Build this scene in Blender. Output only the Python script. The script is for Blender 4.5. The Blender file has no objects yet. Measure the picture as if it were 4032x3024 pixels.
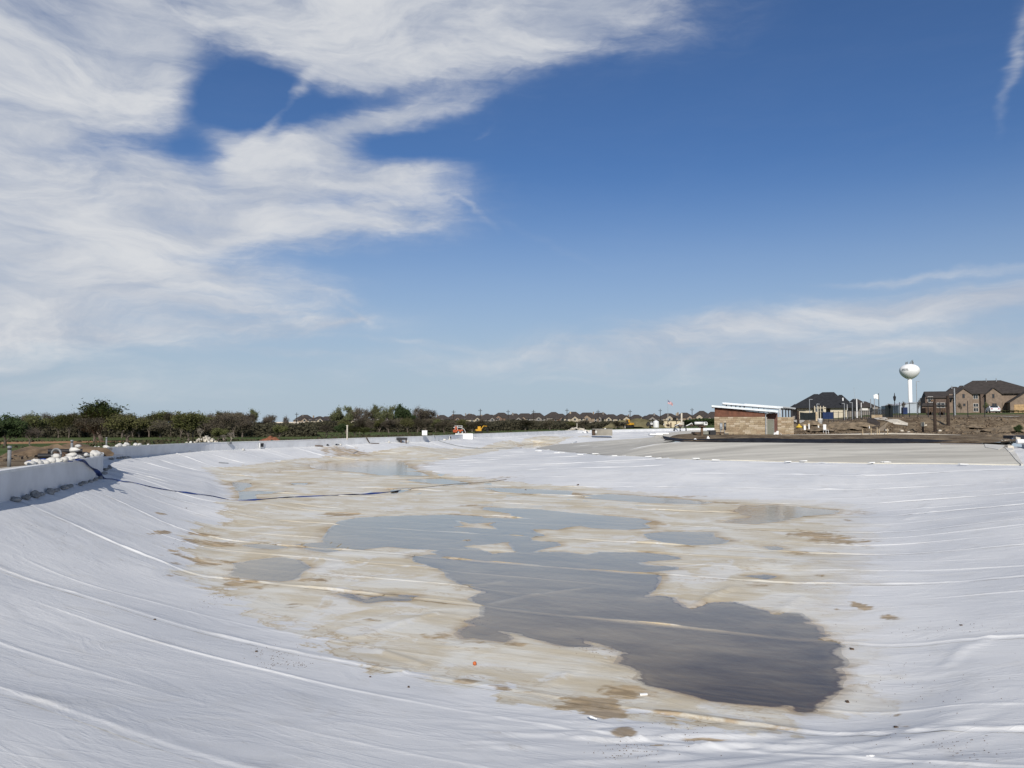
import bpy, math, random
import numpy as np
from mathutils import Vector, Matrix, Euler
from mathutils.geometry import delaunay_2d_cdt

random.seed(7)
SC = bpy.context.scene
COL = SC.collection
R = math.radians
F = 3135.0                 # focal length in pixels of the 4032 px wide photograph
EYE = 1.65                 # eye height above the near rim of the lagoon
PITCH = math.atan((1675 - 1512) / F)

# ------------------------------------------------------------------ camera
cam_d = bpy.data.cameras.new("camera")
cam = bpy.data.objects.new("camera", cam_d)
COL.objects.link(cam)
cam.location = (0, 0, EYE)
cam.rotation_euler = (R(90) + PITCH, 0, 0)
cam_d.sensor_width = 36
cam_d.lens = 36 * F / 4032
cam_d.clip_start = 0.1
cam_d.clip_end = 9000
SC.camera = cam

# ------------------------------------------------------------------ light
SUN_EL, SUN_X = 31.5, -0.05        # the sun stands behind the camera
sd = Vector((SUN_X, -1, 0)).normalized() * math.cos(R(SUN_EL)) + Vector((0, 0, math.sin(R(SUN_EL))))
sun_d = bpy.data.lights.new("sun", 'SUN')
sun_d.energy = 4.55
sun_d.angle = R(0.55)
sun_d.color = (1.0, 0.94, 0.86)
sun = bpy.data.objects.new("sun", sun_d)
sun.rotation_euler = sd.to_track_quat('Z', 'Y').to_euler()
COL.objects.link(sun)
SC.view_settings.view_transform = 'Standard'
SC.view_settings.look = 'None'
SC.view_settings.exposure = 0
SC.view_settings.gamma = 1
SC.view_settings.use_curve_mapping = False


class NT:
    """small helper around a node tree"""
    def __init__(s, tree):
        s.t = tree; s.n = tree.nodes; s.l = tree.links

    def node(s, typ, ins=None, **kw):
        n = s.n.new(typ)
        for k, v in kw.items():
            setattr(n, k, v)
        for k, v in (ins or {}).items():
            if hasattr(v, 'is_linked') or isinstance(v, bpy.types.NodeSocket):
                s.l.new(v, n.inputs[k])
            else:
                n.inputs[k].default_value = v
        return n

    def m(s, op, a, b=0.0, c=0.0, clamp=False):
        n = s.node('ShaderNodeMath', {0: a, 1: b, 2: c}, operation=op)
        n.use_clamp = clamp
        return n.outputs[0]

    def ss(s, v, lo, hi, a=0.0, b=1.0):
        n = s.node('ShaderNodeMapRange', {'Value': v, 'From Min': lo, 'From Max': hi, 'To Min': a, 'To Max': b}, interpolation_type='SMOOTHSTEP')
        return n.outputs[0]

    def mix(s, f, a, b, mode='MIX'):
        n = s.node('ShaderNodeMix', data_type='RGBA', blend_type=mode)
        for i, v in ((0, f), (6, a), (7, b)):
            if isinstance(v, bpy.types.NodeSocket):
                s.l.new(v, n.inputs[i])
            else:
                n.inputs[i].default_value = v if i == 0 or len(v) == 4 else (*v, 1)
        return n.outputs[2]

    def noise(s, vec, scale, detail=4, rough=0.55, dist=0.0, out=0):
        n = s.node('ShaderNodeTexNoise', {'Vector': vec, 'Scale': scale, 'Detail': detail, 'Roughness': rough, 'Distortion': dist})
        return n.outputs[out]

    def mapping(s, vec, loc=(0, 0, 0), rot=(0, 0, 0), scale=(1, 1, 1), typ='POINT'):
        return s.node('ShaderNodeMapping', {'Vector': vec, 'Location': loc, 'Rotation': rot, 'Scale': scale}, vector_type=typ).outputs[0]


world = bpy.data.worlds.new("World")
SC.world = world
world.use_nodes = True
w = NT(world.node_tree)
w.n.clear()
sky = w.node('ShaderNodeTexSky', sky_type='NISHITA')
sky.sun_disc = False
sky.sun_elevation = R(SUN_EL)
sky.sun_rotation = math.atan2(sd.x, sd.y)
sky.altitude = 150
sky.air_density = 1.0
sky.dust_density = 0.9
sky.ozone_density = 2.2
tc = w.node('ShaderNodeTexCoord')
sep = w.node('ShaderNodeSeparateXYZ', {0: tc.outputs['Generated']})
az = w.m('MULTIPLY', w.m('ARCTAN2', sep.outputs[0], sep.outputs[1]), 57.29578)
el = w.m('MULTIPLY', w.m('ARCSINE', sep.outputs[2]), 57.29578)
ae = w.node('ShaderNodeCombineXYZ', {0: az, 1: el}).outputs[0]
# slow warp so that no cloud keeps a clean outline
wn = w.noise(w.mapping(ae, scale=(0.7, 1.3, 1)), 0.11, 5, 0.6, 0, 1)
wn2 = w.node('ShaderNodeVectorMath', {0: wn, 1: (0.5, 0.5, 0.5)}, operation='SUBTRACT').outputs[0]
warp = w.node('ShaderNodeVectorMath', {0: wn2, 1: (5.0, 3.6, 0)}, operation='MULTIPLY').outputs[0]
aew = w.node('ShaderNodeVectorMath', {0: ae, 1: warp}, operation='ADD').outputs[0]


def px_dir(px, py):
    """azimuth and elevation in degrees of a direction given on the 4032 px photograph"""
    dx, dz = (px - 2016) / F, -(py - 1512) / F
    c, s_ = math.cos(PITCH), math.sin(PITCH)
    y, z = c - dz * s_, s_ + dz * c
    return math.degrees(math.atan2(dx, y)), math.degrees(math.atan2(z, math.hypot(dx, y)))


# cirrus sheets: (x, y, half length, half width, tilt, weight) on a 2212 px wide sheet, turned into directions
STROKES = [
    # top band
    (820, -30, 480, 95, -2, 1.1), (600, 40, 200, 60, -20, .6), (1000, 45, 330, 55, 4, .75), (1230, 35, 160, 34, 8, .28), (1120, 128, 280, 20, 4, .26),
    # upper left mass
    (80, 100, 260, 95, -6, .85), (300, 110, 130, 85, -35, .85), (355, 160, 60, 60, 0, .45), (60, 235, 170, 60, 24, .75), (250, 250, 150, 30, 0, .22), (-260, 170, 260, 300, 0, 1.0), (450, 90, 130, 60, -25, .28),
    # rising strand and the two plumes
    (540, 330, 80, 60, 40, .75), (600, 255, 110, 13, 52, .5), (640, 205, 60, 11, 55, .35), (760, 165, 170, 20, 12, .26), (900, 145, 240, 26, 6, .2),
    (745, 282, 120, 30, 30, .7), (850, 240, 140, 22, 16, .6), (980, 208, 130, 13, 12, .33), (640, 320, 90, 40, 30, .35),
    (760, 370, 210, 40, -8, .9), (890, 372, 90, 15, 6, .45), (660, 420, 260, 55, -5, .6), (800, 470, 170, 24, -3, .45), (870, 490, 110, 12, 4, .3),
    # great left mass
    (250, 430, 330, 75, -2, .8), (320, 350, 90, 60, -20, .45), (90, 520, 420, 95, 0, .8), (470, 520, 230, 40, 5, .45), (-220, 500, 320, 260, 0, 1.0),
    (330, 605, 330, 32, 2, .45), (560, 668, 230, 30, -5, .62), (690, 640, 90, 10, -10, .3), (745, 702, 70, 8, 16, .35), (770, 690, 50, 5, -25, .25),
    (120, 680, 380, 45, 0, .6), (390, 722, 330, 20, 3, .45), (150, 790, 340, 40, 0, .3), (650, 760, 120, 6, -4, .4), (850, 745, 160, 6, -4, .35), (120, 850, 420, 22, 0, .28),
    # long low streaks at right
    (1960, 668, 520, 30, 3, .50), (1500, 722, 420, 24, 4, .50), (2020, 598, 230, 9, 0, .5), (2130, 640, 260, 18, 0, .35), (1600, 770, 800, 26, 1, .34), (1850, 700, 500, 50, 2, .16), (1350, 790, 560, 28, 2, .28),
    (2700, 650, 500, 60, 0, .5), (1950, 810, 500, 24, 0, .32), (1900, 745, 420, 12, 2, .30),
    (2168, 150, 105, 12, 80, .42), (2198, 40, 90, 22, 82, .35), (1030, 472, 60, 6, -30, .26), (1180, 525, 110, 7, -24, .14), (1010, 290, 55, 6, 35, .16),
    # blue gaps
    (480, 235, 130, 60, 10, -.9), (560, 195, 110, 50, -15, -.6), (330, 305, 170, 22, -4, -.45), (30, 300, 110, 20, 0, -.5), (430, 345, 60, 30, -30, -.45), (150, 165, 90, 12, 0, -.35), (860, 305, 130, 16, 2, -.6), (800, 205, 120, 14, 14, -.5),
    (760, 432, 110, 9, 0, -.3), (380, 565, 200, 9, 0, -.22), (450, 640, 160, 8, -4, -.28), (120, 620, 220, 8, 0, -.2), (620, 560, 130, 22, 0, -.5),
]
acc = None
for (x, y, a, b, tilt, wt) in STROKES:
    A, E = px_dir(x * 1.8228, y * 1.8228)
    k = 1.8228 / F * 57.3 * (math.cos(math.atan((x - 1106) / 1720)) ** 1.5)
    v = w.mapping(aew, loc=(A, E, 0), rot=(0, 0, R(tilt)), scale=(a * k * 1.30, b * k * 1.5, 1), typ='TEXTURE')
    ln = w.node('ShaderNodeVectorMath', {0: v}, operation='LENGTH').outputs['Value']
    f = w.ss(ln, 0.0, 1.65 if b > 14 else 1.35, wt * (0.98 if wt > 0 else 0.80), 0.0)
    acc = f if acc is None else w.m('ADD', acc, f)
acc = w.m('MINIMUM', w.m('MAXIMUM', acc, 0.0), 1.25)
# clouds in the half of the sky the photograph does not show: the same cirrus, scattered
side = w.ss(w.m('ABSOLUTE', w.m('SUBTRACT', az, 0.0)), 40, 70)
high = w.ss(el, 36, 52)
els = w.m('MAXIMUM', side, high)
wide = w.ss(w.noise(w.mapping(tc.outputs['Generated'], scale=(1, 1, 2.2)), 1.7, 4, .55, .6), 0.44, 0.66)
acc = w.m('MAXIMUM', acc, w.m('MULTIPLY', wide, w.m('MULTIPLY', els, 0.8)))
# texture of the cirrus
v1 = w.mapping(aew, rot=(0, 0, R(-9)), scale=(0.060, 0.19, 1))
n1 = w.noise(v1, 1.45, 11, 0.62, 0.75)
v2 = w.mapping(ae, rot=(0, 0, R(-5)), scale=(0.08, 0.5, 1))
n2 = w.noise(v2, 2.2, 8, 0.62, 0.6)
tex = w.m('ADD', w.m('MULTIPLY', n1, 0.64), w.m('MULTIPLY', n2, 0.36))
dens = w.m('ADD', acc, w.m('MULTIPLY', w.m('SUBTRACT', tex, 0.5), w.m('MULTIPLY', w.m('MINIMUM', w.m('ADD', acc, 0.10), 0.70), 3.3)))
cl = w.m('POWER', w.ss(dens, -0.05, 1.45), 0.85)
v3 = w.mapping(aew, rot=(0, 0, R(-14)), scale=(0.16, 0.62, 1))
n3 = w.noise(v3, 1.7, 9, 0.64, 0.8)
cl = w.m('MULTIPLY', cl, w.ss(w.m('ADD', w.m('MULTIPLY', n3, .6), w.m('MULTIPLY', acc, .22)), .26, .52, 0.48, 0.96))
shade = w.ss(n1, 0.3, 0.72)
ccol = w.mix(shade, (5.4, 5.9, 6.9, 1), (8.3, 8.45, 8.7, 1))
# thin veil over the horizon
veil = w.ss(el, -2.0, 19.0, 0.92, 0.0)
skyc = w.mix(1.0, sky.outputs[0], (0.50, 0.71, 1.0, 1), 'MULTIPLY')
skyc = w.mix(veil, skyc, (5.3, 6.35, 7.4, 1))
fin = w.mix(cl, skyc, ccol)
# outside of the air the ground half stays the veil's colour
bg = w.node('ShaderNodeBackground', {'Color': fin, 'Strength': 0.085})
wo = w.node('ShaderNodeOutputWorld', {'Surface': bg.outputs[0]})
world.cycles.sampling_method = 'MANUAL'
world.cycles.sample_map_resolution = 512

# ------------------------------------------------------------------ helpers
MATS = {}


def material(name, col, rough=0.8, var=0.12, scale=4.0, bump=0.0, metallic=0.0, spec=0.35, col2=None, bscale=None, coord='Object', detail=5):
    if name in MATS:
        return MATS[name]
    m = bpy.data.materials.new(name)
    m.use_nodes = True
    t = NT(m.node_tree)
    b = t.n['Principled BSDF']
    tcn = t.node('ShaderNodeTexCoord').outputs[coord]
    n = t.noise(tcn, scale, detail, 0.6)
    c2 = col2 or tuple(max(0, c * (1 - 2.2 * var)) for c in col)
    c1 = tuple(min(1, c * (1 + var)) for c in col)
    t.l.new(t.mix(t.ss(n, .3, .7), (*c2, 1), (*c1, 1)), b.inputs['Base Color'])
    b.inputs['Roughness'].default_value = rough
    b.inputs['Metallic'].default_value = metallic
    b.inputs['Specular IOR Level'].default_value = spec
    if bump:
        bn = t.node('ShaderNodeBump', {'Height': t.noise(tcn, bscale or scale * 4, 6, .6), 'Strength': 0.7, 'Distance': bump})
        t.l.new(bn.outputs[0], b.inputs['Normal'])
    MATS[name] = m
    return m


def tag(o, label=None, cat=None, group=None, kind=None):
    if label: o['label'] = label
    if cat: o['category'] = cat
    if group: o['group'] = group
    if kind: o['kind'] = kind
    return o


def empty(name, loc=(0, 0, 0), rz=0.0, **kw):
    o = bpy.data.objects.new(name, None)
    o.empty_display_size = 0.3
    o.location = loc
    o.rotation_euler = (0, 0, rz)
    COL.objects.link(o)
    return tag(o, **kw)


def new_obj(name, me, parent=None, loc=(0, 0, 0), rot=(0, 0, 0), scale=(1, 1, 1)):
    o = bpy.data.objects.new(name, me)
    COL.objects.link(o)
    o.parent = parent
    o.location = loc; o.rotation_euler = rot; o.scale = scale
    return o


class MB:
    """collects shapes and links them as one mesh object"""
    def __init__(s):
        s.v = []; s.f = []

    def add(s, vs, fs):
        k = len(s.v)
        s.v += [tuple(v) for v in vs]
        s.f += [tuple(i + k for i in f) for f in fs]
        return s

    def box(s, x0, x1, y0, y1, z0, z1, bev=0.0):
        if bev:
            b = bev
            vs = []
            for (z, d) in ((z0, b), (z0 + b, 0), (z1 - b, 0), (z1, b)):
                for (x, y) in ((x0 + d, y0), (x1 - d, y0), (x1, y0 + d), (x1, y1 - d), (x1 - d, y1), (x0 + d, y1), (x0, y1 - d), (x0, y0 + d)):
                    cx, cy = (x0 + x1) / 2, (y0 + y1) / 2
                    if d:
                        x = min(max(x, x0 + b), x1 - b); y = min(max(y, y0 + b), y1 - b)
                    else:
                        x = x if x in (x0, x1) else (x0 + b if x < cx else x1 - b)
                        y = y if y in (y0, y1) else (y0 + b if y < cy else y1 - b)
                    vs.append((x, y, z))
            fs = [tuple(range(7, -1, -1)), tuple(range(24, 32))]
            for l in range(3):
                for i in range(8):
                    fs.append((l * 8 + i, l * 8 + (i + 1) % 8, l * 8 + 8 + (i + 1) % 8, l * 8 + 8 + i))
            return s.add(vs, fs)
        return s.add([(x0, y0, z0), (x1, y0, z0), (x1, y1, z0), (x0, y1, z0), (x0, y0, z1), (x1, y0, z1), (x1, y1, z1), (x0, y1, z1)],
                     [(0, 3, 2, 1), (4, 5, 6, 7), (0, 1, 5, 4), (1, 2, 6, 5), (2, 3, 7, 6), (3, 0, 4, 7)])

    def cyl(s, p0, p1, r0, r1=None, n=10, caps=True):
        r1 = r0 if r1 is None else r1
        p0, p1 = Vector(p0), Vector(p1)
        d = (p1 - p0).normalized()
        a = d.orthogonal().normalized(); b = d.cross(a)
        vs = []
        for p, r in ((p0, r0), (p1, r1)):
            for i in range(n):
                t = 2 * math.pi * i / n
                vs.append(p + a * (r * math.cos(t)) + b * (r * math.sin(t)))
        fs = [(i, (i + 1) % n, n + (i + 1) % n, n + i) for i in range(n)]
        if caps:
            fs += [tuple(range(n - 1, -1, -1)), tuple(range(n, 2 * n))]
        return s.add(vs, fs)

    def tube(s, pts, r, n=6):
        pts = [Vector(p) for p in pts]
        vs, fs = [], []
        for i, p in enumerate(pts):
            d = (pts[min(i + 1, len(pts) - 1)] - pts[max(i - 1, 0)]).normalized()
            a = d.cross(Vector((0, 0, 1)))
            a = a.normalized() if a.length > 1e-3 else Vector((1, 0, 0))
            b = a.cross(d)
            rr = r[i] if isinstance(r, (list, tuple)) else r
            for j in range(n):
                t = 2 * math.pi * j / n
                vs.append(p + a * (rr * math.cos(t)) + b * (rr * math.sin(t)))
        for i in range(len(pts) - 1):
            for j in range(n):
                fs.append((i * n + j, i * n + (j + 1) % n, (i + 1) * n + (j + 1) % n, (i + 1) * n + j))
        fs += [tuple(range(n)), tuple(range(len(pts) * n - 1, (len(pts) - 1) * n - 1, -1))]
        return s.add(vs, fs)

    def lathe(s, prof, n=16, cx=0, cy=0):
        vs, fs = [], []
        for (r, z) in prof:
            for j in range(n):
                t = 2 * math.pi * j / n
                vs.append((cx + r * math.cos(t), cy + r * math.sin(t), z))
        for i in range(len(prof) - 1):
            for j in range(n):
                fs.append((i * n + j, i * n + (j + 1) % n, (i + 1) * n + (j + 1) % n, (i + 1) * n + j))
        fs += [tuple(range(n - 1, -1, -1)), tuple(range((len(prof) - 1) * n, len(prof) * n))]
        return s.add(vs, fs)

    def prism(s, poly, y0, y1):
        """polygon in (x, z), extruded along y"""
        n = len(poly)
        vs = [(x, y0, z) for x, z in poly] + [(x, y1, z) for x, z in poly]
        return s.add(vs, [tuple(range(n)), tuple(range(2 * n - 1, n - 1, -1))] + [(i, i + n, (i + 1) % n + n, (i + 1) % n) for i in range(n)])

    def mesh(s, name, mat, smooth=False):
        me = bpy.data.meshes.new(name)
        me.from_pydata(s.v, [], s.f)
        me.materials.append(mat)
        if smooth:
            me.polygons.foreach_set('use_smooth', [True] * len(me.polygons))
        me.update()
        return me

    def build(s, name, mat, parent=None, smooth=False, loc=(0, 0, 0), rot=(0, 0, 0)):
        return new_obj(name, s.mesh(name, mat, smooth), parent, loc, rot)


def copy_tree(o, parent=None):
    c = o.copy()
    COL.objects.link(c)
    c.parent = parent
    for ch in list(o.children):
        copy_tree(ch, c)
    return c


def ordw(i):
    W = ['first', 'second', 'third', 'fourth', 'fifth', 'sixth', 'seventh', 'eighth', 'ninth', 'tenth', 'eleventh', 'twelfth', 'thirteenth', 'fourteenth',
         'fifteenth', 'sixteenth', 'seventeenth', 'eighteenth', 'nineteenth', 'twentieth']
    if i < 20: return W[i]
    T = {2: 'twenty', 3: 'thirty', 4: 'forty', 5: 'fifty', 6: 'sixty'}
    if (i + 1) % 10 == 0: return {3: 'thirtieth', 4: 'fortieth', 5: 'fiftieth', 6: 'sixtieth'}[(i + 1) // 10]
    return T[(i + 1) // 10] + '-' + W[i % 10]


# measurement of the photograph: a pixel and a depth below eye level, or a distance, give a point of the place
CP, SP = math.cos(PITCH), math.sin(PITCH)


def ray(px, py):
    dx, dz = (px - 2016) / F, -(py - 1512) / F
    return dx, CP - dz * SP, SP + dz * CP


def U(px, py, D):
    x, y, z = ray(px, py)
    t = -D / z
    return (x * t, y * t, EYE - D)


def at(px, py, Y):
    x, y, z = ray(px, py)
    t = Y / y
    return (x * t, Y, EYE + z * t)


def hash2(ix, iy, seed):
    h = (ix.astype(np.int64) * 374761393 + iy.astype(np.int64) * 668265263 + seed * 1442695041) & 0xffffffff
    h = ((h ^ (h >> 13)) * 1274126177) & 0xffffffff
    h = h ^ (h >> 16)
    return (h & 0xffff) / 65535.0


def vnoise(x, y, seed=0):
    x = np.asarray(x, float); y = np.asarray(y, float)
    ix = np.floor(x); iy = np.floor(y)
    fx = x - ix; fy = y - iy
    fx = fx * fx * (3 - 2 * fx); fy = fy * fy * (3 - 2 * fy)
    a = hash2(ix, iy, seed); b = hash2(ix + 1, iy, seed); c = hash2(ix, iy + 1, seed); d = hash2(ix + 1, iy + 1, seed)
    return (a + (b - a) * fx) * (1 - fy) + (c + (d - c) * fx) * fy


def fbm(x, y, seed=0, oct=4, g=0.5):
    s = 0; a = 1; t = 0
    for o in range(oct):
        s = s + a * (vnoise(x * 2 ** o, y * 2 ** o, seed + o * 17) - 0.5)
        t += a; a *= g
    return s / t * 2          # about -1..1


def sdist(P, Q):
    """signed distance (positive inside) of points P (n,2) to polygon Q"""
    Q = np.asarray(Q, float)[:, :2]
    n = len(Q)
    best = np.full(len(P), 1e18)
    inside = np.zeros(len(P), bool)
    x, y = P[:, 0], P[:, 1]
    for i in range(n):
        a = Q[i]; b = Q[(i + 1) % n]
        d = b - a
        L = d @ d + 1e-12
        t = np.clip(((x - a[0]) * d[0] + (y - a[1]) * d[1]) / L, 0, 1)
        best = np.minimum(best, (x - a[0] - t * d[0]) ** 2 + (y - a[1] - t * d[1]) ** 2)
        c = (a[1] > y) != (b[1] > y)
        if c.any():
            xi = a[0] + (y - a[1]) * d[0] / (d[1] if abs(d[1]) > 1e-12 else 1e-12)
            inside ^= c & (x < xi)
    r = np.sqrt(best)
    return np.where(inside, r, -r)


def ldist(P, Q):
    """distance to an open polyline and the parameter length along it"""
    Q = np.asarray(Q, float)[:, :2]
    best = np.full(len(P), 1e18)
    for i in range(len(Q) - 1):
        a = Q[i]; d = Q[i + 1] - a
        t = np.clip(((P[:, 0] - a[0]) * d[0] + (P[:, 1] - a[1]) * d[1]) / (d @ d + 1e-12), 0, 1)
        best = np.minimum(best, (P[:, 0] - a[0] - t * d[0]) ** 2 + (P[:, 1] - a[1] - t * d[1]) ** 2)
    return np.sqrt(best)


def sstep(a, b, x):
    t = np.clip((x - a) / (b - a), 0, 1)
    return t * t * (3 - 2 * t)


def np_mesh(name, V, Fq, mats, attrs=None, smooth=True, matidx=None):
    me = bpy.data.meshes.new(name)
    V = np.asarray(V, np.float32); Fq = np.asarray(Fq, np.int32)
    k = Fq.shape[1]
    me.vertices.add(len(V)); me.loops.add(Fq.size); me.polygons.add(len(Fq))
    me.vertices.foreach_set('co', V.ravel())
    me.loops.foreach_set('vertex_index', Fq.ravel())
    me.polygons.foreach_set('loop_start', np.arange(0, Fq.size, k, dtype=np.int32))
    me.polygons.foreach_set('use_smooth', np.full(len(Fq), smooth))
    for m in mats: me.materials.append(m)
    if matidx is not None: me.polygons.foreach_set('material_index', matidx.astype(np.int32))
    for an, av in (attrs or {}).items():
        a = me.attributes.new(an, 'FLOAT', 'POINT')
        a.data.foreach_set('value', np.asarray(av, np.float32))
    me.update(calc_edges=True)
    me.validate()
    return me


def compact(V, Fq, attrs):
    used = np.zeros(len(V), bool); used[Fq.ravel()] = True
    idx = np.cumsum(used) - 1
    return V[used], idx[Fq], {k: np.asarray(v)[used] for k, v in attrs.items()}


# ================================================================== THE GROUND PLAN
# wall top of the lagoon: (px, py, depth of the top below eye level)
WALL_NEAR = [(-420, 1905, 1.65), (-200, 1884, 1.65), (0, 1857, 1.65), (136, 1837, 1.65), (271, 1817, 1.66), (345, 1806, 1.68), (380, 1799, 1.69), (400, 1793, 1.70), (407, 1789, 1.70), (406, 1785, 1.71), (398, 1780, 1.73), (385, 1775, 1.76), (374, 1771.5, 1.80), (388, 1768, 1.86),
             (415, 1765, 1.90), (452, 1761, 1.95), (588, 1753, 2.05), (769, 1745, 2.12), (900, 1741, 2.15), (1171, 1733, 2.15), (1442, 1724, 2.08), (1709, 1716, 2.03),
             (1854, 1709, 1.98), (2035, 1702.5, 1.82), (2252, 1695, 1.62), (2333, 1693.5, 1.55), (2410, 1692, 1.50), (2546, 1689, 1.30), (2700, 1686.5, 1.12), (2850, 1685, 1.0)]
wall_top = [U(*p) for p in WALL_NEAR]
near_ctl = [(-16.5, 20.5, 0), (-14.2, 13, 0), (-11.5, 6, 0), (-8, 0.5, 0), (-3.5, -1.6, 0), (3, -1.8, 0), (11, 0.5, 0), (19, 8, 0), (25, 18, 0), (29, 28, 0), (33, 37, 0), (37, 47, -.05)]
RIGHT_WALL = [near_ctl[-1], (40.6, 55.5, -.1), (44.2, 64, -.1), (47.2, 71.5, -.12), (49.5, 77.5, -.15)]


def catmull(P, step):
    P = [np.array(p, float) for p in P]
    out = []
    for i in range(len(P) - 1):
        p0 = P[max(i - 1, 0)]; p1 = P[i]; p2 = P[i + 1]; p3 = P[min(i + 2, len(P) - 1)]
        n = max(1, int(np.linalg.norm(p2 - p1) / step))
        for k in range(n):
            t = k / n
            out.append(0.5 * ((2 * p1) + (-p0 + p2) * t + (2 * p0 - 5 * p1 + 4 * p2 - p3) * t * t + (-p0 + 3 * p1 - 3 * p2 + p3) * t ** 3))
    out.append(P[-1])
    return out


wall_path = catmull(list(reversed(near_ctl[:5])) + wall_top[1:], 1.2)       # from under the camera along the left, to the far end
# land in front of the pump house: its edge, the dark ledge
LEDGE = [(2612, 1722, 1.42), (2640, 1733, 1.8), (2700, 1735, 1.8), (2850, 1737, 1.8), (3000, 1738.5, 1.8), (3150, 1740, 1.8), (3300, 1741, 1.8), (3470, 1742, 1.8), (3640, 1742, 1.8), (3870, 1744, 1.8)]
ledge = [U(*p) for p in LEDGE]
ledge = [ledge[0]] + ledge[2:]
BACK = [(78, 300), (70, 235), (58, 180), (48, 150), (38, 130), (27, 118), (22.5, 108)]
rim_poly = [(p[0], p[1]) for p in wall_path] + [(82, 322)] + BACK + [(p[0], p[1]) for p in ledge] + [(p[0], p[1]) for p in reversed(RIGHT_WALL)] + [(p[0], p[1]) for p in reversed(near_ctl[4:-1])]
RIM = np.array(rim_poly)

# controls of the inside: contours with heights
foot_px = [(802, 2370, 5), (1021, 2497, 5), (1458, 2635, 5), (2005, 2775, 5), (2461, 2870, 5), (3008, 2890, 5), (3450, 2734, 5), (3520, 2461, 5), (3480, 2188, 5), (3420, 2040, 5), (3281, 1985, 5),
           (2643, 1955, 5), (2187, 1920, 4.98), (1823, 1884, 4.95), (1604, 1843, 4.85), (1800, 1802, 4.75), (2035, 1768, 4.6), (2198, 1748, 4.5), (2320, 1734, 4.3), (2035, 1746.5, 4.45), (1800, 1769, 4.55), (1442, 1791, 4.55),
           (1171, 1809, 4.55), (900, 1832, 4.55), (800, 1852, 4.75), (860, 1885, 4.9), (904, 1916, 4.97), (909, 1960, 5), (838, 2078, 5), (729, 2187, 5), (735, 2280, 5)]
foot = [U(*p) for p in foot_px]
slab_px = [(2107, 1767, 4.45), (2250, 1783, 3.95), (2388, 1796, 3.6), (2600, 1804, 3.35), (2800, 1811, 3.2), (3134, 1820, 3.2), (3500, 1827, 3.2), (3760, 1831, 3.2), (4032, 1836, 3.2)]
slab_near = [U(*p) for p in slab_px]
slab_far = [U(2198, 1751, 4.2), U(2330, 1740, 3.9), U(2500, 1728, 3.3), U(2600, 1708, 2.7), U(2690, 1698, 2.2)]
ctl = [(p[0], p[1], p[2]) for p in foot]
ctl += slab_near[:-1]
ctl += slab_far
ctl += [(p[0], p[1], EYE - 1.95) for p in ledge]
ctl += [(p[0], p[1], p[2] - 1.0) for p in wall_path[::2]]
ctl += [(82, 325, EYE - 2.0), (80, 300, EYE - 2.2), (71, 235, EYE - 2.3), (59, 180, EYE - 2.2), (49, 150, EYE - 2.1), (39, 130, EYE - 2.0), (27, 118, EYE - 1.9), (22.5, 108, EYE - 1.9)]
rw = [(49.5, 77.5, EYE - 2.1), (47.2, 71.5, EYE - 2.45), (44.2, 64, EYE - 2.95), (41.0, 60.5, EYE - 3.1), (38.5, 50, -1.35), (37, 47, -1.3)]
ctl += rw
ctl += [(p[0], p[1], -1.15) for p in near_ctl[5:-1]]
# guide points on the slopes
ctl += [U(271, 2354, 4.05), U(0, 2271, 3.98), U(0, 2547, 3.9), U(0, 2720, 3.55), U(983, 2984, 4.15), U(700, 2760, 4.25), U(2016, 3000, 4.45), U(3000, 3010, 4.6), U(3700, 2960, 4.5), U(3545, 2092, 4.85),
        U(4032, 2020, 3.85), U(4032, 2250, 4.1), U(4032, 2468, 4.45), U(4032, 2700, 4.5), U(3800, 2250, 4.6), U(400, 2050, 3.9), U(600, 2000, 4.2), U(700, 1900, 4.0)]
# flat floor
ctl += [U(1276, 2100, 5), U(2000, 2100, 5), U(2600, 2200, 5), U(2400, 2500, 5), U(3000, 2600, 5), U(1500, 2300, 5), U(2900, 2080, 5), U(1400, 1960, 5), U(1900, 1990, 5), U(1200, 1900, 4.95), U(1442, 1843, 4.85), U(1300, 1865, 4.9)]
oc_ = np.array([(p[0], p[1], p[2]) for p in wall_path[::3]] + list(near_ctl[5:-1]))
tt_ = np.gradient(oc_[:, :2], axis=0); tt_ /= np.linalg.norm(tt_, axis=1)[:, None]
for s_ in (4.0, -4.0):
    q_ = oc_[:, :2] + np.stack([-tt_[:, 1], tt_[:, 0]], 1) * s_
    o_ = sdist(q_, RIM) < -2.5
    ctl += [(a, b, c - 0.15) for (a, b), c in zip(q_[o_], oc_[o_, 2])]
ctl += [(-300, -100, -1), (300, -100, -1), (300, 500, -1), (-300, 500, -1)]
C3 = np.array(ctl)
vs2, _, tris, orig, _, _ = delaunay_2d_cdt([Vector((c[0], c[1])) for c in C3], [], [], 0, 1e-4)
zz = np.array([C3[o[0], 2] if len(o) else 0 for o in orig])
vv = np.array([(v.x, v.y) for v in vs2])
GX0, GY0, GS, GW, GH = -70.0, -12.0, 0.5, 420, 720
HG = np.full((GH, GW), -1.0)
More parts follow.
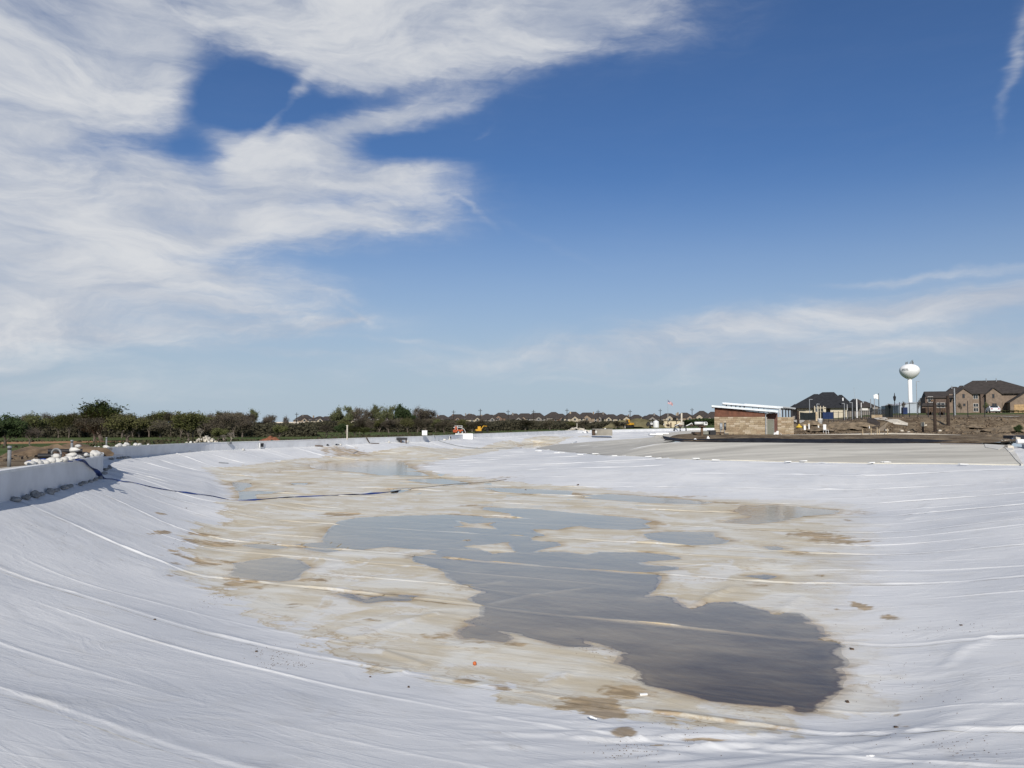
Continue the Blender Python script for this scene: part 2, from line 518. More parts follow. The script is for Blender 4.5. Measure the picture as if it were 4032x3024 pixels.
for t in tris:
    a, b, c = [vv[i] for i in t]
    x0 = max(0, int((min(a[0], b[0], c[0]) - GX0) / GS)); x1 = min(GW, int((max(a[0], b[0], c[0]) - GX0) / GS) + 2)
    y0 = max(0, int((min(a[1], b[1], c[1]) - GY0) / GS)); y1 = min(GH, int((max(a[1], b[1], c[1]) - GY0) / GS) + 2)
    if x1 <= x0 or y1 <= y0: continue
    X, Y = np.meshgrid(GX0 + GS * np.arange(x0, x1), GY0 + GS * np.arange(y0, y1))
    den = (b[1] - c[1]) * (a[0] - c[0]) + (c[0] - b[0]) * (a[1] - c[1])
    if abs(den) < 1e-9: continue
    l0 = ((b[1] - c[1]) * (X - c[0]) + (c[0] - b[0]) * (Y - c[1])) / den
    l1 = ((c[1] - a[1]) * (X - c[0]) + (a[0] - c[0]) * (Y - c[1])) / den
    l2 = 1 - l0 - l1
    m = (l0 > -1e-6) & (l1 > -1e-6) & (l2 > -1e-6)
    HG[y0:y1, x0:x1][m] = (l0 * zz[t[0]] + l1 * zz[t[1]] + l2 * zz[t[2]])[m]


def blur(A, r):
    for ax in (0, 1):
        k = np.exp(-0.5 * (np.arange(-3 * r, 3 * r + 1) / r) ** 2); k /= k.sum()
        P = np.pad(A, [(3 * r, 3 * r) if i == ax else (0, 0) for i in (0, 1)], mode='edge')
        A = sum(k[j] * np.take(P, range(j, j + A.shape[ax]), axis=ax) for j in range(len(k)))
    return A


HG = blur(HG, 3)
gx, gy = np.meshgrid(GX0 + GS * np.arange(GW), GY0 + GS * np.arange(GH))


def bil(G, x, y):
    fx = np.clip((np.asarray(x, float) - GX0) / GS, 0, GW - 1.001); fy = np.clip((np.asarray(y, float) - GY0) / GS, 0, GH - 1.001)
    ix = fx.astype(int); iy = fy.astype(int); fx = fx - ix; fy = fy - iy
    return (G[iy, ix] * (1 - fx) + G[iy, ix + 1] * fx) * (1 - fy) + (G[iy + 1, ix] * (1 - fx) + G[iy + 1, ix + 1] * fx) * fy


# ---- puddles: outlines (photograph px) and their water level below eye
def ob(pts, ox, oy, s): return [(ox + x / s, oy + y / s) for x, y in pts]


PB = lambda pts: ob(pts, 1300, 1800, 1.58)
PE = lambda pts: ob(pts, 2600, 2300, 1.545)
PD = lambda pts: ob(pts, 1300, 2300, 1.58)
P2 = lambda pts: ob(pts, 900, 1500, 2.212)
main_pool = (PB([(-40, 510), (0, 450), (60, 400), (170, 378), (400, 365), (600, 362), (720, 358), (800, 362), (930, 368), (950, 380), (1150, 375), (1130, 350), (960, 325), (970, 312), (1130, 318), (1300, 325), (1480, 345), (1620, 355),
                 (1730, 365), (1900, 380), (1990, 400), (1950, 410), (1980, 440), (1850, 450), (1640, 440), (1560, 425), (1500, 430), (1400, 450), (1330, 445), (1240, 450), (1280, 470), (1330, 490), (1230, 500), (1250, 520), (1400, 530), (1420, 550), (1330, 565), (1250, 590),
                 (1450, 590), (1600, 610), (1680, 590), (1800, 595), (1950, 592), (2060, 605), (2150, 620), (2170, 630), (2050, 640), (1900, 655), (1960, 670), (2150, 685), (2150, 695), (2010, 710), (1960, 715), (2040, 730), (2040, 760), (2000, 830), (1935, 875), (2020, 865), (2053, 864)])
             + PE([(60, 80), (90, 110), (150, 140), (200, 148), (300, 115), (450, 110), (540, 135), (640, 165), (700, 185), (760, 175), (840, 178), (900, 220), (880, 228), (960, 260), (970, 300), (1010, 310), (960, 322), (990, 345), (1060, 340), (1110, 378), (1075, 385), (1060, 420), (1110, 465),
                   (1120, 485), (1060, 510), (1085, 530), (1100, 575), (1078, 590), (1080, 630), (1030, 670), (960, 720), (920, 770), (860, 780), (820, 770), (800, 740), (700, 740), (500, 730), (330, 710), (150, 665), (0, 625)])
             + PD([(2000, 630), (1920, 590), (1955, 560), (1930, 540), (1870, 510), (1800, 490), (1810, 450), (1860, 430), (1720, 380), (1640, 355), (1540, 335), (1620, 385), (1480, 385), (1420, 375), (1250, 330), (1140, 300), (1050, 285), (1130, 340), (1090, 355), (1000, 345), (940, 340), (900, 330),
                   (830, 335), (800, 310), (830, 280), (900, 255), (850, 230), (950, 200), (960, 140), (870, 95), (970, 48), (840, 5)])
             + PB([(800, 775), (740, 745), (730, 715), (690, 700), (600, 665), (530, 650), (525, 610), (690, 610), (760, 640), (830, 632), (760, 620), (690, 605), (640, 590), (690, 578), (600, 572), (500, 568), (380, 555), (340, 556), (200, 575), (0, 570)]))
islands = [PB([(850, 515), (920, 545), (1120, 525), (1160, 590), (1000, 605), (940, 575), (800, 555), (880, 545)]), PB([(760, 385), (880, 412), (1050, 402), (1000, 420), (1070, 455), (900, 440), (730, 435), (820, 425)]),
           PB([(1080, 468), (1100, 478), (1240, 488), (1140, 486)])]
PUDDLES = [(main_pool, 5.0),
           (ob([(385, 550), (440, 535), (580, 520), (440, 490), (500, 450), (600, 445), (750, 448), (900, 465), (1080, 480), (1060, 497), (900, 510), (830, 520), (720, 545), (570, 560)], 2600, 1700, 1.545), 5.0),
           ([(2540, 2103), (2630, 2094), (2800, 2096), (2803, 2112), (2865, 2128), (2845, 2140), (2730, 2146), (2640, 2140), (2560, 2120)], 5.0),
           (PB([(960, 190), (1200, 196), (1500, 210), (1490, 235), (1250, 232), (1060, 215)]), 4.99),
           (PB([(1560, 240), (1740, 230), (1900, 240), (2212, 265), (2380, 280), (2300, 292), (2000, 285), (1800, 270), (1600, 255)]), 5.0),
           (ob([(1360, 470), (1480, 450), (1640, 435), (1740, 455), (1790, 495), (1740, 530), (1720, 560), (1640, 572), (1480, 560), (1340, 540), (1375, 500)], 0, 1900, 1.476), 5.0),
           (P2([(40, 880), (180, 890), (190, 920), (130, 940), (90, 962), (250, 960), (480, 965), (420, 975), (220, 990), (240, 1030), (200, 1050), (100, 1045), (110, 985), (60, 930)]), 4.99),
           (P2([(700, 725), (1000, 695), (1500, 692), (1560, 745), (1650, 790), (1750, 830), (1300, 820), (1200, 800), (740, 765)]), 4.87),
           (P2([(1560, 860), (1850, 850), (2100, 890), (2080, 905), (1800, 895), (1600, 875)]), 4.95),
           (PD([(50, 60), (130, 60), (220, 95), (360, 65), (540, 75), (500, 100), (350, 100), (240, 115)]), 5.0),
           (ob([(500, 572), (700, 548), (830, 552), (760, 575), (640, 590)], 1800, 1500, 2.212), 4.6),
           (P2([(1420, 940), (1580, 935), (1570, 950), (1430, 985)]), 4.98),
           (P2([(560, 890), (680, 888), (660, 905), (560, 908)]), 4.97),
           (PE([(640, -225), (700, -228), (740, -215), (690, -205)]), 5.0),
           (ob([(540, 878), (640, 870), (695, 880), (640, 895)], 2600, 1700, 1.545), 5.0),
           (ob([(1420, 365), (1540, 352), (1670, 372), (1600, 386), (1500, 380)], 0, 1900, 1.476), 5.0),
           (ob([(1730, 358), (1860, 350), (1990, 392), (1900, 405), (1800, 390)], 0, 1900, 1.476), 5.0)]
pud_w = []
for pts, D in PUDDLES:
    Q = np.array([U(x, y, D) for x, y in pts])
    # resample the outline so that it can be roughened
    pud_w.append((Q[:, :2], EYE - D))
isl_w = [np.array([U(x, y, 5.0) for x, y in p])[:, :2] for p in islands]


def pool_sdf(P):
    """per puddle signed distance; returns best distance and level of the nearest puddle"""
    best = np.full(len(P), -50.0); lev = np.full(len(P), EYE - 5.0); which = np.full(len(P), -1)
    for k, (Q, L) in enumerate(pud_w):
        lo = Q.min(0) - 6; hi = Q.max(0) + 6
        m = (P[:, 0] > lo[0]) & (P[:, 0] < hi[0]) & (P[:, 1] > lo[1]) & (P[:, 1] < hi[1])
        if not m.any(): continue
        d = sdist(P[m], Q)
        if k == 0:
            for I in isl_w:
                d = np.minimum(d, -sdist(P[m], I))
        b = best[m]; l = lev[m]
        g = d > b
        b[g] = d[g]; l[g] = L
        wq = which[m]; wq[g] = k
        best[m] = b; lev[m] = l; which[m] = wq
    return best, lev, which


# stained floor: the area the water stood on
stain_px = [(700, 2260), (730, 2187), (760, 2130), (838, 2078), (909, 1960), (904, 1916), (800, 1860), (1000, 1830), (1171, 1811), (1442, 1792), (1800, 1771), (1900, 1768), (2080, 1745), (2320, 1733), (2340, 1738), (2100, 1757), (1950, 1778), (1800, 1800), (1700, 1815), (1604, 1841), (1700, 1862), (1823, 1882), (2187, 1916),
            (2643, 1953), (3281, 1984), (3390, 2010), (3440, 2080), (3440, 2188), (3420, 2400), (3400, 2600), (3380, 2780), (3180, 2850), (3080, 2900), (2800, 2890), (2461, 2860), (2150, 2790), (1850, 2730), (1500, 2660), (1330, 2590), (1170, 2500), (900, 2400), (760, 2330)]
stain_w = np.array([U(x, y, 4.6 if y < 1835 else (4.8 if y < 1860 else 5.0)) for x, y in stain_px])[:, :2]
# brown silt patches (px, py, half length px, half height px, strength)
C = lambda x, y: (2600 + x / 1.545, 1700 + y / 1.545)
A_ = lambda x, y: (x / 1.476, 1900 + y / 1.476)
BR = [(*C(1010, 650), 110, 28, 1), (*C(850, 740), 50, 10, .6), (*C(1040, 740), 40, 10, .4), (*C(640, 940), 60, 12, .6), (*C(760, 820), 60, 25, .35), (*C(580, 600), 40, 5, .6), (*C(1170, 495), 70, 12, .5), (*C(1140, 545), 20, 6, .6),
      (*C(1425, 320), 60, 6, .9), (*C(1690, 283), 45, 6, .9), (*C(1840, 243), 50, 6, .8), (*C(1550, 325), 30, 5, .8), (*C(170, 700), 50, 4, .7), (*C(400, 435), 50, 3, .9), (*C(975, 892), 12, 4, .8),
      (*PD([(1560, 760)])[0], 130, 35, 1.2), (*PD([(1700, 830)])[0], 90, 28, 1.1), (*PD([(1830, 680)])[0], 110, 32, .9), (*PD([(1980, 690)])[0], 60, 20, .7), (*PD([(240, 230)])[0], 55, 12, .8), (*PD([(700, 325)])[0], 70, 18, .8), (*PD([(900, 360)])[0], 60, 10, .7), (*PD([(1150, 375)])[0], 70, 12, .8),
      (*PD([(830, 630)])[0], 50, 12, .8), (*PD([(1060, 670)])[0], 60, 12, .8), (*PD([(640, 600)])[0], 50, 10, .5), (*PD([(360, 545)])[0], 50, 12, .5), (*PD([(2040, 820)])[0], 90, 14, 1.), (*PD([(1640, 720)])[0], 50, 8, .8), (*PD([(1500, 690)])[0], 50, 8, .6),
      (*PD([(1830, 1010)])[0], 45, 25, .8), (*PD([(2060, 1120)])[0], 50, 12, 1.1), (*PD([(1620, 410)])[0], 60, 8, .7), (*PE([(450, 860)])[0], 50, 16, 1.), (*PE([(650, 970)])[0], 60, 20, .8), (*PE([(720, 920)])[0], 70, 10, .8), (*PE([(50, 810)])[0], 40, 8, 1.),
      (*PE([(1215, 155)])[0], 22, 16, .9), (*PE([(1400, 235)])[0], 22, 10, .8), (*PE([(1430, 845)])[0], 12, 6, .8), (*PE([(1480, 960)])[0], 26, 24, .5), (*PE([(1075, 162)])[0], 14, 6, .7), (*PE([(1170, 560)])[0], 40, 60, .3), (*PE([(1070, 1098)])[0], 40, 8, .8), (*PE([(280, 1025)])[0], 110, 6, .9),
      (*A_(1190, 328), 75, 6, 1.), (*A_(1260, 368), 120, 9, .9), (*A_(1210, 470), 110, 12, .8), (*A_(1420, 590), 80, 14, 1.1), (*A_(1340, 565), 40, 8, 1.), (*A_(1520, 605), 60, 12, .9), (*A_(1800, 570), 60, 8, .8), (*A_(1860, 720), 60, 14, .5), (*A_(1720, 715), 40, 10, .6), (*A_(1400, 520), 50, 16, .6),
      (*A_(940, 357), 22, 8, 1.2), (*A_(885, 378), 12, 6, 1.), (*A_(1005, 445), 22, 8, 1.1), (*A_(1020, 460), 12, 8, .9), (*A_(1010, 575), 20, 12, .7), (*A_(930, 282), 14, 4, .9), (*A_(925, 488), 20, 3, 1.2), (*A_(1020, 510), 20, 5, .6), (*A_(1480, 325), 60, 6, .6), (*A_(2000, 185), 60, 7, 1.2), (*A_(1680, 430), 90, 8, .5),
      (*PB([(880, 300)])[0], 50, 4, .9), (*PB([(2010, 410)])[0], 40, 12, 1.), (*PB([(1920, 445)])[0], 60, 4, 1.), (*PB([(60, 355)])[0], 70, 8, 1.1), (*PB([(1500, 232)])[0], 60, 4, .9), (*PB([(2140, 625)])[0], 24, 8, .9), (*PB([(2050, 780)])[0], 14, 30, .6), (*PB([(1000, 150)])[0], 120, 10, .4), (*PB([(2000, 250)])[0], 160, 4, .9),
      (*P2([(1030, 675)])[0], 110, 5, .8), (*P2([(450, 790)])[0], 60, 12, .5), (*P2([(60, 1045)])[0], 40, 4, .9), (*P2([(1500, 755)])[0], 70, 5, .7), (*P2([(50, 890)])[0], 30, 12, .8), (*P2([(350, 1035)])[0], 30, 6, .3), (*P2([(1700, 745)])[0], 60, 6, .5), (*P2([(720, 1050)])[0], 40, 8, .4)]
br_w = []
for (x, y, a, b, s_) in BR:
    c = U(x, y, 5.0); dx = U(x + a, y, 5.0); dy = U(x, y - b, 5.0)
    br_w.append((c[0], c[1], abs(dx[0] - c[0]), abs(dy[1] - c[1]), s_))
# diagonal folds in the cloth (px polylines)
FOLDS = [C_ for C_ in [
    [C(1490, 500), C(1580, 460), C(1660, 430)], [C(1490, 500), C(1600, 485), C(1670, 475)], [C(1180, 310), C(1220, 280), C(1260, 262)], [C(930, 310), C(970, 260), C(990, 240)], [C(0, 305), C(90, 280), C(160, 255)],
    [C(400, 290), C(330, 320)], [C(740, 680), C(830, 655)], [C(240, 1050), C(330, 995), C(440, 960)], [PE([(700, 180)])[0], PE([(860, 85)])[0]], [PE([(190, 145)])[0], PE([(340, 60)])[0], PE([(440, 20)])[0]],
    [PB([(590, 547)])[0], PB([(700, 530)])[0], PB([(860, 516)])[0]], [PB([(860, 795)])[0], PB([(1080, 765)])[0]], [PB([(1000, 905)])[0], PB([(1240, 850)])[0], PB([(1640, 800)])[0]], [PB([(0, 492)])[0], PB([(160, 482)])[0]],
    [PD([(180, 340)])[0], PD([(400, 250)])[0], PD([(660, 180)])[0]], [PD([(300, 420)])[0], PD([(560, 510)])[0]], [PB([(0, 680)])[0], PB([(200, 640)])[0]], [PD([(400, 600)])[0], PD([(480, 560)])[0]],
    [PE([(1740, 380)])[0], PE([(1860, 290)])[0]], [PE([(1900, 310)])[0], PE([(2000, 270)])[0]], [PD([(1340, 640)])[0], PD([(1470, 560)])[0]],
]]
fold_w = [np.array([U(x, y, 4.0 if y < 1950 else (5.0 if x < 3500 else 4.4)) for x, y in f])[:, :2] for f in FOLDS]
# ================================================================== THE LINER
EU = np.array([math.cos(R(24)), -math.sin(R(24))]); EV = np.array([math.sin(R(24)), math.cos(R(24))])
SEAMS = [-11.7, -5.3, 1.1, 7.5, 13.8, 20.1, 26.7, 33.4, 39.9, 46.9, 53.5]
while SEAMS[-1] < 330: SEAMS.append(SEAMS[-1] + 6.6)
MINOR = [-8.0, -2.2, 4.6, 9.4, 12.1, 15.3, 22.3, 24.6, 29.1, 31.2, 36.0, 38.1, 43.0, 49.6, 56.5, 62.5, 67, 72, 78, 85, 93, 101, 112, 123, 137, 150]


def base_inner(x, y):
    z = bil(HG, x, y)
    return z


def inner(x, y, detail=True):
    """height of the liner"""
    x = np.asarray(x, float); y = np.asarray(y, float)
    z = base_inner(x, y)
    far = np.clip(y / 60, 0.6, 2)
    z = z + fbm(x / 7, y / 7, 3, 3) * 0.035 * np.clip(70 / np.maximum(y, 1), .25, 1) + fbm(x / 1.6, y / 1.6, 9, 2) * 0.008
    # heaped cloth round the drain at the near end
    q = np.exp(-(((x - 3.4) / 3.4) ** 2 + ((y - 12.2) / 1.6) ** 2))
    rid = 1 - np.abs(fbm((x * .5 + y * .25) / 1.1, (y - x * .25) / .55, 21, 3))
    z = z + q * (rid ** 3 - .45) * 0.10
    P = np.stack([x, y], 1)
    d, L, _ = pool_sdf(P)
    dn = d + fbm(x * 1.3, y * 1.3, 31, 3, .5) * 0.05 + 0.10
    wgt = 1 - sstep(0.2, 2.4, -dn)
    tgt = np.where(dn > 0, L - np.minimum(dn * 0.09, 0.05) - .001, L + np.minimum(-dn * 0.05, 0.016) + .001)
    z = z * (1 - wgt) + tgt * wgt
    return z, dn


u_all = lambda P: P @ EU
v_all = lambda P: P @ EV
rim_u, rim_v = u_all(RIM), v_all(RIM)

liner_mat = bpy.data.materials.new("geotextile")
liner_mat.use_nodes = True
t = NT(liner_mat.node_tree)
bs = t.n['Principled BSDF']
oc = t.node('ShaderNodeTexCoord').outputs['Object']
at_ = lambda n: t.node('ShaderNodeAttribute', attribute_name=n).outputs['Fac']
uv = t.mapping(oc, rot=(0, 0, R(24)))                        # x runs along the seams
big = t.noise(oc, 0.16, 4, .6)
cloth = t.mix(t.ss(big, .3, .7), (0.585, 0.595, 0.60, 1), (0.70, 0.70, 0.685, 1))
streak = t.noise(t.mapping(uv, scale=(.10, .9, 1)), 1.0, 6, .65, .5)
fine = t.noise(oc, 1.1, 8, .65, .6)
# dried silt film over the floor: a ragged sheet with tide lines
fr1 = t.noise(oc, 2.6, 8, .68, .7)
fr2 = t.noise(t.mapping(uv, scale=(.45, 1.6, 1)), 1.6, 7, .66, .8)
frz = t.m('SUBTRACT', t.m('ADD', t.m('MULTIPLY', fr1, .5), t.m('MULTIPLY', fr2, .5)), .5)
sepo = t.node('ShaderNodeSeparateXYZ', {0: oc})
loose = t.m('MULTIPLY', t.ss(sepo.outputs[0], 3.0, 9.0), t.ss(sepo.outputs[1], 75, 50))
sdn = t.m('ADD', at_('sd'), t.m('ADD', t.m('MULTIPLY', frz, 2.8), t.m('MULTIPLY', t.m('SUBTRACT', t.noise(oc, .5, 5, .6, .8), .5), 5.0)))
film = t.m('ADD', t.m('MULTIPLY', t.ss(sdn, -.06, .25), t.m('SUBTRACT', 1.0, loose)), t.m('MULTIPLY', t.ss(sdn, -1.0, 3.2), loose))
patch = t.noise(oc, .35, 6, .6, .8)
tonev = t.m('ADD', t.m('MULTIPLY', streak, .5), t.m('MULTIPLY', patch, .5))
thick = t.ss(tonev, .40, .60)
tan = t.mix(thick, (0.655, 0.635, 0.560, 1), (0.525, 0.455, 0.325, 1))
colr = t.mix(t.m('MULTIPLY', film, .96), cloth, tan)
# bleached white places and rows along the cloth
bl = t.m('MULTIPLY', t.ss(t.m('ADD', t.noise(oc, .30, 7, .62, 1.2), t.m('MULTIPLY', frz, .15)), .545, .60), film)
colr = t.mix(t.m('MULTIPLY', bl, .75), colr, (0.66, 0.655, 0.62, 1))
# old waterlines: thin brown contours round the film and inside it
tl1 = t.ss(t.m('ABSOLUTE', t.m('SUBTRACT', sdn, .30)), .0, .16, 1, 0)
iso = t.m('ABSOLUTE', t.m('SUBTRACT', t.m('ADD', tonev, t.m('MULTIPLY', frz, .10)), .485))
tl2 = t.m('MULTIPLY', t.ss(iso, .0, .010, 1, 0), t.m('MULTIPLY', film, t.ss(t.noise(oc, .55, 3, .5), .42, .60)))
tl = t.m('MAXIMUM', t.m('MULTIPLY', tl1, t.m('MULTIPLY', t.ss(patch, .38, .60, .05, .75), t.m('SUBTRACT', 1.0, t.m('MULTIPLY', loose, .8)))), t.m('MULTIPLY', tl2, .6))
colr = t.mix(tl, colr, (0.40, 0.30, 0.175, 1))
# puddle margins and silt patches
pdn = t.m('ADD', at_('pd'), t.m('MULTIPLY', frz, .85))
rimw = t.m('MULTIPLY', t.ss(pdn, -.55, -.02), t.ss(t.noise(oc, .45, 4, .6, .4), .36, .62, .12, 1.0))
bf = t.m('MAXIMUM', t.m('MULTIPLY', rimw, .85), t.ss(t.m('ADD', at_('brown'), t.m('MULTIPLY', frz, 2.6)), .22, .85))
bf = t.m('MULTIPLY', bf, t.m('MAXIMUM', t.ss(at_('brown'), .02, .2), t.ss(pdn, -.6, -.5)))
brc = t.mix(t.ss(fr2, .38, .62), (0.47, 0.35, 0.205, 1), (0.25, 0.18, 0.10, 1))
colr = t.mix(t.m('MULTIPLY', bf, .88), colr, brc)
# dirt specks, smears
vor = t.node('ShaderNodeTexVoronoi', {'Vector': oc, 'Scale': 1.5, 'Randomness': 1.0}, feature='F1')
spk = t.m('MULTIPLY', t.ss(vor.outputs['Distance'], .02, .045, 1, 0), t.ss(t.noise(oc, .23, 3, .5), .55, .66))
colr = t.mix(t.m('MULTIPLY', spk, .7), colr, (0.12, 0.10, 0.08, 1))
smd = t.m('MULTIPLY', t.ss(t.noise(t.mapping(uv, scale=(.5, 1.7, 1)), 1.3, 8, .72, 1.0), .62, .74), .5)
colr = t.mix(smd, colr, (0.36, 0.33, 0.28, 1))
dustn = t.ss(t.noise(oc, .5, 9, .72, 1.5), .50, .72, 0, .30)
colr = t.mix(dustn, colr, (0.47, 0.45, 0.40, 1))
# silt under the water
mud = t.mix(t.ss(t.noise(t.mapping(uv, scale=(.35, 1.2, 1)), .6, 7, .64, .8), .36, .66), (0.31, 0.265, 0.18, 1), (0.41, 0.355, 0.255, 1))
pale = t.ss(t.noise(t.mapping(uv, scale=(.4, 1.7, 1)), .9, 6, .62, .7), .58, .70, 0, .4)
mud = t.mix(pale, mud, (0.52, 0.46, 0.35, 1))
dpm = t.m('MULTIPLY', at_('deep'), t.ss(t.noise(t.mapping(uv, scale=(.3, 1.5, 1)), 1.1, 7, .66, .6), .25, .60, .55, 1.0))
mud = t.mix(t.m('MULTIPLY', dpm, .92), mud, (0.085, 0.064, 0.036, 1))
um = t.m('MULTIPLY', t.ss(pdn, -.012, .03), at_('flat'))
colr = t.mix(um, colr, mud)
edge = t.m('MAXIMUM', t.m('MULTIPLY', t.ss(t.m('ABSOLUTE', pdn), .0, .05, 1, 0), t.ss(patch, .40, .58, .25, .85)), t.m('MULTIPLY', t.ss(t.m('ABSOLUTE', t.m('SUBTRACT', pdn, .03)), .02, .12, 1, 0), t.m('MULTIPLY', at_('deep'), 1.0)), clamp=True)
colr = t.mix(edge, colr, (0.13, 0.095, 0.055, 1))
t.l.new(colr, bs.inputs['Base Color'])
bs.inputs['Roughness'].default_value = 0.82
bs.inputs['Specular IOR Level'].default_value = 0.25
rg1 = t.m('ABSOLUTE', t.m('SUBTRACT', t.noise(t.mapping(uv, scale=(.28, 1.0, 1)), 1.1, 5, .55, .8), .5))
rg2 = t.m('ABSOLUTE', t.m('SUBTRACT', t.noise(t.mapping(oc, rot=(0, 0, R(-38)), scale=(.35, 1.2, 1)), .8, 5, .55, 1.2), .5))
cre = t.m('ADD', t.ss(rg1, 0, .05, 1, 0), t.m('MULTIPLY', t.ss(rg2, 0, .035, 1, 0), .8))
soft = t.noise(t.mapping(uv, scale=(.5, 1.0, 1)), .9, 4, .5, .9)
hgt = t.m('ADD', t.m('ADD', soft, t.m('MULTIPLY', cre, .055)), t.m('MULTIPLY', t.noise(oc, 16, 3, .6), .05))
bmp = t.node('ShaderNodeBump', {'Height': hgt, 'Strength': 0.65, 'Distance': 0.07})
t.l.new(bmp.outputs[0], bs.inputs['Normal'])

liner = empty('lagoon_liner', label='white fabric liner laid in long overlapping strips over the empty basin', kind='structure')


def seam_add(x, y, v, u, v0, v1):
    """ridge at both seams of a strip and thin folds between"""
    s = np.zeros_like(u)
    dist = np.hypot(x, y)
    wide = np.clip(dist / 42, 1, 3.2)
    for vs_, idx, first in ((v0, int(v0 * 10), True), (v1, int(v1 * 10), False)):
        mod = fbm(u / 2.6, u * 0 + idx, 51, 4, .6)
        A = (0.014 + 0.062 * np.clip(mod + .12, 0, 1) ** 1.1) * (0.55 + 0.45 * wide)
        wv = 0.75 + 0.9 * vnoise(u / 1.7, u * 0 + idx * 1.3, 53)
        wob = 0.06 * fbm(u / 4, u * 0 + idx * .7, 57, 2)
        c = vs_ + 0.05 + wob
        dv = v - c
        r = np.where(dv < 0, np.exp(-(dv / (0.050 * wide)) ** 2), np.exp(-(dv / (0.15 * wv * wide)) ** 2))
        pk = fbm(u / .35, v / 1.6 + idx, 55, 2) * .010 * np.exp(-(dv / .5) ** 2) * (wide < 1.6)
        if first:
            s += A * r + pk + 0.006 * (1 - sstep(0, .5, v - v0))
        else:
            s += np.where(v > v1 - 0.0, -0.006, 0)
    for mv in MINOR:
        if v0 - 1 < mv < v1 + 1:
            mod = np.clip(fbm(u / 6.0, u * 0 + mv, 61, 3) + .35, 0, 1)
            dv = v - mv - 0.08 * fbm(u / 5, u * 0 + mv, 63, 2)
            r = np.where(dv < 0, np.exp(-(dv / (0.04 * wide)) ** 2), np.exp(-(dv / (0.10 * wide)) ** 2))
            s += 0.030 * mod * r * (0.7 + 0.3 * wide)
    # short creases
    cr = fbm(u / 5.5, v / 0.55 * np.where(wide > 1.5, .5, 1), 71, 2)
    s += 0.022 * wide * np.where(wide < 1.4, .4, 1) * np.clip(cr - 0.52, 0, 1)
    return s


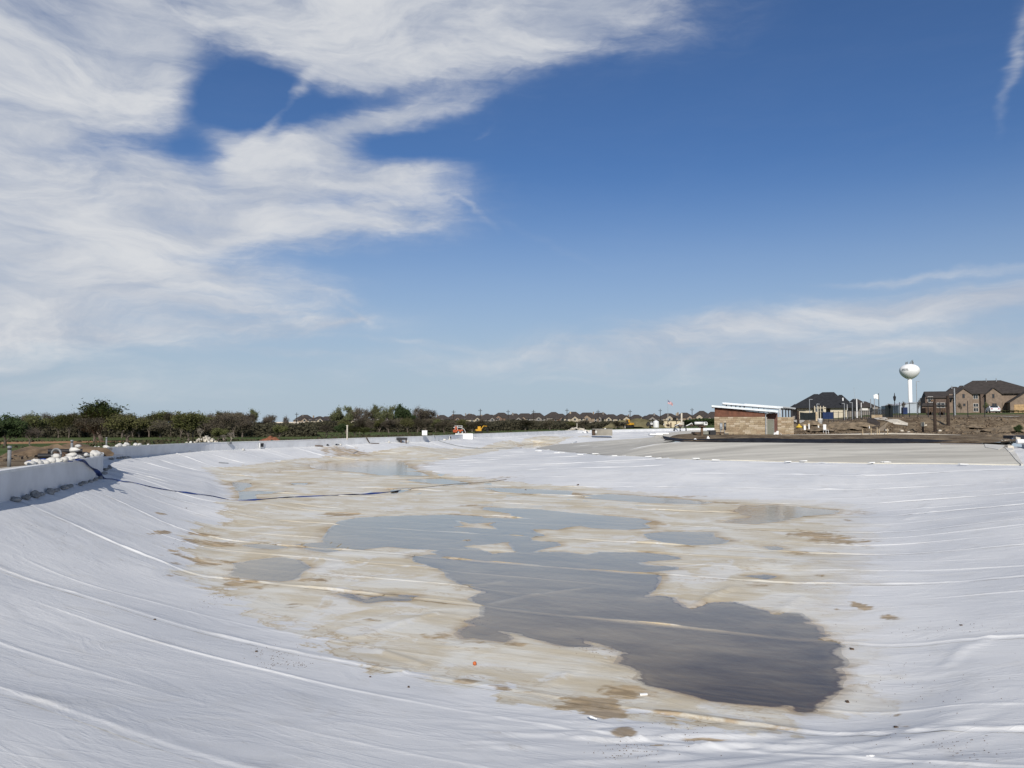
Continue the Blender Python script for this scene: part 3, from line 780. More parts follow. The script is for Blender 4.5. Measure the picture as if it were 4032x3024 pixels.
NPAN = 0
for k in range(len(SEAMS) - 1):
    v0, v1 = SEAMS[k], SEAMS[k + 1]
    # range of u inside the rim for this strip
    us = []
    n = len(RIM)
    for i in range(n):
        for tt in np.linspace(0, 1, 40 if np.linalg.norm(RIM[(i + 1) % n] - RIM[i]) > 4 else 4):
            p = RIM[i] * (1 - tt) + RIM[(i + 1) % n] * tt
            vv_ = p @ EV
            if v0 - 1 <= vv_ <= v1 + 1: us.append(p @ EU)
    if not us: continue
    ulo, uhi = min(us) - 1, max(us) + 1
    # only what could be seen: the strips under and behind the camera stay coarse
    vc = max(v0, 4)
    du = 0.055 + 0.0042 * vc
    dv = 0.05 + 0.0028 * vc
    wide = min(max(vc / 42, 1), 3.2)
    uu = np.arange(ulo, uhi, du)
    edge = np.array([-.16, -.11, -.06, -.02, .02, .05, .08, .12, .17, .24, .34, .48]) * (0.6 + .4 * wide)
    inn = np.arange(v0 + edge[-1] + dv * .7, v1 - .45, dv)
    for mv in MINOR:
        if v0 < mv < v1: inn = np.concatenate([inn, mv + np.array([-.08, -.04, 0, .04, .09, .16]) * wide])
    vrow = np.unique(np.round(np.concatenate([v0 + edge, inn, v1 + np.array([-.35, -.2, -.08, .02, .10])]), 3))
    Ug, Vg = np.meshgrid(uu, vrow)
    u, v = Ug.ravel(), Vg.ravel()
    x = u * EU[0] + v * EV[0]; y = u * EU[1] + v * EV[1]
    nr, nc = Ug.shape
    P = np.stack([x, y], 1)
    keep = sdist(P[::1], RIM) > -0.9
    a = (np.arange(nr - 1)[:, None] * nc + np.arange(nc - 1)[None]).ravel()
    Fq = np.stack([a, a + 1, a + nc + 1, a + nc], 1)
    Fq = Fq[keep[Fq].all(1)]
    if len(Fq) == 0: continue
    used = np.unique(Fq)
    x, y, u, v = x[used], y[used], u[used], v[used]
    remap = np.full(nr * nc, -1); remap[used] = np.arange(len(used))
    Fq = remap[Fq]
    z, dn = inner(x, y)
    P = P[used]
    add = seam_add(x, y, v, u, v0, v1)
    for f in fold_w:
        lo = f.min(0) - 2; hi = f.max(0) + 2
        m = (x > lo[0]) & (x < hi[0]) & (y > lo[1]) & (y < hi[1])
        if m.any():
            dd = ldist(P[m], f)
            wd = np.clip(np.hypot(x[m], y[m]) / 42, 1, 3)
            add[m] += 0.035 * wd ** .5 * np.exp(-(dd / (0.11 * wd)) ** 2)
    z = z + add
    # attributes
    sdw = sdist(P, stain_w)
    dn0 = pool_sdf(P)[0] / np.clip(y / 26, .8, 3.5)
    st = sstep(-.9, .9, sdist(P, stain_w) + fbm(x / 2.2, y / 2.2, 81, 4, .6) * 1.6)
    bm = 0 * np.exp(-(np.clip(-dn, 0, 9) / (0.24 * np.clip(y / 30, .8, 3))) ** 2) * (dn < 0.05) * (0.34 + .55 * np.clip(fbm(x / 3, y / 3, 83, 3) + .2, 0, 1))
    nz = .6 * fbm(x / .8, y / .8, 87, 4, .6) + .6 * fbm(x / .22, y / .16, 88, 3, .6)
    for (cx, cy, ra, rb, s_) in br_w:
        m = (np.abs(x - cx) < 3.0 * ra) & (np.abs(y - cy) < 3.0 * rb)
        if m.any():
            q = ((x[m] - cx) / ra) ** 2 + ((y[m] - cy) / rb) ** 2
            bm[m] = np.maximum(bm[m], s_ * sstep(1.8, .1, q + nz[m] * 2.4))
    # silt caught on the uphill side of the ridges
    dsv = np.minimum.reduce([np.abs(v - sv + .18) for sv in (v0, v1)])
    bm = np.maximum(bm, .8 * st * np.exp(-(dsv / .12) ** 2) * np.clip(fbm(u / 3.0, v * 0 + k, 91, 3) - .12, 0, 1) * 1.6 * np.clip(1 - add * 45, 0, 1))
    mudv = sstep(-.01, .05, dn) * np.clip(1.0 - add * 14, 0, 1)
    deep = sstep(34, 14, y + .35 * (8 - x)) * sstep(-.1, .5, dn) * (.65 + .35 * (sstep(0, 7, x))) * (.75 + .5 * fbm(x / 1.2, y / .7, 93, 3))
    deep = np.clip(deep * .75 + 1.1 * sstep(20, 13.5, y + 0.12 * (4 - x)) * sstep(-2.5, 5, x) * (.7 + .6 * fbm(x / 2.0, y / 1.0, 95, 3)), 0, 1.1)
    wet = np.exp(-(np.clip(-dn, 0, 9) / (0.16 * np.clip(y / 30, .8, 3))) ** 2) * (dn <= 0) * .8
    me = np_mesh('liner_panel', np.stack([x, y, z], 1), Fq, [liner_mat], {'sd': np.clip(sdw, -6, 6), 'pd': np.clip(dn0, -4, 4), 'flat': np.clip(1.0 - add * 16, 0, 1), 'brown': np.clip(bm, 0, 1.3), 'deep': np.clip(deep, 0, 1.05)})
    new_obj('liner_panel', me, liner)
    NPAN += len(Fq)
print('liner quads', NPAN)

# ------------------------------------------------------------------ water
wm = bpy.data.materials.new("shallow_water")
wm.use_nodes = True
t = NT(wm.node_tree)
t.n.remove(t.n['Principled BSDF'])
oc = t.node('ShaderNodeTexCoord').outputs['Object']
bmp = t.node('ShaderNodeBump', {'Height': t.noise(t.mapping(oc, scale=(1, .6, 1)), 3.2, 4, .55, .3), 'Strength': 0.5, 'Distance': 0.022})
ge = t.node('ShaderNodeNewGeometry')
cs = t.m('ABSOLUTE', t.node('ShaderNodeVectorMath', {0: ge.outputs['Normal'], 1: ge.outputs['Incoming']}, operation='DOT_PRODUCT').outputs['Value'])
fr = t.node('ShaderNodeMath', {0: t.m('MULTIPLY', t.m('POWER', t.m('SUBTRACT', 1.0, cs), 5.0), 0.98), 1: 0.02}, operation='ADD')
tr = t.node('ShaderNodeBsdfTransparent', {'Color': (0.96, 0.92, 0.82, 1)})
gl = t.node('ShaderNodeBsdfGlossy', {'Color': (1, 1, 1, 1), 'Roughness': 0.07, 'Normal': bmp.outputs[0]})
mx = t.node('ShaderNodeMixShader', {0: fr.outputs[0], 1: tr.outputs[0], 2: gl.outputs[0]})
t.l.new(mx.outputs[0], t.n['Material Output'].inputs[0])
for k, (Q, L) in enumerate(pud_w):
    lo = Q.min(0) - 1.2; hi = Q.max(0) + 1.2
    st_ = 0.5 if lo[1] < 45 else 1.0
    xs = np.arange(lo[0], hi[0] + st_, st_); ys = np.arange(lo[1], hi[1] + st_, st_)
    X, Y = np.meshgrid(xs, ys)
    P = np.stack([X.ravel(), Y.ravel()], 1)
    keep = sdist(P, Q) > -1.0
    nr, nc = X.shape
    own = pool_sdf(P)[2] == k
    a = (np.arange(nr - 1)[:, None] * nc + np.arange(nc - 1)[None]).ravel()
    Fq = np.stack([a, a + 1, a + nc + 1, a + nc], 1)
    Fq = Fq[keep[Fq].any(1) & own[Fq[:, 0]]]
    V = np.stack([P[:, 0], P[:, 1], np.full(len(P), L)], 1)
    V, Fq, _ = compact(V, Fq, {})
    o = new_obj('puddle_water', np_mesh('puddle_water', V, Fq, [wm]))
    tag(o, kind='structure')


# ------------------------------------------------------------------ meshes cut to an outline
def cdt_region(outer, pts, holes=(), cons=()):
    vs_, es = [], []
    for poly in [outer, *holes]:
        k = len(vs_)
        vs_ += [Vector((p[0], p[1])) for p in poly]
        es += [(k + i, k + (i + 1) % len(poly)) for i in range(len(poly))]
    vs_ += [Vector((float(p[0]), float(p[1]))) for p in pts]
    ov, _, of, _, _, _ = delaunay_2d_cdt(vs_, es, [], 0, 1e-4)
    V = np.array([(v.x, v.y) for v in ov]); Ft = np.array([f for f in of if len(f) == 3])
    cen = V[Ft].mean(1)
    ok = sdist(cen, outer) > 0
    for h in holes: ok &= sdist(cen, h) < 0
    return V, Ft[ok]


def patch_mesh(name, poly, zf, mat, step=2.0, kind='structure', label=None, skirt=0.2, attrs=None, parent=None):
    """a slab of some thickness laid over the surface zf, cut to the outline poly"""
    Q = np.array([(p[0], p[1]) for p in poly])
    lo, hi = Q.min(0), Q.max(0)
    xs = np.arange(lo[0] + step / 2, hi[0], step); ys = np.arange(lo[1] + step / 2, hi[1], step)
    pts = np.array([(x, y) for x in xs for y in ys]) if len(xs) and len(ys) else np.zeros((0, 2))
    if len(pts):
        pts = pts + (np.random.RandomState(3).rand(*pts.shape) - .5) * step * .3
        pts = pts[sdist(pts, Q) > step * .3]
    # subdivide the outline
    D = []
    for i in range(len(Q)):
        a, b = Q[i], Q[(i + 1) % len(Q)]
        m = max(1, int(np.linalg.norm(b - a) / step))
        D += [a + (b - a) * j / m for j in range(m)]
    D = np.array(D)
    V, Ft = cdt_region(D, pts)
    z = zf(V[:, 0], V[:, 1])
    vs_ = [(a, b, c) for (a, b), c in zip(V, z)]
    fs = [tuple(int(i) for i in f) for f in Ft]
    zb = zf(D[:, 0], D[:, 1])
    k = len(vs_); n = len(D)
    vs_ += [(p[0], p[1], q) for p, q in zip(D, zb)] + [(p[0], p[1], q - skirt) for p, q in zip(D, zb)]
    fs += [(k + i, k + (i + 1) % n, k + n + (i + 1) % n, k + n + i) for i in range(n)]
    me = bpy.data.meshes.new(name)
    me.from_pydata(vs_, [], fs)
    me.materials.append(mat)
    me.update()
    o = new_obj(name, me, parent)
    if kind: tag(o, label, kind=kind)
    return o


beach_mat = bpy.data.materials.new("beach_concrete")
beach_mat.use_nodes = True
t = NT(beach_mat.node_tree); bs = t.n['Principled BSDF']
oc = t.node('ShaderNodeTexCoord').outputs['Object']
n1_ = t.noise(t.mapping(oc, rot=(0, 0, R(14)), scale=(.25, 1, 1)), .16, 7, .62, 1.4)
n2_ = t.noise(t.mapping(oc, rot=(0, 0, R(8)), scale=(.2, 1, 1)), .6, 6, .6, .8)
c_ = t.mix(t.ss(n1_, .34, .66), (0.41, 0.385, 0.325, 1), (0.61, 0.58, 0.495, 1))
c_ = t.mix(t.ss(n2_, .56, .72, 0, .7), c_, (0.25, 0.24, 0.225, 1))
sx = t.node('ShaderNodeSeparateXYZ', {0: oc})
c_ = t.mix(t.ss(t.m('ADD', sx.outputs[0], t.m('MULTIPLY', n1_, 16)), 30, 14, 0, .55), c_, (0.30, 0.295, 0.28, 1))
t.l.new(c_, bs.inputs['Base Color']); bs.inputs['Roughness'].default_value = .9
bmp = t.node('ShaderNodeBump', {'Height': n2_, 'Strength': .4, 'Distance': .03}); t.l.new(bmp.outputs[0], bs.inputs['Normal'])

zin = lambda off: (lambda x, y: base_inner(x, y) + off)
SR = lambda x, y: (3750 + x / 7.844, 1650 + y / 7.844)
right_edge = [U(*SR(2100, 1440), 3.12), U(*SR(1850, 1200), 2.8), U(*SR(1500, 890), 2.35), U(*SR(1600, 745), 2.05)]
beach = [(p[0], p[1]) for p in slab_near[:-1]] + [(p[0], p[1]) for p in right_edge] + [(p[0], p[1] + .2) for p in reversed(ledge)] + [(22.5, 108), (27, 118), (38, 130), (48, 150), (58, 180), (70, 235), (77, 296)] + [(slab_far[-1][0] + 8, slab_far[-1][1] + 12)] + [(p[0], p[1]) for p in reversed(slab_far)]
patch_mesh('beach_slab', beach, zin(0.09), beach_mat, step=2.2, label='grey brown sprayed concrete beach sloping down to the white liner')
pale_conc = material('pale_concrete', (0.60, 0.58, 0.52), .85, .06, .6, .01)
dark_conc = material('wet_concrete', (0.30, 0.27, 0.24), .85, .08, .4, .01)
S1 = [U(*SR(x, y), 2.1) for x, y in [(925, 748), (1640, 748), (1590, 870), (1420, 893), (1020, 870)]]
patch_mesh('walkway_slab', S1, zin(0.14), pale_conc, step=1.5, label='pale concrete apron at the top right corner of the beach')
patch_mesh('walkway_slab', [U(*SR(1490, 895), 2.3), U(*SR(1800, 872), 2.25), U(*SR(1895, 1072), 2.6), U(*SR(1740, 1085), 2.6)], zin(0.14), pale_conc, step=1.0, label='pale concrete strip running up beside the right wall')
patch_mesh('walkway_slab', [U(*SR(1755, 1105), 2.65), U(*SR(1930, 1105), 2.65), U(*SR(2190, 1432), 3.1), U(*SR(2120, 1440), 3.1)], zin(0.14), pale_conc, step=1.0, label='pale concrete strip at the foot of the right wall')
patch_mesh('walkway_slab', [U(3700, 1743, 2.0), U(3862, 1744, 2.0), U(3872, 1757, 2.1), U(3705, 1756, 2.1)], zin(0.13), dark_conc, step=1.5, label='darker damp concrete patch near the beach corner')

# ------------------------------------------------------------------ ground outside
TS = np.array([-.75, -.3, -.1, .05, .2, .27, .36, .5, .75])
TY = np.array([0, 30, 60, 92, 101, 112, 127, 160, 220, 320, 420, 480, 600, 900, 2500.])
TZ = np.array([
    [0, 0, -1.0, -1.2, -1.3, -1.35, -1.5, -1.5, -1.5, -1.2, -.4, 2.0, 3.5, 5, 6],
    [0, 0, -.35, -.45, -.5, -.6, -.9, -1.2, -1.3, -1, -.4, 2.6, 3.4, 5, 6],
    [0, 0, -.35, -.40, -.40, -.42, -.45, -.5, -.9, -.9, -.3, 2.4, 3.2, 5, 6],
    [0, 0, 0, 0, 0, 0, 0, 0, 0, -.1, .2, 2.4, 3.2, 5, 6],
    [0, 0, 0, .2, .4, .45, .5, .55, .6, .68, 1., 2.4, 3.2, 5, 6],
    [0, 0, 0, .25, .45, .5, .6, .7, 1.0, 1.4, 2., 2.6, 3.4, 5, 7],
    [0, 0, 0, .25, .45, .6, 2.1, 2.7, 3.4, 4, 4.5, 5, 6, 9, 10],
    [0, 0, -.1, .25, .45, .75, 2.95, 3.7, 5.0, 6, 7, 7.5, 8.5, 13, 14],
    [0, 0, -.1, .2, .45, .75, 2.95, 3.9, 5.2, 6, 7, 7.5, 8.5, 13, 14]])
LQ = np.array(ledge)[:, :2]


def ground0(x, y):
    x = np.asarray(x, float); y = np.asarray(y, float)
    s = np.clip(x / np.maximum(y, 5), TS[0], TS[-1] - 1e-6)
    yy = np.clip(y, 0, TY[-1] - 1e-3)
    i = np.clip(np.searchsorted(TS, s, side='right') - 1, 0, len(TS) - 2); fs = (s - TS[i]) / (TS[i + 1] - TS[i]); fs = fs * fs * (3 - 2 * fs)
    j = np.clip(np.searchsorted(TY, yy, side='right') - 1, 0, len(TY) - 2); fy = (yy - TY[j]) / (TY[j + 1] - TY[j]); fy = fy * fy * (3 - 2 * fy)
    z = (TZ[i, j] * (1 - fs) + TZ[i + 1, j] * fs) * (1 - fy) + (TZ[i, j + 1] * (1 - fs) + TZ[i + 1, j + 1] * fs) * fy
    return z


WTOP = np.array(wall_path)


def ground(x, y, lumps=True):
    x = np.atleast_1d(np.asarray(x, float)); y = np.atleast_1d(np.asarray(y, float))
    z = ground0(x, y)
    P = np.stack([x, y], 1)
    d = -sdist(P, RIM)
    if lumps:
        right = sstep(90, 95, y) * sstep(155, 125, y) * sstep(.28, .34, x / np.maximum(y, 1))
        left = sstep(-15, -19, x) * sstep(68, 50, y)
        amp = .04 + .60 * right * sstep(106, 112, y) * sstep(126, 119, y) + .20 * left * sstep(2, 6, d)
        amp = amp * np.where(y > 300, 3, 1)
        z = z + (np.abs(fbm(x / 4.5, y / 3.5, 5, 4, .6)) * 1.6 - .35) * amp * sstep(1.5, 4, d)
    # meets the rim: nearest wall-top height
    near = d < 8
    if near.any():
        Q = P[near]
        dd = ((Q[:, None, :] - WTOP[None, :, :2]) ** 2).sum(2)
        zi = WTOP[dd.argmin(1), 2]; dm = np.sqrt(dd.min(1))
        w_ = 1 - sstep(1.5, 8, dm)
        z[near] = z[near] * (1 - w_) + (zi - .04) * w_
        dl = ldist(Q, LQ)
        # the ledge in front of the pump house rises from the beach
        m = (dl < 6)
        zz_ = z[near]
        up = (EYE - 1.80) + (np.clip(dl / 3.0, 0, 1) ** .8) * .45
        wl = 1 - sstep(3, 6, dl)
        zz_ = np.where(m, zz_ * (1 - wl) + (up + fbm(Q[:, 0] / 1.5, Q[:, 1] / .8, 13, 3) * .05 * sstep(0, .6, dl)) * wl, zz_)
        z[near] = zz_
    return z


def gz(x, y):
    return float(ground(x, y)[0])


rs = np.random.RandomState(5)
gp = []
r_ = 14.0
while r_ < 3500:
    for a in np.arange(-44, 44, max(.45, 30 / r_)):
        gp.append((r_ * math.sin(R(a)), r_ * math.cos(R(a))))
    r_ *= 1.055
for rr in (20, 60, 200, 800, 3000):
    for a in list(range(48, 316, 12)):
        gp.append((rr * math.sin(R(a)), rr * math.cos(R(a))))
X, Y = np.meshgrid(np.arange(22, 105, .75), np.arange(84, 136, .7)); fineP = np.stack([X.ravel(), Y.ravel()], 1)
X, Y = np.meshgrid(np.arange(-62, -17, .8), np.arange(20, 74, .8)); fineL = np.stack([X.ravel(), Y.ravel()], 1)
gp = np.concatenate([np.array(gp), fineP, fineL])
gp = gp + (rs.rand(*gp.shape) - .5) * .25
gp = gp[sdist(gp, RIM) < -0.35]
outer = [(-4000, -3000), (4000, -3000), (4000, 4000), (-4000, 4000)]
GV, GF = cdt_region(np.array(outer, float), gp, holes=[RIM])
gzv = ground(GV[:, 0], GV[:, 1])
gm = bpy.data.materials.new("terrain")
gm.use_nodes = True
t = NT(gm.node_tree); bs = t.n['Principled BSDF']
oc = t.node('ShaderNodeTexCoord').outputs['Object']
gr = t.node('ShaderNodeAttribute', attribute_name='green').outputs['Fac']
sn = t.node('ShaderNodeAttribute', attribute_name='sand').outputs['Fac']
na = t.noise(oc, .07, 7, .65, .5); nb = t.noise(oc, .6, 7, .65, .4); nc_ = t.noise(oc, 3.0, 5, .65)
soil = t.mix(t.ss(nb, .32, .68), (0.085, 0.060, 0.038, 1), (0.225, 0.175, 0.115, 1))
soil = t.mix(t.ss(t.noise(oc, .25, 6, .6, 1.0), .55, .68, 0, .7), soil, (0.30, 0.25, 0.18, 1))
soil = t.mix(t.ss(nc_, .62, .75, 0, .6), soil, (0.38, 0.33, 0.26, 1))
grass = t.mix(t.ss(na, .35, .65), (0.055, 0.085, 0.022, 1), (0.095, 0.115, 0.040, 1))
grass = t.mix(t.ss(nb, .55, .72, 0, .55), grass, (0.135, 0.115, 0.065, 1))
gf = t.ss(t.m('ADD', gr, t.m('MULTIPLY', t.m('SUBTRACT', nb, .5), 1.1)), .35, .65)
gc = t.mix(gf, soil, grass)
gc = t.mix(t.ss(t.m('ADD', sn, t.m('MULTIPLY', t.m('SUBTRACT', nb, .5), .8)), .4, .7), gc, (0.36, 0.20, 0.11, 1))
dk = t.node('ShaderNodeAttribute', attribute_name='brush').outputs['Fac']
gc = t.mix(t.ss(t.m('ADD', dk, t.m('MULTIPLY', t.m('SUBTRACT', nb, .5), .8)), .3, .7, 0, .9), gc, (0.050, 0.038, 0.027, 1))
t.l.new(gc, bs.inputs['Base Color']); bs.inputs['Roughness'].default_value = .95; bs.inputs['Specular IOR Level'].default_value = .1
bmp = t.node('ShaderNodeBump', {'Height': t.m('ADD', nb, t.m('MULTIPLY', nc_, .4)), 'Strength': .9, 'Distance': .25}); t.l.new(bmp.outputs[0], bs.inputs['Normal'])
gxv, gyv = GV[:, 0], GV[:, 1]
green = np.clip(sstep(55, 75, gyv), 0, 1) * sstep(.20, .10, gxv / np.maximum(gyv, 1)) * .95
green = np.maximum(green, sstep(200, 215, gyv) * .8)
green = np.maximum(green, .62 * sstep(150, 190, gyv) * sstep(.3, .4, gxv / np.maximum(gyv, 1)))
sand = np.exp(-(((gxv + 82) / 22) ** 2 + ((gyv - 142) / 13) ** 2)) * 1.0
brush = sstep(400, 430, gyv) * sstep(500, 485, gyv) * sstep(.20, .12, gxv / np.maximum(gyv, 1))
me = np_mesh('ground', np.stack([gxv, gyv, gzv], 1), GF, [gm], {'green': green, 'sand': sand, 'brush': brush})
tag(new_obj('ground', me), 'bare dirt banks and grassy field round the basin', kind='structure')

# ------------------------------------------------------------------ lagoon walls
wall_mat = material('white_wall_cloth', (0.66, 0.67, 0.68), .8, .05, .5, .03, bscale=1.3)
cope_mat = material('white_coping', (0.72, 0.72, 0.70), .7, .05, 1.5, .004)


def wall_strip(path, h, thick, mat, cap_mat, label, cap=.06, capw=None, hfun=None):
    P = np.array(path, float)
    n = len(P)
    T = np.gradient(P[:, :2], axis=0); T /= np.linalg.norm(T, axis=1)[:, None]
    Nn = np.stack([-T[:, 1], T[:, 0]], 1)
    c = P[:, :2] + Nn * .3
    if (sdist(c, RIM) > 0).mean() < .5: Nn = -Nn      # points into the lagoon
    def strip(prof, nm, m, parent):
        vs_, fs = [], []
        for i in range(n):
            for (o, z) in prof:
                q = P[i, :2] + Nn[i] * o
                vs_.append((q[0], q[1], P[i, 2] + z))
        k = len(prof)
        for i in range(n - 1):
            for j in range(k):
                fs.append((i * k + j, i * k + (j + 1) % k, (i + 1) * k + (j + 1) % k, (i + 1) * k + j))
        fs += [tuple(range(k)), tuple(range(n * k - 1, n * k - k - 1, -1))]
        me = bpy.data.meshes.new(nm); me.from_pydata(vs_, [], fs); me.materials.append(m); me.update()
        return new_obj(nm, me, parent)
    root = strip([(0, -h), (0, -.004), (-thick, -.004), (-thick, -h)], 'lagoon_wall', mat, None)
    tag(root, label, 'wall')
    cw = capw or thick
    strip([(.03, -.07), (.03, cap * .5), (-cw, cap * .5), (-cw, -.07)], 'coping', cap_mat, root)
    return root


i0 = min(range(len(wall_path)), key=lambda i: (wall_path[i][0] - U(374, 1771.5, 1.8)[0]) ** 2 + (wall_path[i][1] - U(374, 1771.5, 1.8)[1]) ** 2)
wall_strip(wall_path[:i0 + 1], 1.35, .30, wall_mat, cope_mat, 'low curved white wall at left ending in a rounded nose', capw=.34)
wall_strip(wall_path[i0:], 1.35, .30, wall_mat, cope_mat, 'long white wall along the far left side of the basin', capw=.34)
rwall = [(p[0], p[1], p[2]) for p in RIGHT_WALL]
gwall = material('shaded_grey_membrane', (0.40, 0.42, 0.45), .6, .12, .5, .05, bscale=.8)  # shade of the side turned from the sun is put into this grey blue
wall_strip(catmull(rwall, 1.5), 3.3, .25, gwall, cope_mat, 'shaded grey membrane covered wall at the far right edge')

# concrete rim behind the near wall
rim_c = material('rim_concrete', (0.46, 0.43, 0.38), .9, .12, .8, .02)
near_path = wall_path[:i0 + 8]
P = np.array(near_path)
nose = i0
Tn = np.gradient(P[:, :2], axis=0); Tn /= np.linalg.norm(Tn, axis=1)[:, None]
SL = lambda x, y: (x / 4.424, 1650 + y / 4.424)
out = [U(*SL(0, 850), 1.63), U(*SL(450, 805), 1.63), U(*SL(760, 750), 1.64), U(*SL(1050, 690), 1.66), U(*SL(1240, 590), 1.72), U(*SL(1290, 545), 1.75), U(*SL(1450, 515), 1.80), U(*SL(1700, 498), 1.86), U(*SL(1900, 492), 1.88), U(*SL(1960, 489), 1.9)]
seg = [p for p in near_path if p[1] > 24 and p[1] < 64]
o2 = []
for p in seg:
    q = Vector((p[0], p[1]))
    o2.append((q.x, q.y))
# shift seam to the outer side of the wall by its thickness
Nn = np.stack([-Tn[:, 1], Tn[:, 0]], 1)
if (sdist(P[:, :2] + Nn * .3, RIM) > 0).mean() > .5: Nn = -Nn
o2 = [(p[0] + nn[0] * .36, p[1] + nn[1] * .36) for p, nn in zip(P, Nn) if 20 < p[1] < 66]
rim_poly2 = o2 + [(p[0], p[1]) for p in reversed(out)]
rim_poly2 = rim_poly2 + [(out[0][0] - 1.2, out[0][1] - 6)]


def rim_z(x, y):
    Q = np.stack([x, y], 1)
    dd = ((Q[:, None, :] - WTOP[None, :, :2]) ** 2).sum(2)
    w_ = 1 / (dd + .05) ** 1.5
    return (w_ * WTOP[None, :, 2]).sum(1) / w_.sum(1) + .015


patch_mesh('rim_slab', rim_poly2, rim_z, rim_c, step=.8, skirt=.25, label='beige concrete rim behind the curved wall')
# ================================================================== TREES
def leaf_mat(name, c1, c2, tr=.25):
    m = bpy.data.materials.new(name); m.use_nodes = True
    t = NT(m.node_tree); bs = t.n['Principled BSDF']
    oi = t.node('ShaderNodeObjectInfo').outputs['Random']
    geo = t.node('ShaderNodeNewGeometry').outputs['Random Per Island']
    c = t.mix(geo, (*c1, 1), (*c2, 1))
    hs = t.node('ShaderNodeHueSaturation', {'Color': c, 'Hue': t.m('ADD', t.m('MULTIPLY', oi, .03), .485), 'Value': t.m('ADD', t.m('MULTIPLY', oi, .5), .75)})
    t.l.new(hs.outputs[0], bs.inputs['Base Color'])
    bs.inputs['Roughness'].default_value = .8; bs.inputs['Specular IOR Level'].default_value = .15
    return m


L_OLIVE = leaf_mat('olive_leaves', (0.052, 0.058, 0.020), (0.105, 0.105, 0.040))
L_GREEN = leaf_mat('green_leaves', (0.045, 0.062, 0.020), (0.095, 0.125, 0.040))
L_PALE = leaf_mat('pale_green_leaves', (0.070, 0.080, 0.035), (0.130, 0.145, 0.065))
L_DARK = leaf_mat('dark_leaves', (0.018, 0.030, 0.012), (0.045, 0.062, 0.022))
L_BROWN = leaf_mat('brown_twigs', (0.052, 0.045, 0.031), (0.112, 0.096, 0.064))
BARK = material('bark', (0.13, 0.105, 0.085), .95, .2, 6, .02)
BARK_P = material('pale_bark', (0.32, 0.28, 0.23), .95, .2, 6, .02)


def tree_meshes(name, seed, H, W, leafm, nleaf, bare=.5, low=.15, size=.22, barkm=None, lobes=9, top=1.0, twigs=1):
    """trunk mesh and crown mesh of one kind of tree; H height, W crown width"""
    rnd = random.Random(seed)
    tb = MB(); tips = []

    def grow(p, d, L, r, lvl):
        pts = [p]; q = p.copy(); dd = d.copy()
        for i in range(4):
            dd = (dd + Vector((rnd.uniform(-.25, .25), rnd.uniform(-.25, .25), rnd.uniform(-.02, .16)))).normalized()
            q = q + dd * (L / 4); pts.append(q.copy())
        tb.tube(pts, [r * (1 - .13 * i) for i in range(5)], 6 if lvl < 2 else 4 if lvl < 3 else 3)
        if lvl >= 3:
            tips.append((q.copy(), dd.copy())); tips.append((pts[2].copy(), dd.copy())); return
        for k in range(rnd.choice((3, 4)) if lvl else rnd.choice((4, 5))):
            s = pts[rnd.choice((2, 3, 4))] if k else pts[4]
            a = rnd.uniform(0, 6.28)
            spread = .75 if lvl < 1 else .9
            nd = (dd * .7 + Vector((math.cos(a), math.sin(a), rnd.uniform(-.05, .55))) * spread).normalized()
            grow(s, nd, L * rnd.uniform(.62, .85), r * .52, lvl + 1)
    grow(Vector((0, 0, -.2)), Vector((rnd.uniform(-.15, .15), rnd.uniform(-.1, .1), 1)), H * .30, H * .030, 0)
    xs = max(max(abs(t_[0].x), abs(t_[0].y)) for t_ in tips); zs = max(t_[0].z for t_ in tips)
    sx, sz = W * .46 / xs, H * .93 / zs
    tb.v = [(v[0] * (sx if v[2] > 0 else 1), v[1] * (sx if v[2] > 0 else 1), v[2] * sz) for v in tb.v]
    cb = MB()
    T = [(Vector((p.x * sx, p.y * sx, p.z * sz)), d) for p, d in tips]
    rnd.shuffle(T)
    T = T[:max(12, int(len(T)))]
    per = max(3, nleaf // len(T))
    for (p, d) in T:
        if rnd.random() < bare * .35: continue
        rad = W * .10 * rnd.uniform(.6, 1.5)
        n = int(per * rnd.uniform(.4, 1.7))
        for _ in range(n):
            g = Vector((rnd.gauss(0, 1), rnd.gauss(0, 1), rnd.gauss(0, .75)))
            g = g * (rad * .62)
            c = p + g
            if c.z < H * low: c.z = H * low + rnd.random() * H * .1
            s_ = size * rnd.uniform(.5, 1.4)
            a = Vector((rnd.uniform(-1, 1), rnd.uniform(-1, 1), rnd.uniform(-1, 1))).normalized()
            b = a.orthogonal().normalized()
            e = a * s_; f = b * (s_ * .42)
            cb.add([c - e, c - f * .9 + a * (s_ * .1), c + e, c + f], [(0, 1, 2, 3)])
        for _ in range(int(4 * twigs)):
            g = Vector((rnd.gauss(0, 1), rnd.gauss(0, 1), rnd.gauss(.2, .8))).normalized() * rad * rnd.uniform(.8, 1.7)
            a = g.orthogonal().normalized() * (.014 * H / 6)
            tb.add([p + a, p - a, p + g], [(0, 1, 2)])
    tm = tb.mesh('trunk', barkm or BARK)
    cm = cb.mesh('crown', leafm)
    return tm, cm


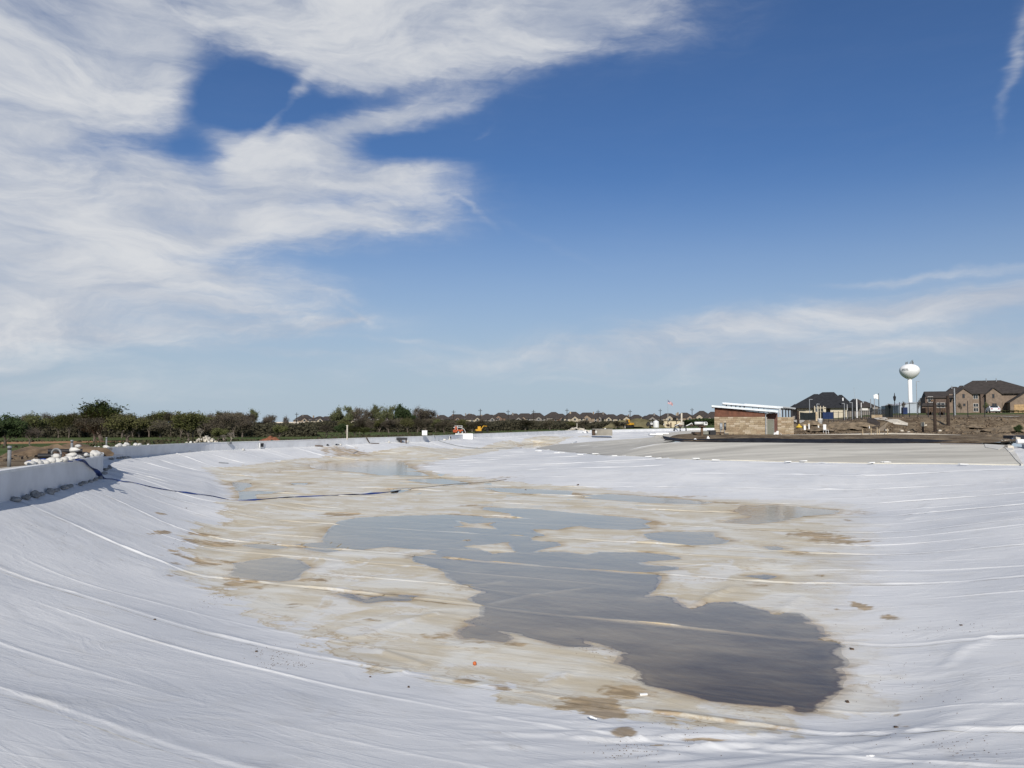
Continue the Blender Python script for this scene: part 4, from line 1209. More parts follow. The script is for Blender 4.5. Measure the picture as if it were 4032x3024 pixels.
KT = {
    'olive': [tree_meshes('olive', s, 7, 7.5, L_OLIVE, 5200, .35, .20, .22) for s in (1, 2, 3)],
    'big': [tree_meshes('big', 11, 9, 10.5, L_GREEN, 8500, .45, .18, .25, twigs=2)],
    'green': [tree_meshes('green', s, 10, 7.5, L_PALE, 4200, .5, .42, .25, twigs=3) for s in (21, 22, 24)],
    'dark': [tree_meshes('dark', s, 8, 8, L_DARK, 8500, .1, .05, .26) for s in (31, 32)],
    'brown': [tree_meshes('brown', s, 6.5, 8, L_BROWN, 5000, .4, .16, .16, twigs=4) for s in (41, 42, 43)],
    'bare': [tree_meshes('bare', s, 6, 6, L_BROWN, 1500, .7, .15, .13, twigs=6) for s in (51, 52)],
    'pale': [tree_meshes('pale', 61, 4, 2.4, L_BROWN, 160, .9, .3, .08, BARK_P, twigs=4)],
}
tcount = {}


def tree(kind, px, top, wpx, Y, label, group=None, base=None, k=None):
    n = tcount.get(kind, 0); tcount[kind] = n + 1
    tm, cm = KT[kind][(n if k is None else k) % len(KT[kind])]
    p = at(px, 1680, Y); x = p[0]
    zb = gz(x, Y) if base is None else base
    H = at(px, top, Y)[2] - zb
    zmax = max(v.co.z for v in cm.vertices) if not cm.get('zm') else cm['zm']; cm['zm'] = zmax
    wmax = (max(v.co.x for v in cm.vertices) - min(v.co.x for v in cm.vertices)) if not cm.get('wm') else cm['wm']; cm['wm'] = wmax
    W = wpx * Y / F
    nm = {'bare': 'bare_tree', 'brown': 'bare_tree', 'pale': 'sapling'}.get(kind, 'tree')
    o = empty(nm, (x, Y, zb), random.uniform(0, 6.28), label=label, cat='tree', group=group)
    o.scale = (W / wmax, W / wmax, H / zmax)
    new_obj('trunk', tm, o); new_obj('crown', cm, o)
    return o


Q1 = lambda x, y: (x / 2.212, 1500 + y / 2.212)
Q2 = lambda x, y: (900 + x / 2.212, 1500 + y / 2.212)
Q3 = lambda x, y: (1800 + x / 2.212, 1500 + y / 2.212)
tree('dark', Q1(50, 0)[0], Q1(0, 268)[1], 150, 112, 'dark evergreen tree cut by the left edge of the picture', k=0)
tree('dark', Q1(-60, 0)[0], Q1(0, 300)[1], 120, 100, 'dark evergreen bush behind the leftmost grey pipe, half out of frame', k=1)
tree('big', Q1(890, 0)[0], Q1(0, 140)[1], 215, 150, 'tallest tree of the left tree line, standing above all others')
tree('bare', Q1(268, 0)[0], Q1(0, 400)[1], 90, 112, 'small gnarled leafless tree before the orange dirt slope', k=0)
front = [('brown', 820, 300, 150, 140, 'grey brown twiggy tree before the tallest tree'), ('olive', 1110, 262, 185, 122, 'wide olive green tree with several trunks right of the tallest tree'),
         ('brown', 1400, 320, 120, 190, 'low brown tree beside the dark hedge line, right of the wide olive tree'), ('olive', 1640, 262, 165, 132, 'olive green tree left of the rubble heap'),
         ('brown', 1960, 255, 180, 140, 'large dark bare tree behind the rubble heap'), ('pale', 1755, 415, 34, 118, 'pale leafless sapling left of the rubble heap'),
         ('pale', 1945, 470, 30, 112, 'pale broken sapling right of the rubble heap'), ('pale', 2010, 450, 38, 112, 'leaning pale sapling close to the far white wall'),
         ('olive', 1900, 400, 90, 130, 'low yellow green bush under the large dark bare tree')]
for k_, x, tp, wd, Y, lb in front:
    tree(k_, Q1(x, 0)[0], Q1(0, tp)[1], wd, Y, lb)
row = [(140, 300, 'brown'), (235, 262, 'brown'), (330, 256, 'olive'), (420, 258, 'brown'), (510, 272, 'olive'), (600, 262, 'olive'), (690, 258, 'brown'), (770, 262, 'olive'), (960, 262, 'olive'), (1060, 262, 'brown'), (1160, 255, 'olive'),
       (1215, 285, 'brown'), (1300, 262, 'olive'), (1390, 250, 'olive'), (1480, 245, 'brown'), (1575, 236, 'olive'), (1680, 248, 'brown'), (1770, 252, 'olive'), (1850, 262, 'brown'), (1930, 250, 'olive'), (2040, 246, 'brown'), (2110, 262, 'brown')]
for i, (x, tp, k_) in enumerate(row):
    tree(k_, Q1(x, 0)[0], Q1(0, tp + random.uniform(-6, 10))[1], random.uniform(80, 112), random.uniform(185, 215), '%s tree in the left background row, %s from the left' % ('olive green' if k_ == 'olive' else 'brown twiggy', ordw(i)), 'background row of trees at left')
mid = [('green', 216, 228, 62, 290, 'tall round green tree on a bare thin trunk'), ('bare', 322, 290, 60, 240, 'low leafless tree right of the round green tree'), ('bare', 385, 278, 66, 240, 'leafless tree with spreading twigs left of the far utility pole'),
       ('brown', 300, 330, 90, 220, 'dense dark bare bush below the leafless trees'), ('bare', 500, 292, 52, 240, 'leafless tree just left of the far utility pole'), ('brown', 120, 262, 110, 230, 'bare brown tree left of the round green tree'), ('brown', 20, 250, 120, 225, 'bare brown tree two left of the round green tree'),
       ('olive', 440, 375, 75, 170, 'yellow green bush behind the orange dirt mound'), ('bare', 850, 375, 70, 200, 'small dark bare tree in the mid field'), ('dark', 1000, 365, 60, 230, 'dark bush left of the small pale post'),
       ('olive', 1100, 385, 90, 210, 'olive bush under the tall tree group'), ('olive', 1180, 400, 80, 205, 'second olive bush under the tall tree group')]
for k_, x, tp, wd, Y, lb in mid:
    tree(k_, Q2(x, 0)[0], Q2(0, tp)[1], wd, Y, lb)
grp = [(905, 275, 34, 'bare'), (965, 206, 58, 'green'), (1045, 207, 56, 'green'), (1155, 213, 60, 'bare'), (1215, 225, 46, 'brown'), (1262, 190, 44, 'green'), (1345, 192, 48, 'green'), (1425, 205, 46, 'green'), (1525, 180, 76, 'dark'), (1625, 203, 60, 'bare'), (1690, 225, 56, 'brown'), (1750, 235, 62, 'bare'), (1795, 290, 40, 'brown')]
for i, (x, tp, wd, k_) in enumerate(grp):
    tree(k_, Q2(x, 0)[0], Q2(0, tp)[1], wd * 1.35, random.uniform(330, 350), '%s tree, %s from the left in the tall group before the brown houses' % ({'green': 'pale green', 'bare': 'leafless', 'brown': 'twiggy brown', 'dark': 'dense dark green'}[k_], ordw(i)), 'tall tree group in the middle distance')
und = [(1240, 330), (1310, 318), (1400, 325), (1480, 310), (1560, 300), (1640, 312), (1720, 318), (1800, 325), (1880, 330), (1960, 345), (2040, 325), (2120, 350), (2190, 330), (1020, 320), (1140, 320)]
for i, (x, tp) in enumerate(und):
    tree(['brown', 'olive', 'brown'][i % 3], Q2(x, 0)[0], Q2(0, tp)[1], random.uniform(62, 88), random.uniform(262, 300), 'low scrubby %s tree of the thicket below the far houses, %s from the left' % ('olive' if i % 3 == 1 else 'brown', ordw([1020, 1140, 1240, 1310, 1400, 1480, 1560, 1640, 1720, 1800, 1880, 1960, 2040, 2120, 2190].index(x))), 'scrub thicket below the far houses')
und2 = [(60, 330), (160, 345), (220, 315), (330, 360), (440, 340), (590, 335), (700, 350), (810, 320), (900, 335), (1010, 345), (1110, 330), (1200, 345), (1290, 340), (1380, 345), (1450, 350)]
for i, (x, tp) in enumerate(und2):
    tree(['olive', 'brown', 'brown'][i % 3], Q3(x, 0)[0], Q3(0, tp)[1], random.uniform(52, 76), random.uniform(290, 380), 'scrub of the right thicket part, %s, %s from the left' % ('olive green' if i % 3 == 0 else 'brown', ordw(i)), 'scrub thicket right of the tall group')
for i, (x, tp) in enumerate([(1990, 342), (2080, 345), (2150, 340), (2210, 335)]):
    tree('dark', Q3(x, 0)[0], Q3(0, tp)[1], 50, 400, 'dark green hedge bush behind the white tank truck, %s from the left' % ordw(i), 'hedge behind the tank truck')

# dry brush and weeds in the field, nobody could count them
brush_m = leaf_mat('dry_brush', (0.035, 0.032, 0.018), (0.085, 0.075, 0.045))
thick_m = leaf_mat('thicket_twigs', (0.028, 0.027, 0.018), (0.066, 0.060, 0.038))


def scatter(n, seed, Yr, sr, hr, wr, maxh, mat, name, label, keepf=None, zlift=True):
    r = np.random.RandomState(seed)
    Y = r.uniform(Yr[0], Yr[1], n); S = r.uniform(sr[0], sr[1], n); X = S * Y
    P = np.stack([X, Y], 1)
    k = sdist(P, RIM) < -3
    if keepf is not None: k &= keepf(X, Y, S, r)
    X, Y, P = X[k], Y[k], P[k]; n = len(X)
    Z = ground(X, Y)
    hh = maxh(X, Y) if callable(maxh) else maxh
    Z = Z + r.rand(n) ** 1.3 * hh
    h = r.uniform(*hr, n); w = r.uniform(*wr, n); a = r.uniform(0, 6.28, n); tl = r.uniform(-.6, .6, n)
    dx, dy = np.cos(a) * w, np.sin(a) * w
    V = np.stack([np.stack([X - dx, Y - dy, Z], 1), np.stack([X + dx, Y + dy, Z - h * .1], 1), np.stack([X + dx * .7 + tl * h, Y + dy, Z + h], 1), np.stack([X - dx * .8 + tl * h, Y - dy, Z + h * .8], 1)], 1).reshape(-1, 3)
    Fq = np.arange(4 * n).reshape(-1, 4)
    return tag(new_obj(name, np_mesh(name, V, Fq, [mat], smooth=False)), label, kind='stuff')


scatter(12000, 9, (90, 260), (-.66, .10), (.08, .35), (.05, .22), .05, brush_m, 'dry_weeds', 'dry weeds growing over the green field behind the wall', lambda X, Y, S, r: fbm(X / 12, Y / 14, 7, 3) > .12)
scatter(70000, 19, (205, 240), (-.68, -.245), (.15, .5), (.12, .35), lambda X, Y: 2.6 + 1.6 * fbm(X / 12, Y / 30, 3, 3), thick_m, 'thicket', 'dense brown undergrowth between the trees at left')
scatter(60000, 29, (300, 345), (-.26, .02), (.2, .6), (.15, .45), lambda X, Y: 3.4 + 1.8 * fbm(X / 14, Y / 30, 3, 3), thick_m, 'thicket', 'dense brown undergrowth below the tall tree group')
scatter(60000, 39, (330, 400), (-.06, .19), (.2, .6), (.15, .45), lambda X, Y: 2.6 + 2.0 * fbm(X / 16, Y / 30, 5, 3), thick_m, 'thicket', 'brown scrub in front of the brown houses')
scatter(20000, 49, (405, 415), (.17, .26), (.2, .5), (.15, .45), lambda X, Y: 3.0 + .8 * fbm(X / 16, Y / 30, 5, 3), L_DARK, 'thicket', 'dark green hedge behind the white tank truck')

# ================================================================== FAR HOUSES
ROOFB = material('brown_shingles', (0.052, 0.043, 0.038), .9, .15, 1.2, .03)
ROOFD = material('dark_shingles', (0.022, 0.023, 0.026), .9, .15, 1.5, .03)
ROOFR = material('taupe_shingles', (0.050, 0.042, 0.037), .9, .12, 1.2, .03)
BRKS = [material('tan_brick', (0.26, 0.20, 0.145), .9, .15, 1.5), material('brown_brick', (0.17, 0.115, 0.085), .9, .15, 1.5), material('cream_brick', (0.40, 0.345, 0.26), .9, .12, 1.5), material('grey_brick', (0.21, 0.19, 0.17), .9, .15, 1.5)]
GLASS = material('window_glass', (0.03, 0.035, 0.04), .12, .1, 1, spec=.6)
TRIM = material('white_trim', (0.62, 0.60, 0.56), .6, .05, 2)
DARKW = material('dark_wood', (0.05, 0.035, 0.028), .8, .15, 3)


def roof_mb(w, d, ridge, zt, zr, oh=.5, th=.18, ridge_y=None):
    """hip roof on a w x d plan centred at the origin, ridge of given length along x"""
    W, D, r = w / 2 + oh, d / 2 + oh, ridge / 2
    m = MB()
    top = [(-W, -D, zt), (W, -D, zt), (W, D, zt), (-W, D, zt), (-r, 0, zr), (r, 0, zr)]
    m.add([(x, y, z - th) for x, y, z in top[:4]] + top, [(3, 2, 1, 0), (0, 1, 5, 4), (1, 2, 6, 5), (2, 3, 7, 6), (3, 0, 4, 7), (4, 5, 9, 8), (5, 6, 9), (6, 7, 8, 9), (7, 4, 8)])
    return m


def gable_mb(cx, w, y0, y1, zt, zr, oh=.3):
    """gable roof with its ridge along y"""
    m = MB()
    W = w / 2 + oh
    m.add([(cx - W, y0, zt), (cx + W, y0, zt), (cx + W, y1, zt), (cx - W, y1, zt), (cx, y0, zr), (cx, y1, zr),
           (cx - W, y0, zt - .2), (cx + W, y0, zt - .2), (cx, y0, zr - .22)], [(0, 4, 5, 3), (4, 1, 2, 5), (2, 3, 5), (6, 8, 4, 0), (8, 7, 1, 4), (6, 0, 3), (1, 7, 2)])
    return m


def window(parent, x, z, w, h, y, frame=TRIM, glass=GLASS, mull=0):
    f = MB()
    b = .07
    f.box(x - w / 2 - b, x - w / 2, y - .05, y + .04, z - b, z + h + b); f.box(x + w / 2, x + w / 2 + b, y - .05, y + .04, z - b, z + h + b)
    f.box(x - w / 2, x + w / 2, y - .05, y + .04, z - b, z); f.box(x - w / 2, x + w / 2, y - .05, y + .04, z + h, z + h + b)
    for i in range(mull):
        xx = x - w / 2 + w * (i + 1) / (mull + 1)
        f.box(xx - .03, xx + .03, y - .05, y + .04, z, z + h)
    o = f.build('window', frame, parent)
    MB().box(x - w / 2, x + w / 2, y - .012, y + .03, z, z + h).build('pane', glass, o)
    return o


def far_house(px, top, wpx, Y, rnd, label, wall_m, two=True):
    x = at(px, 1650, Y)[0]; zb = gz(x, Y)
    zr = at(px, top, Y)[2] - zb
    w_ = wpx * Y / F; d = rnd.uniform(10, 13)
    zt = zr * rnd.uniform(.42, .52)
    hgt = zt
    h = empty('house', (x, Y, zb), rnd.uniform(-.15, .15), label=label, cat='house', group='row of brown houses behind the pale fence')
    MB().box(-w_ / 2, w_ / 2, -d / 2, d / 2, -1, hgt - .1).build('wall', wall_m, h)
    rf = roof_mb(w_, d, w_ * rnd.uniform(.1, .4), hgt, zr).build('roof', ROOFB, h)
    gx_ = rnd.uniform(-.28, .28) * w_
    gw = w_ * rnd.uniform(.28, .42)
    yb = -d / 2 - 1.2
    MB().add([(gx_ - gw / 2, yb, -1), (gx_ + gw / 2, yb, -1), (gx_ + gw / 2, yb, hgt - .5), (gx_, yb, hgt + gw * .30), (gx_ - gw / 2, yb, hgt - .5), (gx_ - gw / 2, -d / 2 + .1, -1), (gx_ + gw / 2, -d / 2 + .1, -1), (gx_ + gw / 2, -d / 2 + .1, hgt - .5), (gx_ - gw / 2, -d / 2 + .1, hgt - .5)],
             [(0, 1, 2, 3, 4), (0, 4, 8, 5), (1, 6, 7, 2)]).build('gable_wall', wall_m, h)
    gable_mb(gx_, gw, yb - .3, -d / 2 + 2.6, hgt - .45, hgt + gw * .34).build('gable_roof', ROOFB, h)
    if rnd.random() < .7:
        cx = rnd.uniform(-.38, .38) * w_
        MB().box(cx - .5, cx + .5, -.8 - d * .1, .1 - d * .1, hgt, zr + rnd.uniform(-.2, .7)).build('chimney', wall_m, rf)
    for i in range(3):
        wx = -w_ * .36 + i * w_ * .36
        if abs(wx - gx_) < gw * .55: continue
        window(h, wx, hgt * .62, 1.3, 1.3, -d / 2 - .02)
        window(h, wx, hgt * .14, 1.5, 1.5, -d / 2 - .02)
    window(h, gx_, hgt * .60, 1.4, 1.4, yb - .02)
    return h


rh = random.Random(4)
HS = [(690, 312, 70), (790, 315, 55), (870, 308, 58), (960, 315, 55), (1060, 312, 60), (1180, 318, 62), (1300, 322, 60), (1420, 318, 60), (1540, 322, 60), (1650, 322, 55), (1760, 318, 55), (1860, 296, 60), (1990, 290, 68), (2115, 290, 58), (2190, 300, 50)]
HL = [(Q2(x, t)[0], Q2(x, t)[1], wd) for x, t, wd in HS]
HL += [(Q3(x, t)[0], Q3(x, t)[1], wd) for x, t, wd in [(20, 290, 52), (110, 286, 56), (260, 285, 62), (385, 276, 60), (500, 283, 54), (590, 282, 66), (690, 278, 60), (840, 270, 66), (905, 285, 50), (1010, 268, 62), (1130, 275, 70), (1245, 276, 62), (1340, 290, 50), (1430, 288, 62), (1560, 294, 50), (1700, 290, 56), (1840, 282, 66), (1980, 276, 58), (2130, 260, 66), (2200, 290, 50)]]
HL += [(2805, 1621, 52), (2845, 1630, 50)]
for i, (px, tp, wd) in enumerate(HL):
    far_house(px, tp, wd * 1.3, rh.uniform(560, 610), rh, 'brown roofed brick house, %s from the left in the row behind the pale fence' % ordw(i), BRKS[rh.randrange(4)])
# second row peeking through the gaps
for i in range(24):
    px = 1200 + i * 67 + rh.uniform(-10, 10)
    far_house(px, 1636 + rh.uniform(-3, 4) - 1, 60, rh.uniform(690, 730), rh, 'brown house hidden behind the front row, %s from the left in the rear row' % ordw(i), BRKS[rh.randrange(4)])
# the pale masonry wall in front of the houses
PALEW = material('pale_masonry', (0.60, 0.54, 0.45), .9, .1, .4)
fo = empty('perimeter_wall', at(1700, 1667, 478), label='long low pale masonry wall below the row of brown houses', cat='wall')
for (a, b) in [(1060, 1250), (1252, 1440), (1442, 1560), (1565, 1700), (1702, 1800), (1925, 1950), (2008, 2055), (2085, 2140), (2160, 2205), (2320, 2345), (2430, 2460), (2520, 2570)]:
    x0, x1 = at(a, 1665, 478)[0], at(b, 1665, 478)[0]
    z = max(gz(x0, 478), gz(x1, 478))
    zt = at(1700, 1661.5, 478)[2]
    o = MB().box(x0, x1, 477.8, 478.2, z - 3, zt).build('wall_panel', PALEW, None)
    o.parent = fo; o.location = -fo.location

# utility poles
POLE = material('creosoted_wood', (0.035, 0.028, 0.022), .9, .2, 4)
poles = [(Q2(593, 278), Q2(593, 376)), (Q2(1960, 258), Q2(0, 350)), (Q2(2192, 246), Q2(0, 350)), (Q3(202, 246), 0), (Q3(444, 255), 0), (Q3(666, 256), 0), (Q3(957, 244), 0), (Q3(1228, 254), 0), (Q3(1507, 254), 0), (Q3(1770, 246), 0), (Q3(2047, 239), 0)]
near_txt = ['standing alone left of the houses', 'right after the tall tree group']
for i, (tp, _) in enumerate(poles):
    Y = 455.0
    x = at(tp[0], 1650, Y)[0]; zb = gz(x, Y); zt = at(tp[0], tp[1], Y)[2] - zb
    lb = 'dark wooden utility pole ' + (near_txt[i] if i < 2 else 'before the brown houses, %s from the left of the line' % ordw(i))
    o = empty('utility_pole', (x, Y, zb), 0.25, label=lb, cat='utility pole', group='line of wooden utility poles')
    MB().cyl((0, 0, -.5), (0, 0, zt), .24, .16, 8).build('pole', POLE, o)
    MB().box(-1.0, 1.0, -.07, .07, zt - 1.0, zt - .8).build('crossarm', POLE, o)
    for xx in (-.85, 0, .85):
        MB().cyl((xx, 0, zt - .8 if xx else zt), (xx, 0, (zt - .8 if xx else zt) + .35), .08, .08, 6).build('insulator', GLASS, o)

# ================================================================== WATER TOWER
WT = material('tower_white', (0.80, 0.80, 0.79), .55, .03, .05)
Y = 870.0
tx, _, tzb = at(3586, 1640, Y); tzn = at(3581, 1489, Y)[2] - tzb; tzt = at(3581, 1433, Y)[2] - tzb
zw = at(3581, 1458, Y)[2] - tzb
Rb = 36 * Y / F * 1.04
o = empty('water_tower', (tx, Y, tzb), 0, label='white round water tower on a single tall stem', cat='water tower')
prof = [(2.2, tzn - 1)]
for a in np.linspace(0, 1, 9)[1:]:
    prof.append((2.2 + (Rb - 2.2) * math.sin(a * math.pi / 2) ** .85 * 1.0, tzn - 1 + (zw - tzn + 1) * (a ** 1.15)))
for a in np.linspace(0, 90, 9)[1:]:
    prof.append((max(.05, Rb * math.cos(R(a))), zw + (tzt - zw) * math.sin(R(a)) ** 1.0))
MB().lathe(prof, 40).build('tank', WT, o, True)
MB().lathe([(3.6, -12), (3.1, -4), (2.4, 4), (2.1, 9), (2.1, tzn - .5)], 28).build('stem', WT, o, True)
AN = material('antenna_grey', (0.16, 0.17, 0.17), .7, .1, 2)
for xx, hh in ((-4.2, 1.6), (-3.4, 2.4), (-2.6, 1.8), (-1.8, 2.6), (.6, 1.8), (1.3, 2.8), (2.6, 4.2), (3.3, 3.4), (3.9, 4.6), (4.4, 2.2)):
    MB().box(xx - .22, xx + .22, -.2, .2, tzt - 1.6, tzt + hh).build('antenna', AN, o)
# lettering round the tank's left: dark strokes too small to read
for i, a in enumerate((-158, -150, -142, -134, -126)):
    ca, sa = math.cos(R(a)), math.sin(R(a))
    m = MB()
    m.box(-.28, .28, -.03, .03, -1.1, 1.1); m.box(-.9, .9, -.03, .03, .5, .9) if i % 2 else m.box(-.8, .8, -.03, .03, -.9, -.5)
    m.build('letter', AN, o, loc=((Rb + .03) * ca, (Rb + .03) * sa, zw + .3), rot=(0, 0, R(a + 90)))
# ================================================================== PLACING
def hit(px, py, Y0=20., Y1=900., default=None):
    """where the line of sight through a pixel meets the ground outside the basin"""
    Ys = np.concatenate([np.linspace(Y0, min(Y1, 200), 500), np.linspace(min(Y1, 200), Y1, 300)[1:]]) if Y1 > 200 else np.linspace(Y0, Y1, 600)
    x, y, z = ray(px, py)
    X = x / y * Ys; Z = EYE + z / y * Ys
    g = ground(X, Ys)
    m = (g >= Z) & (sdist(np.stack([X, Ys], 1), RIM) < -.1)
    if m.any():
        Yh = float(Ys[m.argmax()])
    else:
        Yh = default or Y1
    return (float(x / y * Yh), Yh, gz(x / y * Yh, Yh))


def fall(px, py, Y0=6., Y1=300.):
    """where the line of sight meets the liner"""
    Ys = np.linspace(Y0, Y1, 3000)
    x, y, z = ray(px, py)
    X = x / y * Ys; Z = EYE + z / y * Ys
    g = base_inner(X, Ys)
    m = g >= Z
    Yh = float(Ys[m.argmax()]) if m.any() else Y1
    zz_, _ = inner(np.array([x / y * Yh]), np.array([Yh]))
    return (float(x / y * Yh), Yh, float(zz_[0]))


R5 = lambda x, y: (3050 + x / 4.916, 1500 + y / 4.916)
C5 = lambda x, y: (3300 + x / 3.022, 1350 + y / 3.022)
C4 = lambda x, y: (2700 + x / 2.765, 1350 + y / 2.765)
QF = lambda x, y: (2300 + x / 4.424, 1560 + y / 4.424)

DWOOD = material('dark_brown_pole', (0.045, 0.03, 0.022), .9, .2, 3)
BLACKM = material('black_steel', (0.018, 0.018, 0.020), .55, .1, 3)
GALV = material('galvanised', (0.42, 0.44, 0.45), .4, .1, 3, metallic=.5)
GREYP = material('grey_pvc', (0.20, 0.21, 0.215), .5, .1, 3)
WHITEP = material('white_plastic', (0.78, 0.78, 0.76), .5, .04, 3)
WOOD = material('weathered_wood', (0.16, 0.105, 0.065), .9, .25, 3)
PINE = material('pale_lumber', (0.48, 0.38, 0.24), .85, .12, 4)
RUBBER = material('rubber', (0.02, 0.02, 0.02), .8, .1, 3)
YELL = material('machine_yellow', (0.62, 0.33, 0.03), .5, .12, 3)
ORNG = material('machine_orange', (0.58, 0.13, 0.05), .5, .12, 3)
MWHITE = material('machine_white', (0.72, 0.72, 0.70), .5, .08, 3)
DIRTYM = material('rusty_dark', (0.085, 0.055, 0.035), .8, .2, 3)
BLUEF = material('blue_fabric', (0.035, 0.085, 0.33), .8, .12, 3)
NAVY = material('navy_banner', (0.012, 0.028, 0.085), .8, .12, 1)
BLACKF = material('black_mesh_fabric', (0.012, 0.017, 0.019), .9, .15, 1.2)
MEMB = material('black_membrane', (0.014, 0.015, 0.018), .55, .2, 1.5, .03)
CONC = material('grey_concrete', (0.36, 0.34, 0.30), .9, .12, 1.2, .01)
BAGM = material('white_sandbag', (0.60, 0.585, 0.54), .9, .10, 2.0, .02)
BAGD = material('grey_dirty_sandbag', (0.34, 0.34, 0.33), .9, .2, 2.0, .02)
ROCK = material('pale_rubble', (0.50, 0.46, 0.39), .95, .2, 1.5, .03)

# ================================================================== PUMP HOUSE
BY = 106.0
bz = at(2813, 1713.5, BY)[2]
bx = at(2813, 1700, BY)[0]
kx = BY / F
ph_rot = -math.atan2(bx, BY)
ph = empty('pump_house', (bx, BY, bz), ph_rot, label='small stone building with a rust red clad gable and a sloping metal roof', cat='building')
fx = lambda x: (C4(x, 0)[0] - 2813) * kx
ph.scale = (.965, 1, 1)
fz = lambda y: (1713.5 - C4(0, y)[1]) * kx
STONES = [material('limestone_a', (0.37, 0.295, 0.195), .9, .10, 3, .01), material('limestone_b', (0.29, 0.22, 0.14), .9, .12, 3, .01), material('limestone_c', (0.44, 0.365, 0.265), .9, .10, 3, .01), material('limestone_d', (0.34, 0.255, 0.165), .9, .14, 3, .01)]
MORT = material('mortar', (0.36, 0.31, 0.235), .95, .1, 3)
stone_me = [MB().box(-.5, .5, -.5, .5, -.5, .5, .035).mesh('stone', m) for m in STONES]
rs_ = random.Random(12)


def ashlar(parent, x0, x1, z0, z1, y, rh_=(.17, .30), sw=(.34, .85), side=None):
    """stones laid in uneven courses against a wall; side: the wall runs along y instead"""
    z = z0
    while z < z1 - .06:
        h = min(rs_.uniform(*rh_), z1 - z)
        if z1 - z - h < .1: h = z1 - z
        x = x0
        while x < x1 - .05:
            w_ = min(rs_.uniform(*sw), x1 - x)
            if x1 - x - w_ < .16: w_ = x1 - x
            pr = .07 + rs_.uniform(0, .025)
            c = (x + w_ / 2, y - pr / 2, z + h / 2) if side is None else (side + (pr / 2), x + w_ / 2, z + h / 2)
            sc_ = (w_ - .018, pr, h - .016) if side is None else (pr, w_ - .018, h - .016)
            new_obj('stone', stone_me[rs_.choice((0, 0, 1, 2, 3))], parent, c, (0, 0, 0), sc_)
            x += w_
        z += h


wx0, wx1 = fx(313), fx(858)
zs = fz(808)
wall = MB().box(wx0, wx1, 0, 6.2, -.4, zs).build('wall', MORT, ph)
ashlar(wall, wx0, wx1, -.05, zs, 0)
CLAD = material('rust_red_cladding', (0.145, 0.058, 0.032), .7, .15, 2)
CLADD = material('dark_rust_cladding', (0.12, 0.055, 0.04), .7, .15, 2)
zl, zr_ = fz(706), fz(764)
cl_ = empty('cladding', (0, 0, 0)); cl_.parent = ph
MB().prism([(wx0 + .06, zs + .02), (wx1, zs + .02), (wx1, zr_), (wx0 + .06, zl)], .02, 6.1).build('backing', CLADD, ph)
nb_ = 9
for i in range(nb_):
    z0 = zs + .03 + i * .145; z1 = z0 + .135
    xe = wx0 + .06 + (zl - z0) / max(1e-6, (zl - zr_)) * (wx1 - wx0 - .06)
    xe1 = wx0 + .06 + (zl - z1) / (zl - zr_) * (wx1 - wx0 - .06)
    if xe <= wx0 + .3: break
    poly = [(wx0 + .06, z0), (min(xe, wx1), z0), (min(xe1, wx1), min(z1, zl)), (wx0 + .06, min(z1, zl))]
    if xe1 < wx0 + .2: poly = [(wx0 + .06, z0), (min(xe, wx1), z0), (wx0 + .06, zl)]
    MB().prism(poly, -.025, .018).build('plank', CLAD, ph)
bpy.data.objects.remove(cl_)
ROOFM = material('pale_metal_roof', (0.52, 0.55, 0.54), .45, .06, 1, metallic=.2)
ROOFW = material('white_roof_edge', (0.66, 0.70, 0.72), .45, .05, 1)


def shed_roof(px_, y0, y1, th, mat, name, parent, facia=True):
    (xa, za), (xb, zb_) = px_
    r = MB().prism([(xa, za - th), (xb, zb_ - th), (xb, zb_), (xa, za)], y0, y1).build(name, mat, parent)
    n = 14
    m = MB()
    for i in range(n):
        yy = y0 + .3 + (y1 - y0 - .6) * i / (n - 1)
        m.add([(xa, yy - .02, za + .001), (xb, yy - .02, zb_ + .001), (xb, yy + .02, zb_ + .001), (xa, yy + .02, za + .001), (xa, yy, za + .05), (xb, yy, zb_ + .05)], [(0, 1, 5, 4), (2, 3, 4, 5), (0, 4, 3), (1, 2, 5)])
    m.build('roof_rib', mat, r)
    return r


shed_roof(((fx(285), fz(684)), (fx(998), fz(746))), -.45, 6.9, .16, ROOFM, 'roof', ph)
MB().prism([(fx(288), fz(700)), (fx(990), fz(762)), (fx(990), fz(751)), (fx(288), fz(689))], -.50, -.455).build('fascia', ROOFW, ph)
# entrance end: recessed door, dark panel, downspout
MB().box(wx1 + .02, fx(998), .9, 6.1, -.4, fz(766)).build('rear_wall', CLADD, ph)
dr = MB().box(fx(886), fx(953), .80, .88, -.02, fz(838)).build('door', material('grey_green_door', (0.16, 0.165, 0.13), .6, .05, 1), ph)
MB().box(fx(943), fx(947), .74, .79, .95, 1.12).build('handle', GALV, dr)
fr_ = MB()
fr_.box(fx(880), fx(886), .74, .895, -.02, fz(832)); fr_.box(fx(953), fx(959), .74, .895, -.02, fz(832)); fr_.box(fx(886), fx(953), .74, .895, fz(838), fz(832))
fr_.build('door_frame', material('door_frame_grey', (0.25, 0.25, 0.22), .6, .05, 1), ph)
MB().box(fx(862), fx(880), -.06, .3, -.3, zs).build('corner_post', material('grey_stucco', (0.33, 0.31, 0.27), .9, .1, 3), ph)
MB().tube([(fx(912), -.42, fz(752)), (fx(905), -.42, fz(764)), (fx(885), -.3, fz(772)), (fx(870), -.15, fz(778)), (fx(864), -.13, fz(800)), (fx(864), -.13, -.1)], .055, 8).build('downspout', GALV, ph)
bxs = [(387, 872, 945, 15), (430, 870, 945, 12)]
